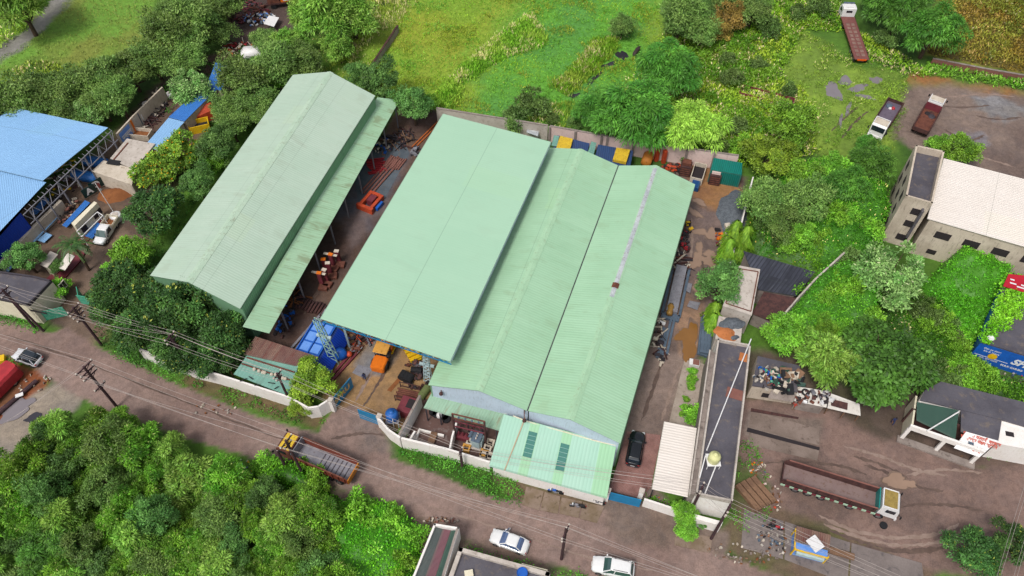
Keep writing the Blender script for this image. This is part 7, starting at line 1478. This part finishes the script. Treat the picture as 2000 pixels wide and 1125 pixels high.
# behind the mint sheds
for i, (q, m_, lb) in enumerate([(((1086,290),(1094,265),(1119,271),(1112,296)),'yellow_rust','yellow chipped cover on the container row nearest the tall roof'),(((1197,311),(1204,288),(1231,292),(1223,317)),'yellow_rust','yellow rust spotted cover at the right end of the container row')]):
    w = [P(*p, 3.1) for p in q]; c = center(w); o = MB().prism([(p.x-c.x,p.y-c.y) for p in w], 2.55, 3.1).build('cover_tray', M[m_], loc=dn(c,0), bevel=.05); tag(o, lb, 'cover')
for i, (q, lb) in enumerate([(((1078,296),(1088,264),(1152,280),(1142,313)),'blue container left of the teal patch behind the mint sheds'),(((1160,314),(1168,282),(1237,294),(1230,330)),'blue container right of the teal patch behind the mint sheds')]):
    block('shipping_container', lb, 'container', q, 2.5, M['marine_cont'], M['navy_cont'])
lying('teal_sheet', 'teal peeling sheet between the two blue containers', 'sheet', ((1147,300),(1155,276),(1165,279),(1159,304)), 2.6, M['teal_roof']); lying('teal_sheet', 'teal sheet at the left end of the container row', 'sheet', ((1077,284),(1082,264),(1092,266),(1088,286)), 2.7, M['teal_roof'])
block('shipping_container', 'teal green container under the tree at the pink wall end', 'container', [(1388,331),(1394,308),(1450,318),(1449,342)], 2.6, M['teal_cont'], M['teal_cont'])
tag(MB().boxb(P(1428,350,0),(2.6,1.0,1.3),R(-12)).build('green_box', weathered('dark_green_box','#0f4a3c','#0c4034','#20302a'), bevel=.04), 'dark green box in front of the teal container', 'box')
og = thing('orange_tank', 'orange rusty rounded tank by the pink wall', 'tank', P(1264,315,0), R(70)); MB().lathe((0,0,.8),[(.3,-1.6),(.8,-1.4),(.85,0),(.8,1.4),(.3,1.6)],16,ry=R(90)).build('shell', weathered('tank_orange','#c07a2e','#a86826','#6a4028'), og, smooth=True); MB().boxb((0,0,0),(2.6,1.0,.3)).build('cradle', M['rust'], og)
for x, y in ((1281,314),(1295,318)): tag(MB().boxb(P(x,y,0),(.6,.6,2.6),R(20)).build('orange_post', M['orange_red'], bevel=.05), 'upright orange rusty post by the pink wall', 'post', 'orange posts at the pink wall')
junk('rusty machine frames heaped behind the mint shed ridge', 1315,330,2.0,1.2,46,[M['rust'],M['rust_dk'],M['orange_red'],M['dark']],seed=31)
rk = [('rusty perforated rack right of the orange posts',1337,338),('dark rusty rack with a pink box top beside the teal container',1394,355)]
for lb, x, y in rk:
    t = thing('machine_rack', lb, 'rack', P(x,y,0), R(-15)); MB().boxb((0,0,0),(1.7,1.6,1.9)).build('body', M['rust_dk'], t); 
    for k in range(4): MB().boxb((0,-.83,.25+.42*k),(1.5,.06,.12)).build('shelf_bar', M['rust'], t)
    MB().boxb((0,.1,1.903),(1.3,1.0,.5)).build('top_box', M['pink_wall'] if x > 1360 else M['rust'], t)
skip('open dark skip with rusty white rim behind the right mint shed', 1362,345,3.6,1.9,1.2,R(70),M['stone'])
tag(MB().boxb(P(1357,367,0),(1.6,1.2,.9),R(70)).build('blue_box', M['marine_cont'], bevel=.04), 'blue box at the far right corner of the mint shed', 'box')
lying('wall_panel', 'pale corrugated panel leaning on the pink wall left', 'panel', ((1028,258),(1030,250),(1052,256),(1051,266)), 1.6, M['zinc'])
# right yard
sb2 = thing('steel_girder', 'large grey plate girder lying in the right yard', 'girder', P(1320,570,0), R(73)); MB().boxb((0,0,.1),(8.2,1.5,.9)).build('web_box', M['steel'], sb2, bevel=.03)
for s in (-1,1): MB().boxb((0,s*1.15,0),(8.6,.35,.4)).build('flange', M['slate'], sb2)
MB().boxb((-4.6,0,0),(1.0,2.4,.4)).build('end_plate', M['slate'], sb2)
lying('steel_plate', 'grey steel plate lying right of the plate girder', 'plate', ((1340,568),(1348,572),(1352,554),(1343,552)), .3, M['steel']); lying('steel_plate', 'square grey plate near the tan mud', 'plate', ((1342,598),(1362,605),(1368,591),(1347,587)), .25, M['steel'])
stack('blue grey channel bar lying in the right yard','channel_bar',1310,640,R(73),2,9.0,.16,M['slate'],gap=.12,box=True,cat='channel')
stack('thin dark channel bar nearest the mint shed eave','dark_channel',1294,672,R(72),3,5.0,.14,M['slate'],gap=.06,box=True,cat='channel')
stack('grey block in the long stack beside the office','grey_block',1377,660,R(77),4,6.0,.2,M['slate'],2,gap=.02,box=True,cat='block')
vb = thing('valve_body', 'brass brown valve machine by the channel bars', 'machine', P(1307,612,0), R(75)); MB().lathe((0,0,.9),[(.3,-.9),(.45,-.6),(.35,0),(.5,.4),(.3,.9)],14,ry=R(90)).build('barrel', weathered('brass','#a07a3e','#8a6630','#4a3a28',rough=.4), vb, smooth=True); MB().boxb((0,0,0),(1.4,.9,.5)).build('base', M['steel_dk'], vb)
junk('spiky bundle of rusty iron strips along the mint shed', 1322,515,1.6,2.6,60,[M['rust_dk'],M['steel_dk'],M['rust'],M['stone']],seed=32,long=.7)
junk('red and dark scrap along the mint shed eave', 1334,470,.9,3.0,40,[M['red'],M['dark'],M['rust_dk'],M['steel_dk']],seed=33)
junk('yellow and dark scrap at the far right eave of the mint shed', 1342,440,.8,1.6,18,[M['yellow'],M['dark'],M['rust']],seed=34)
junk('low dark scrap line below the mint shed eave', 1285,660,.9,4.5,40,[M['rust_dk'],M['steel_dk'],M['stone'],M['dark']],seed=35,long=.3)
junk('scrap and rags under the mast trees', 1415,478,1.2,3.2,40,[M['stone'],M['dark'],M['maroon'],M['orange'],M['slate']],seed=36)
tag(MB().boxb(P(1293,632,0),(.9,.5,.3),R(-30)).build('white_block', M['white'], bevel=.05), 'white block lying beside the channel bars', 'block')
tag(MB().boxb(P(1420,445,0),(.8,.8,.7),R(10)).build('pale_box', M['stone'], bevel=.04), 'pale box at the foot of the gravel heap', 'box')
mz = thing('hydrant_box', 'red lidded white box at the corner of the garden bed', 'box', P(1355,712,0), R(-12)); MB().boxb((0,0,0),(1.3,.9,.6)).build('case', M['white'], mz); MB().boxb((.2,0,.603),(.8,.8,.06)).build('lid', M['brick_red'], mz)
# right lot
ks = thing('kiosk', 'small yellow framed kiosk with a rusty roof and pale blue front on the grey apron', 'kiosk', P(1576,1072,0), R(-16))
MB().boxb((0,0,0),(3.4,2.2,1.7)).build('body', M['blue_lt'], ks); MB().slab((-1.8,-.4,1.95),(1.8,-.4,1.95),(1.8,1.3,2.2),(-1.8,1.3,2.2),.06).build('roof', M['rust_roof'], ks); MB().boxb((.0,-1.3,1.0),(2.9,.3,.5)).build('counter', M['steel_lt'], ks)
for x in (-1.72,1.72): 
    for y in (-1.12,1.12): MB().bar((x,y,0),(x,y,2.0),.14).build('post', M['yellow'], ks)
MB().bar((-1.75,-1.16,1.7),(1.75,-1.16,1.7),.16).build('rail', M['yellow'], ks); MB().bar((-1.75,-1.2,1.75),(-1.75,1.2,1.75),.16).build('rail', M['yellow'], ks)
tag(MB().boxb(P(1592,1062,2.35),(1.3,1.5,.08),R(30)).build('white_sheet', M['white']), 'white sheet lying on the kiosk roof', 'sheet')
tag(MB().boxb(P(1636,1080,.07),(3.4,.7,.35),R(-18)).build('timber_bench', M['wood'], bevel=.03), 'long tan timber bench right of the kiosk', 'bench')
stack('wide weathered plank in the stack at the lot edge','plank',1474,966,R(122),4,3.6,.3,M['wood'],gap=.12,box=True,cat='plank')
litter(1508,1052,1.8,1.6,50,[M['litter_w'],M['slate'],M['steel_dk'],M['dark'],M['stone']],41)
litter(1500,965,1.6,2.4,50,[M['litter_w'],M['stone'],M['orange_red'],M['wood'],M['pink_wall']],42)
litter(1478,915,1.2,1.0,26,[M['litter_w'],M['orange'],M['slate'],M['stone']],43)
litter(1460,1080,4.5,1.2,60,[M['litter_w'],M['stone'],M['conc'],M['wood']],44)
litter(1985,758,5.0,2.2,150,[M['litter_w'],M['stone'],M['slate'],M['red'],M['blue_lt'],M['gate_green']],45)
junk('coloured bags and rags heap on the junk store roof', 1499,740,1.7,1.7,70,[M['litter_w'],M['maroon'],M['gate_green'],M['slate'],M['dark'],M['litter_w'],M['stone'],M['blue_paint']],z=2.95,seed=46,flat=.5,smax=.5,name='rag_heap')
junk('wooden frames and green sheet scrap on the junk store roof', 1532,745,2.2,2.0,40,[M['wood'],M['dkgreen_roof'],M['stone'],M['tyre']],z=2.95,seed=47,flat=.4,smax=1.5,name='scrap_heap')
junk('old tyres and parts strewn on the white tarpaulin', 1588,776,2.4,1.2,46,[M['dark'],M['rust'],M['steel'],M['white'],M['rust_dk']],z=2.35,seed=48,flat=.2,smax=.7)
for x, y, lb in ((1573,767,'old tyre on the left part of the tarpaulin stall roof'),(1609,779,'old tyre on the right part of the tarpaulin stall roof')): tag(MB().path([(.4*math.cos(a),.4*math.sin(a),.1) for a in [2*math.pi*k/14 for k in range(15)]], .12, 6).build('old_tyre', M['tyre'], loc=P(x, y, 2.4)), lb, 'tyre')
lying('black_mat', 'black mat lying on the junk store roof', 'mat', ((1477,735),(1484,740),(1490,734),(1483,730)), 3.0, M['black'])
litter(468,930,1.6,2.0,46,[M['litter_w'],M['yellow'],M['slate'],M['blue_lt'],M['stone']],49)
litter(818,1062,1.2,1.8,40,[M['litter_w'],M['stone'],M['lt_cloth'],M['brick_red']],50)
tag(MB().lathe((0,0,0),[(.3,0),(.45,.25),(.35,.55),(.1,.7)],9).build('white_bag', M['white'], loc=P(797,1076,.8)), 'white bag lying on the creepers at the bottom', 'bag')
junk('brick rubble in front of the narrow maroon shed', 862,1017,2.2,.4,40,[M['brick_red'],M['conc'],M['stone'],M['wood']],seed=51,flat=.12,smax=.3)
for x, y, lb in ((1855,893,'curved branch lying before the shop step'),): tag(MB().path([P(1864,904),P(1867,897,.1),P(1874,893,.1),P(1880,890)], .08, 5).build('branch', M['wood']), lb, 'branch')
tag(MB().lathe((0,0,.12),[(.2,-.1),(.42,-.1),(.42,.1),(.2,.1)],14).build('old_tyre', M['tyre'], loc=P(1725,1027,0)), 'lone tyre lying on the muddy lot', 'tyre')
# left foreground: red lorry cab, pole lying
rb = thing('red_trailer', 'red rounded trailer body cut by the left picture edge', 'trailer', P(-4,770,0), hd((-30,800),(35,735)))
MB().loft([[(x,y*1.2*k,z) for y,z in ((-1,.5),(-1,1.9),(-.8,2.3),(.8,2.3),(1,1.9),(1,.5))] for x,k in ((-5,1),(3.0,1),(3.4,.92),(3.6,.7))]).build('body', M['red'], rb); 
for x in (-2,2): 
    for s in (-1,1): wheel(rb, x, s*1.05, .45)
tag(MB().tube(P(72,743,.3), P(-30,830,.3), .28, .32, 10).build('fallen_pole', M['pole']), 'thick dark pole lying on the red soil at the left edge', 'pole')
tag(MB().boxb(P(38,772,.5),(.9,.5,.1),R(25)).build('white_sheet', M['white']), 'white sheet scrap lying on the fallen pole', 'sheet')
tag(MB().boxb(P(2,705,0),(1.3,1.0,.6),R(20)).build('painted_crate', M['yellow'], bevel=.03), 'yellow edged crate at the left road verge', 'crate')
litter(60,748,3.2,1.4,24,[M['litter_w'],M['stone'],M['brick_red']],52)
litter(425,800,3.6,.8,16,[M['litter_w'],M['stone']],53)
wt_ = thing('white_tank', 'white plastic drum hanging behind the dark mango trees', 'drum', P(465,678,0)); MB().lathe((0,0,.8),[(.4,0),(.65,.15),(.65,1.2),(.4,1.4),(.2,1.5)],14).build('body', M['white'], wt_, smooth=True); MB().boxb((0,0,0),(1.2,1.2,.8)).build('stand', M['conc'], wt_)
# low walls in the fields
free_wall('dark low wall running up through the big field', [(717,142),(778,50)], 1.4, M['conc'], th=.25, cap=M['rust_dk'])
free_wall('low red brick wall across the top right weeds', [(1822,115),(1925,135),(2060,158)], 1.3, M['brick_red'], th=.25, cap=M['conc'])
for i, (x, y, lb) in enumerate([(1242,107,'dark brown buffalo resting in the field'),]):
    t = thing('buffalo', lb, 'animal', P(x, y, 0), R(60)); V = [(-.9,0,.75),(-.4,0,.8),(.3,0,.85),(.8,0,.95),(1.15,0,.95),(1.45,0,.8)]; Rr = [.32,.42,.45,.36,.22,.12]; E = [(k,k+1) for k in range(5)]
    for sx in (-.75,.6):
        for sy in (-.25,.25): b = len(V); V += [(sx,sy,.5),(sx+.05,sy,.05)]; Rr += [.14,.08]; E += [((0 if sx<0 else 3),b),(b,b+1)]
    V += [(-1.25,0,.5)]; Rr += [.04]; E += [(0,len(V)-1)]
    me = bpy.data.meshes.new('body'); me.from_pydata(V, E, []); o = bpy.data.objects.new('body', me); COL.objects.link(o); o.modifiers.new('skin','SKIN')
    for v, r in zip(me.skin_vertices[0].data, Rr): v.radius = (r, r)
    me.skin_vertices[0].data[1].use_root = True; o.modifiers.new('sub','SUBSURF').levels = 1; dg = bpy.context.evaluated_depsgraph_get(); m2 = bpy.data.meshes.new_from_object(o.evaluated_get(dg)); bpy.data.objects.remove(o); m2.materials.clear(); m2.materials.append(plain('buffalo_hide','#3a2a2a',.7)); o = bpy.data.objects.new('body', m2); COL.objects.link(o); o.parent = t
    for s in (-1,1): MB().path([(1.15,s*.15,1.15),(1.05,s*.4,1.2),(.85,s*.45,1.25)],.05,6,0,.02).build('horn', M['dark'], t)
# ------------------------------------------------------------------ poles and wires
def pole(label, top, h, rz, arms, lean=(0,0), stub=None, double=False, r=.14):
    tp = P(top[0], top[1], h); t = thing('utility_pole', label, 'utility pole', dn(tp, 0) + Vector((lean[0], lean[1], 0)), 0); d = Vector((-lean[0], -lean[1], h))
    MB().tube((0,0,-.2), d, r*1.3, r, 8).build('shaft', M['pole'], t)
    if double: MB().tube((1.3,-.5,-.2), d*.97, r*1.2, r, 8).build('strut', M['pole'], t)
    dv = Vector((math.cos(rz), math.sin(rz), 0)); ends = []
    for z, w in arms:
        c = d * (z / h); MB().bar(c - dv*w, c + dv*w, .12, .14).bar(c - dv*w*.7, c - Vector((0,0,.6)), .06).bar(c + dv*w*.7, c - Vector((0,0,.6)), .06).build('crossarm', M['pole'], t)
        for s in (-1,1) if w > .2 else (0,): MB().lathe(c + dv*w*.92*s, [(.07,.05),(.11,.12),(.06,.2),(.1,.26),(.03,.32)], 8).build('insulator', M['porcelain'], t); ends.append(t.location + c + dv*w*.92*s + Vector((0,0,.28)))
    return ends
WX = R(62)                           # crossarms lie square to the road
pA = pole('double leaning pole in front of the cream corner house', (4,565), 8.5, WX, [(8.2,.8),(7.4,.7)], double=True)
pB = pole('pole with many crossarms at the left driveway mouth', (142,600), 8.5, WX, [(8.2,.9),(7.5,.9),(6.8,.8),(6.0,.6)])
pK = pole('double pole half hidden in the dark mango trees', (330,655), 8.5, WX, [(8.2,.8),(7.4,.8)], double=True)
pJ = pole('leaning rusty pole beside the tree at the lettered gate', (541,729), 7.5, WX, [(7.2,.7),(6.4,.5)])
pH = pole('short pole in the hedge before the transformer yard', (899,880), 5.0, WX, [(4.8,.5),(4.3,.4)])
pG = pole('thin dark pole behind the small street tree', (1372,951), 7.5, WX, [(7.3,.6),(6.6,.5)])
pF = pole('pole at the corner of the white office front and the weeds', (1426,988), 9.5, WX, [(9.3,.8),(8.5,.8),(7.8,.6)])
pC = pole('tall pole with three crossarms at the tip of the thicket', (163,716), 9.5, WX, [(9.3,1.2),(8.4,1.0),(7.6,1.0),(5.0,.8)])
pD = pole('pole rising behind the yellow cab of the tipper lorry', (558,860), 9.5, WX, [(9.2,1.0),(8.4,.6)])
pole('short stub pole beside the yellow cab of the tipper lorry', (541,880), 5.5, WX, [(5.2,.1)])
pE = pole('rusty pole at the bottom edge between the two white cars', (1106,1030), 9.5, WX, [(9.3,.1),(8.2,.9),(7.2,.8)])
def wire(a, b, sag=.5, r=.016, label='overhead wire strung along the road', group='overhead wires'):
    pts = [Vector(a) + (Vector(b) - Vector(a)) * (k/14) - Vector((0,0,sag*4*(k/14)*(1-k/14))) for k in range(15)]
    tag(MB().path(pts, r, 4).build('overhead_wire', M['wire']), label, 'wire', group)
far = lambda x, y, h: [P(x, y, h) + Vector((dx, 0, dz)) for dx, dz in ((-.8,0),(.8,0),(-.8,-.8),(.8,-.8),(-.6,-1.6),(.6,-1.6))]
def span(A, B, n=None, label=None, group=None):
    m_ = min(len(A), len(B)) if n is None else n
    for k in range(m_): wire(A[min(k, len(A)-1)], B[min(k, len(B)-1)], .35 + .08*(k%3), label=label, group=group)
up = [pA, pB, pK, pJ, pH, pG, pF]
span(far(-160,500,9), pA, 4, 'overhead wire reaching the double pole at the cream house from the left edge', 'wires left of the cream house')
names = ['cream house pole and the driveway pole','driveway pole and the mango pole','mango pole and the gate tree pole','gate tree pole and the hedge pole','hedge pole and the street tree pole','street tree pole and the office corner pole']
for i in range(6): span(up[i], up[i+1], 6 if i in (1,2) else 5, 'overhead wire strung between the ' + names[i], 'wires ' + names[i])
span(pF, far(1850,1170,9), 6, 'overhead wire running from the office corner pole to the bottom right', 'wires right of the office pole')
span(far(-150,610,9.5), pC, 4, 'overhead wire reaching the thicket pole from the left edge', 'wires left of the thicket pole'); span(pC, pD, 5, 'overhead wire crossing the road between the thicket pole and the yellow cab pole', 'wires thicket pole to yellow cab pole'); span(pD, pE, 5, 'overhead wire over the road between the yellow cab pole and the bottom pole', 'wires yellow cab pole to bottom pole')
span(pE, far(1700,1240,9.5), 5, 'overhead wire leaving the bottom pole to the right along the road', 'wires right of the bottom pole'); span(pC, [P(-120,905,8),P(-120,915,8)], 2, 'thin wire crossing the side road left of the thicket', 'wires over the side road')
span(far(2080,770,9), far(1950,1200,9), 4, 'overhead wire crossing the bottom right corner of the lot', 'wires at the lot corner')
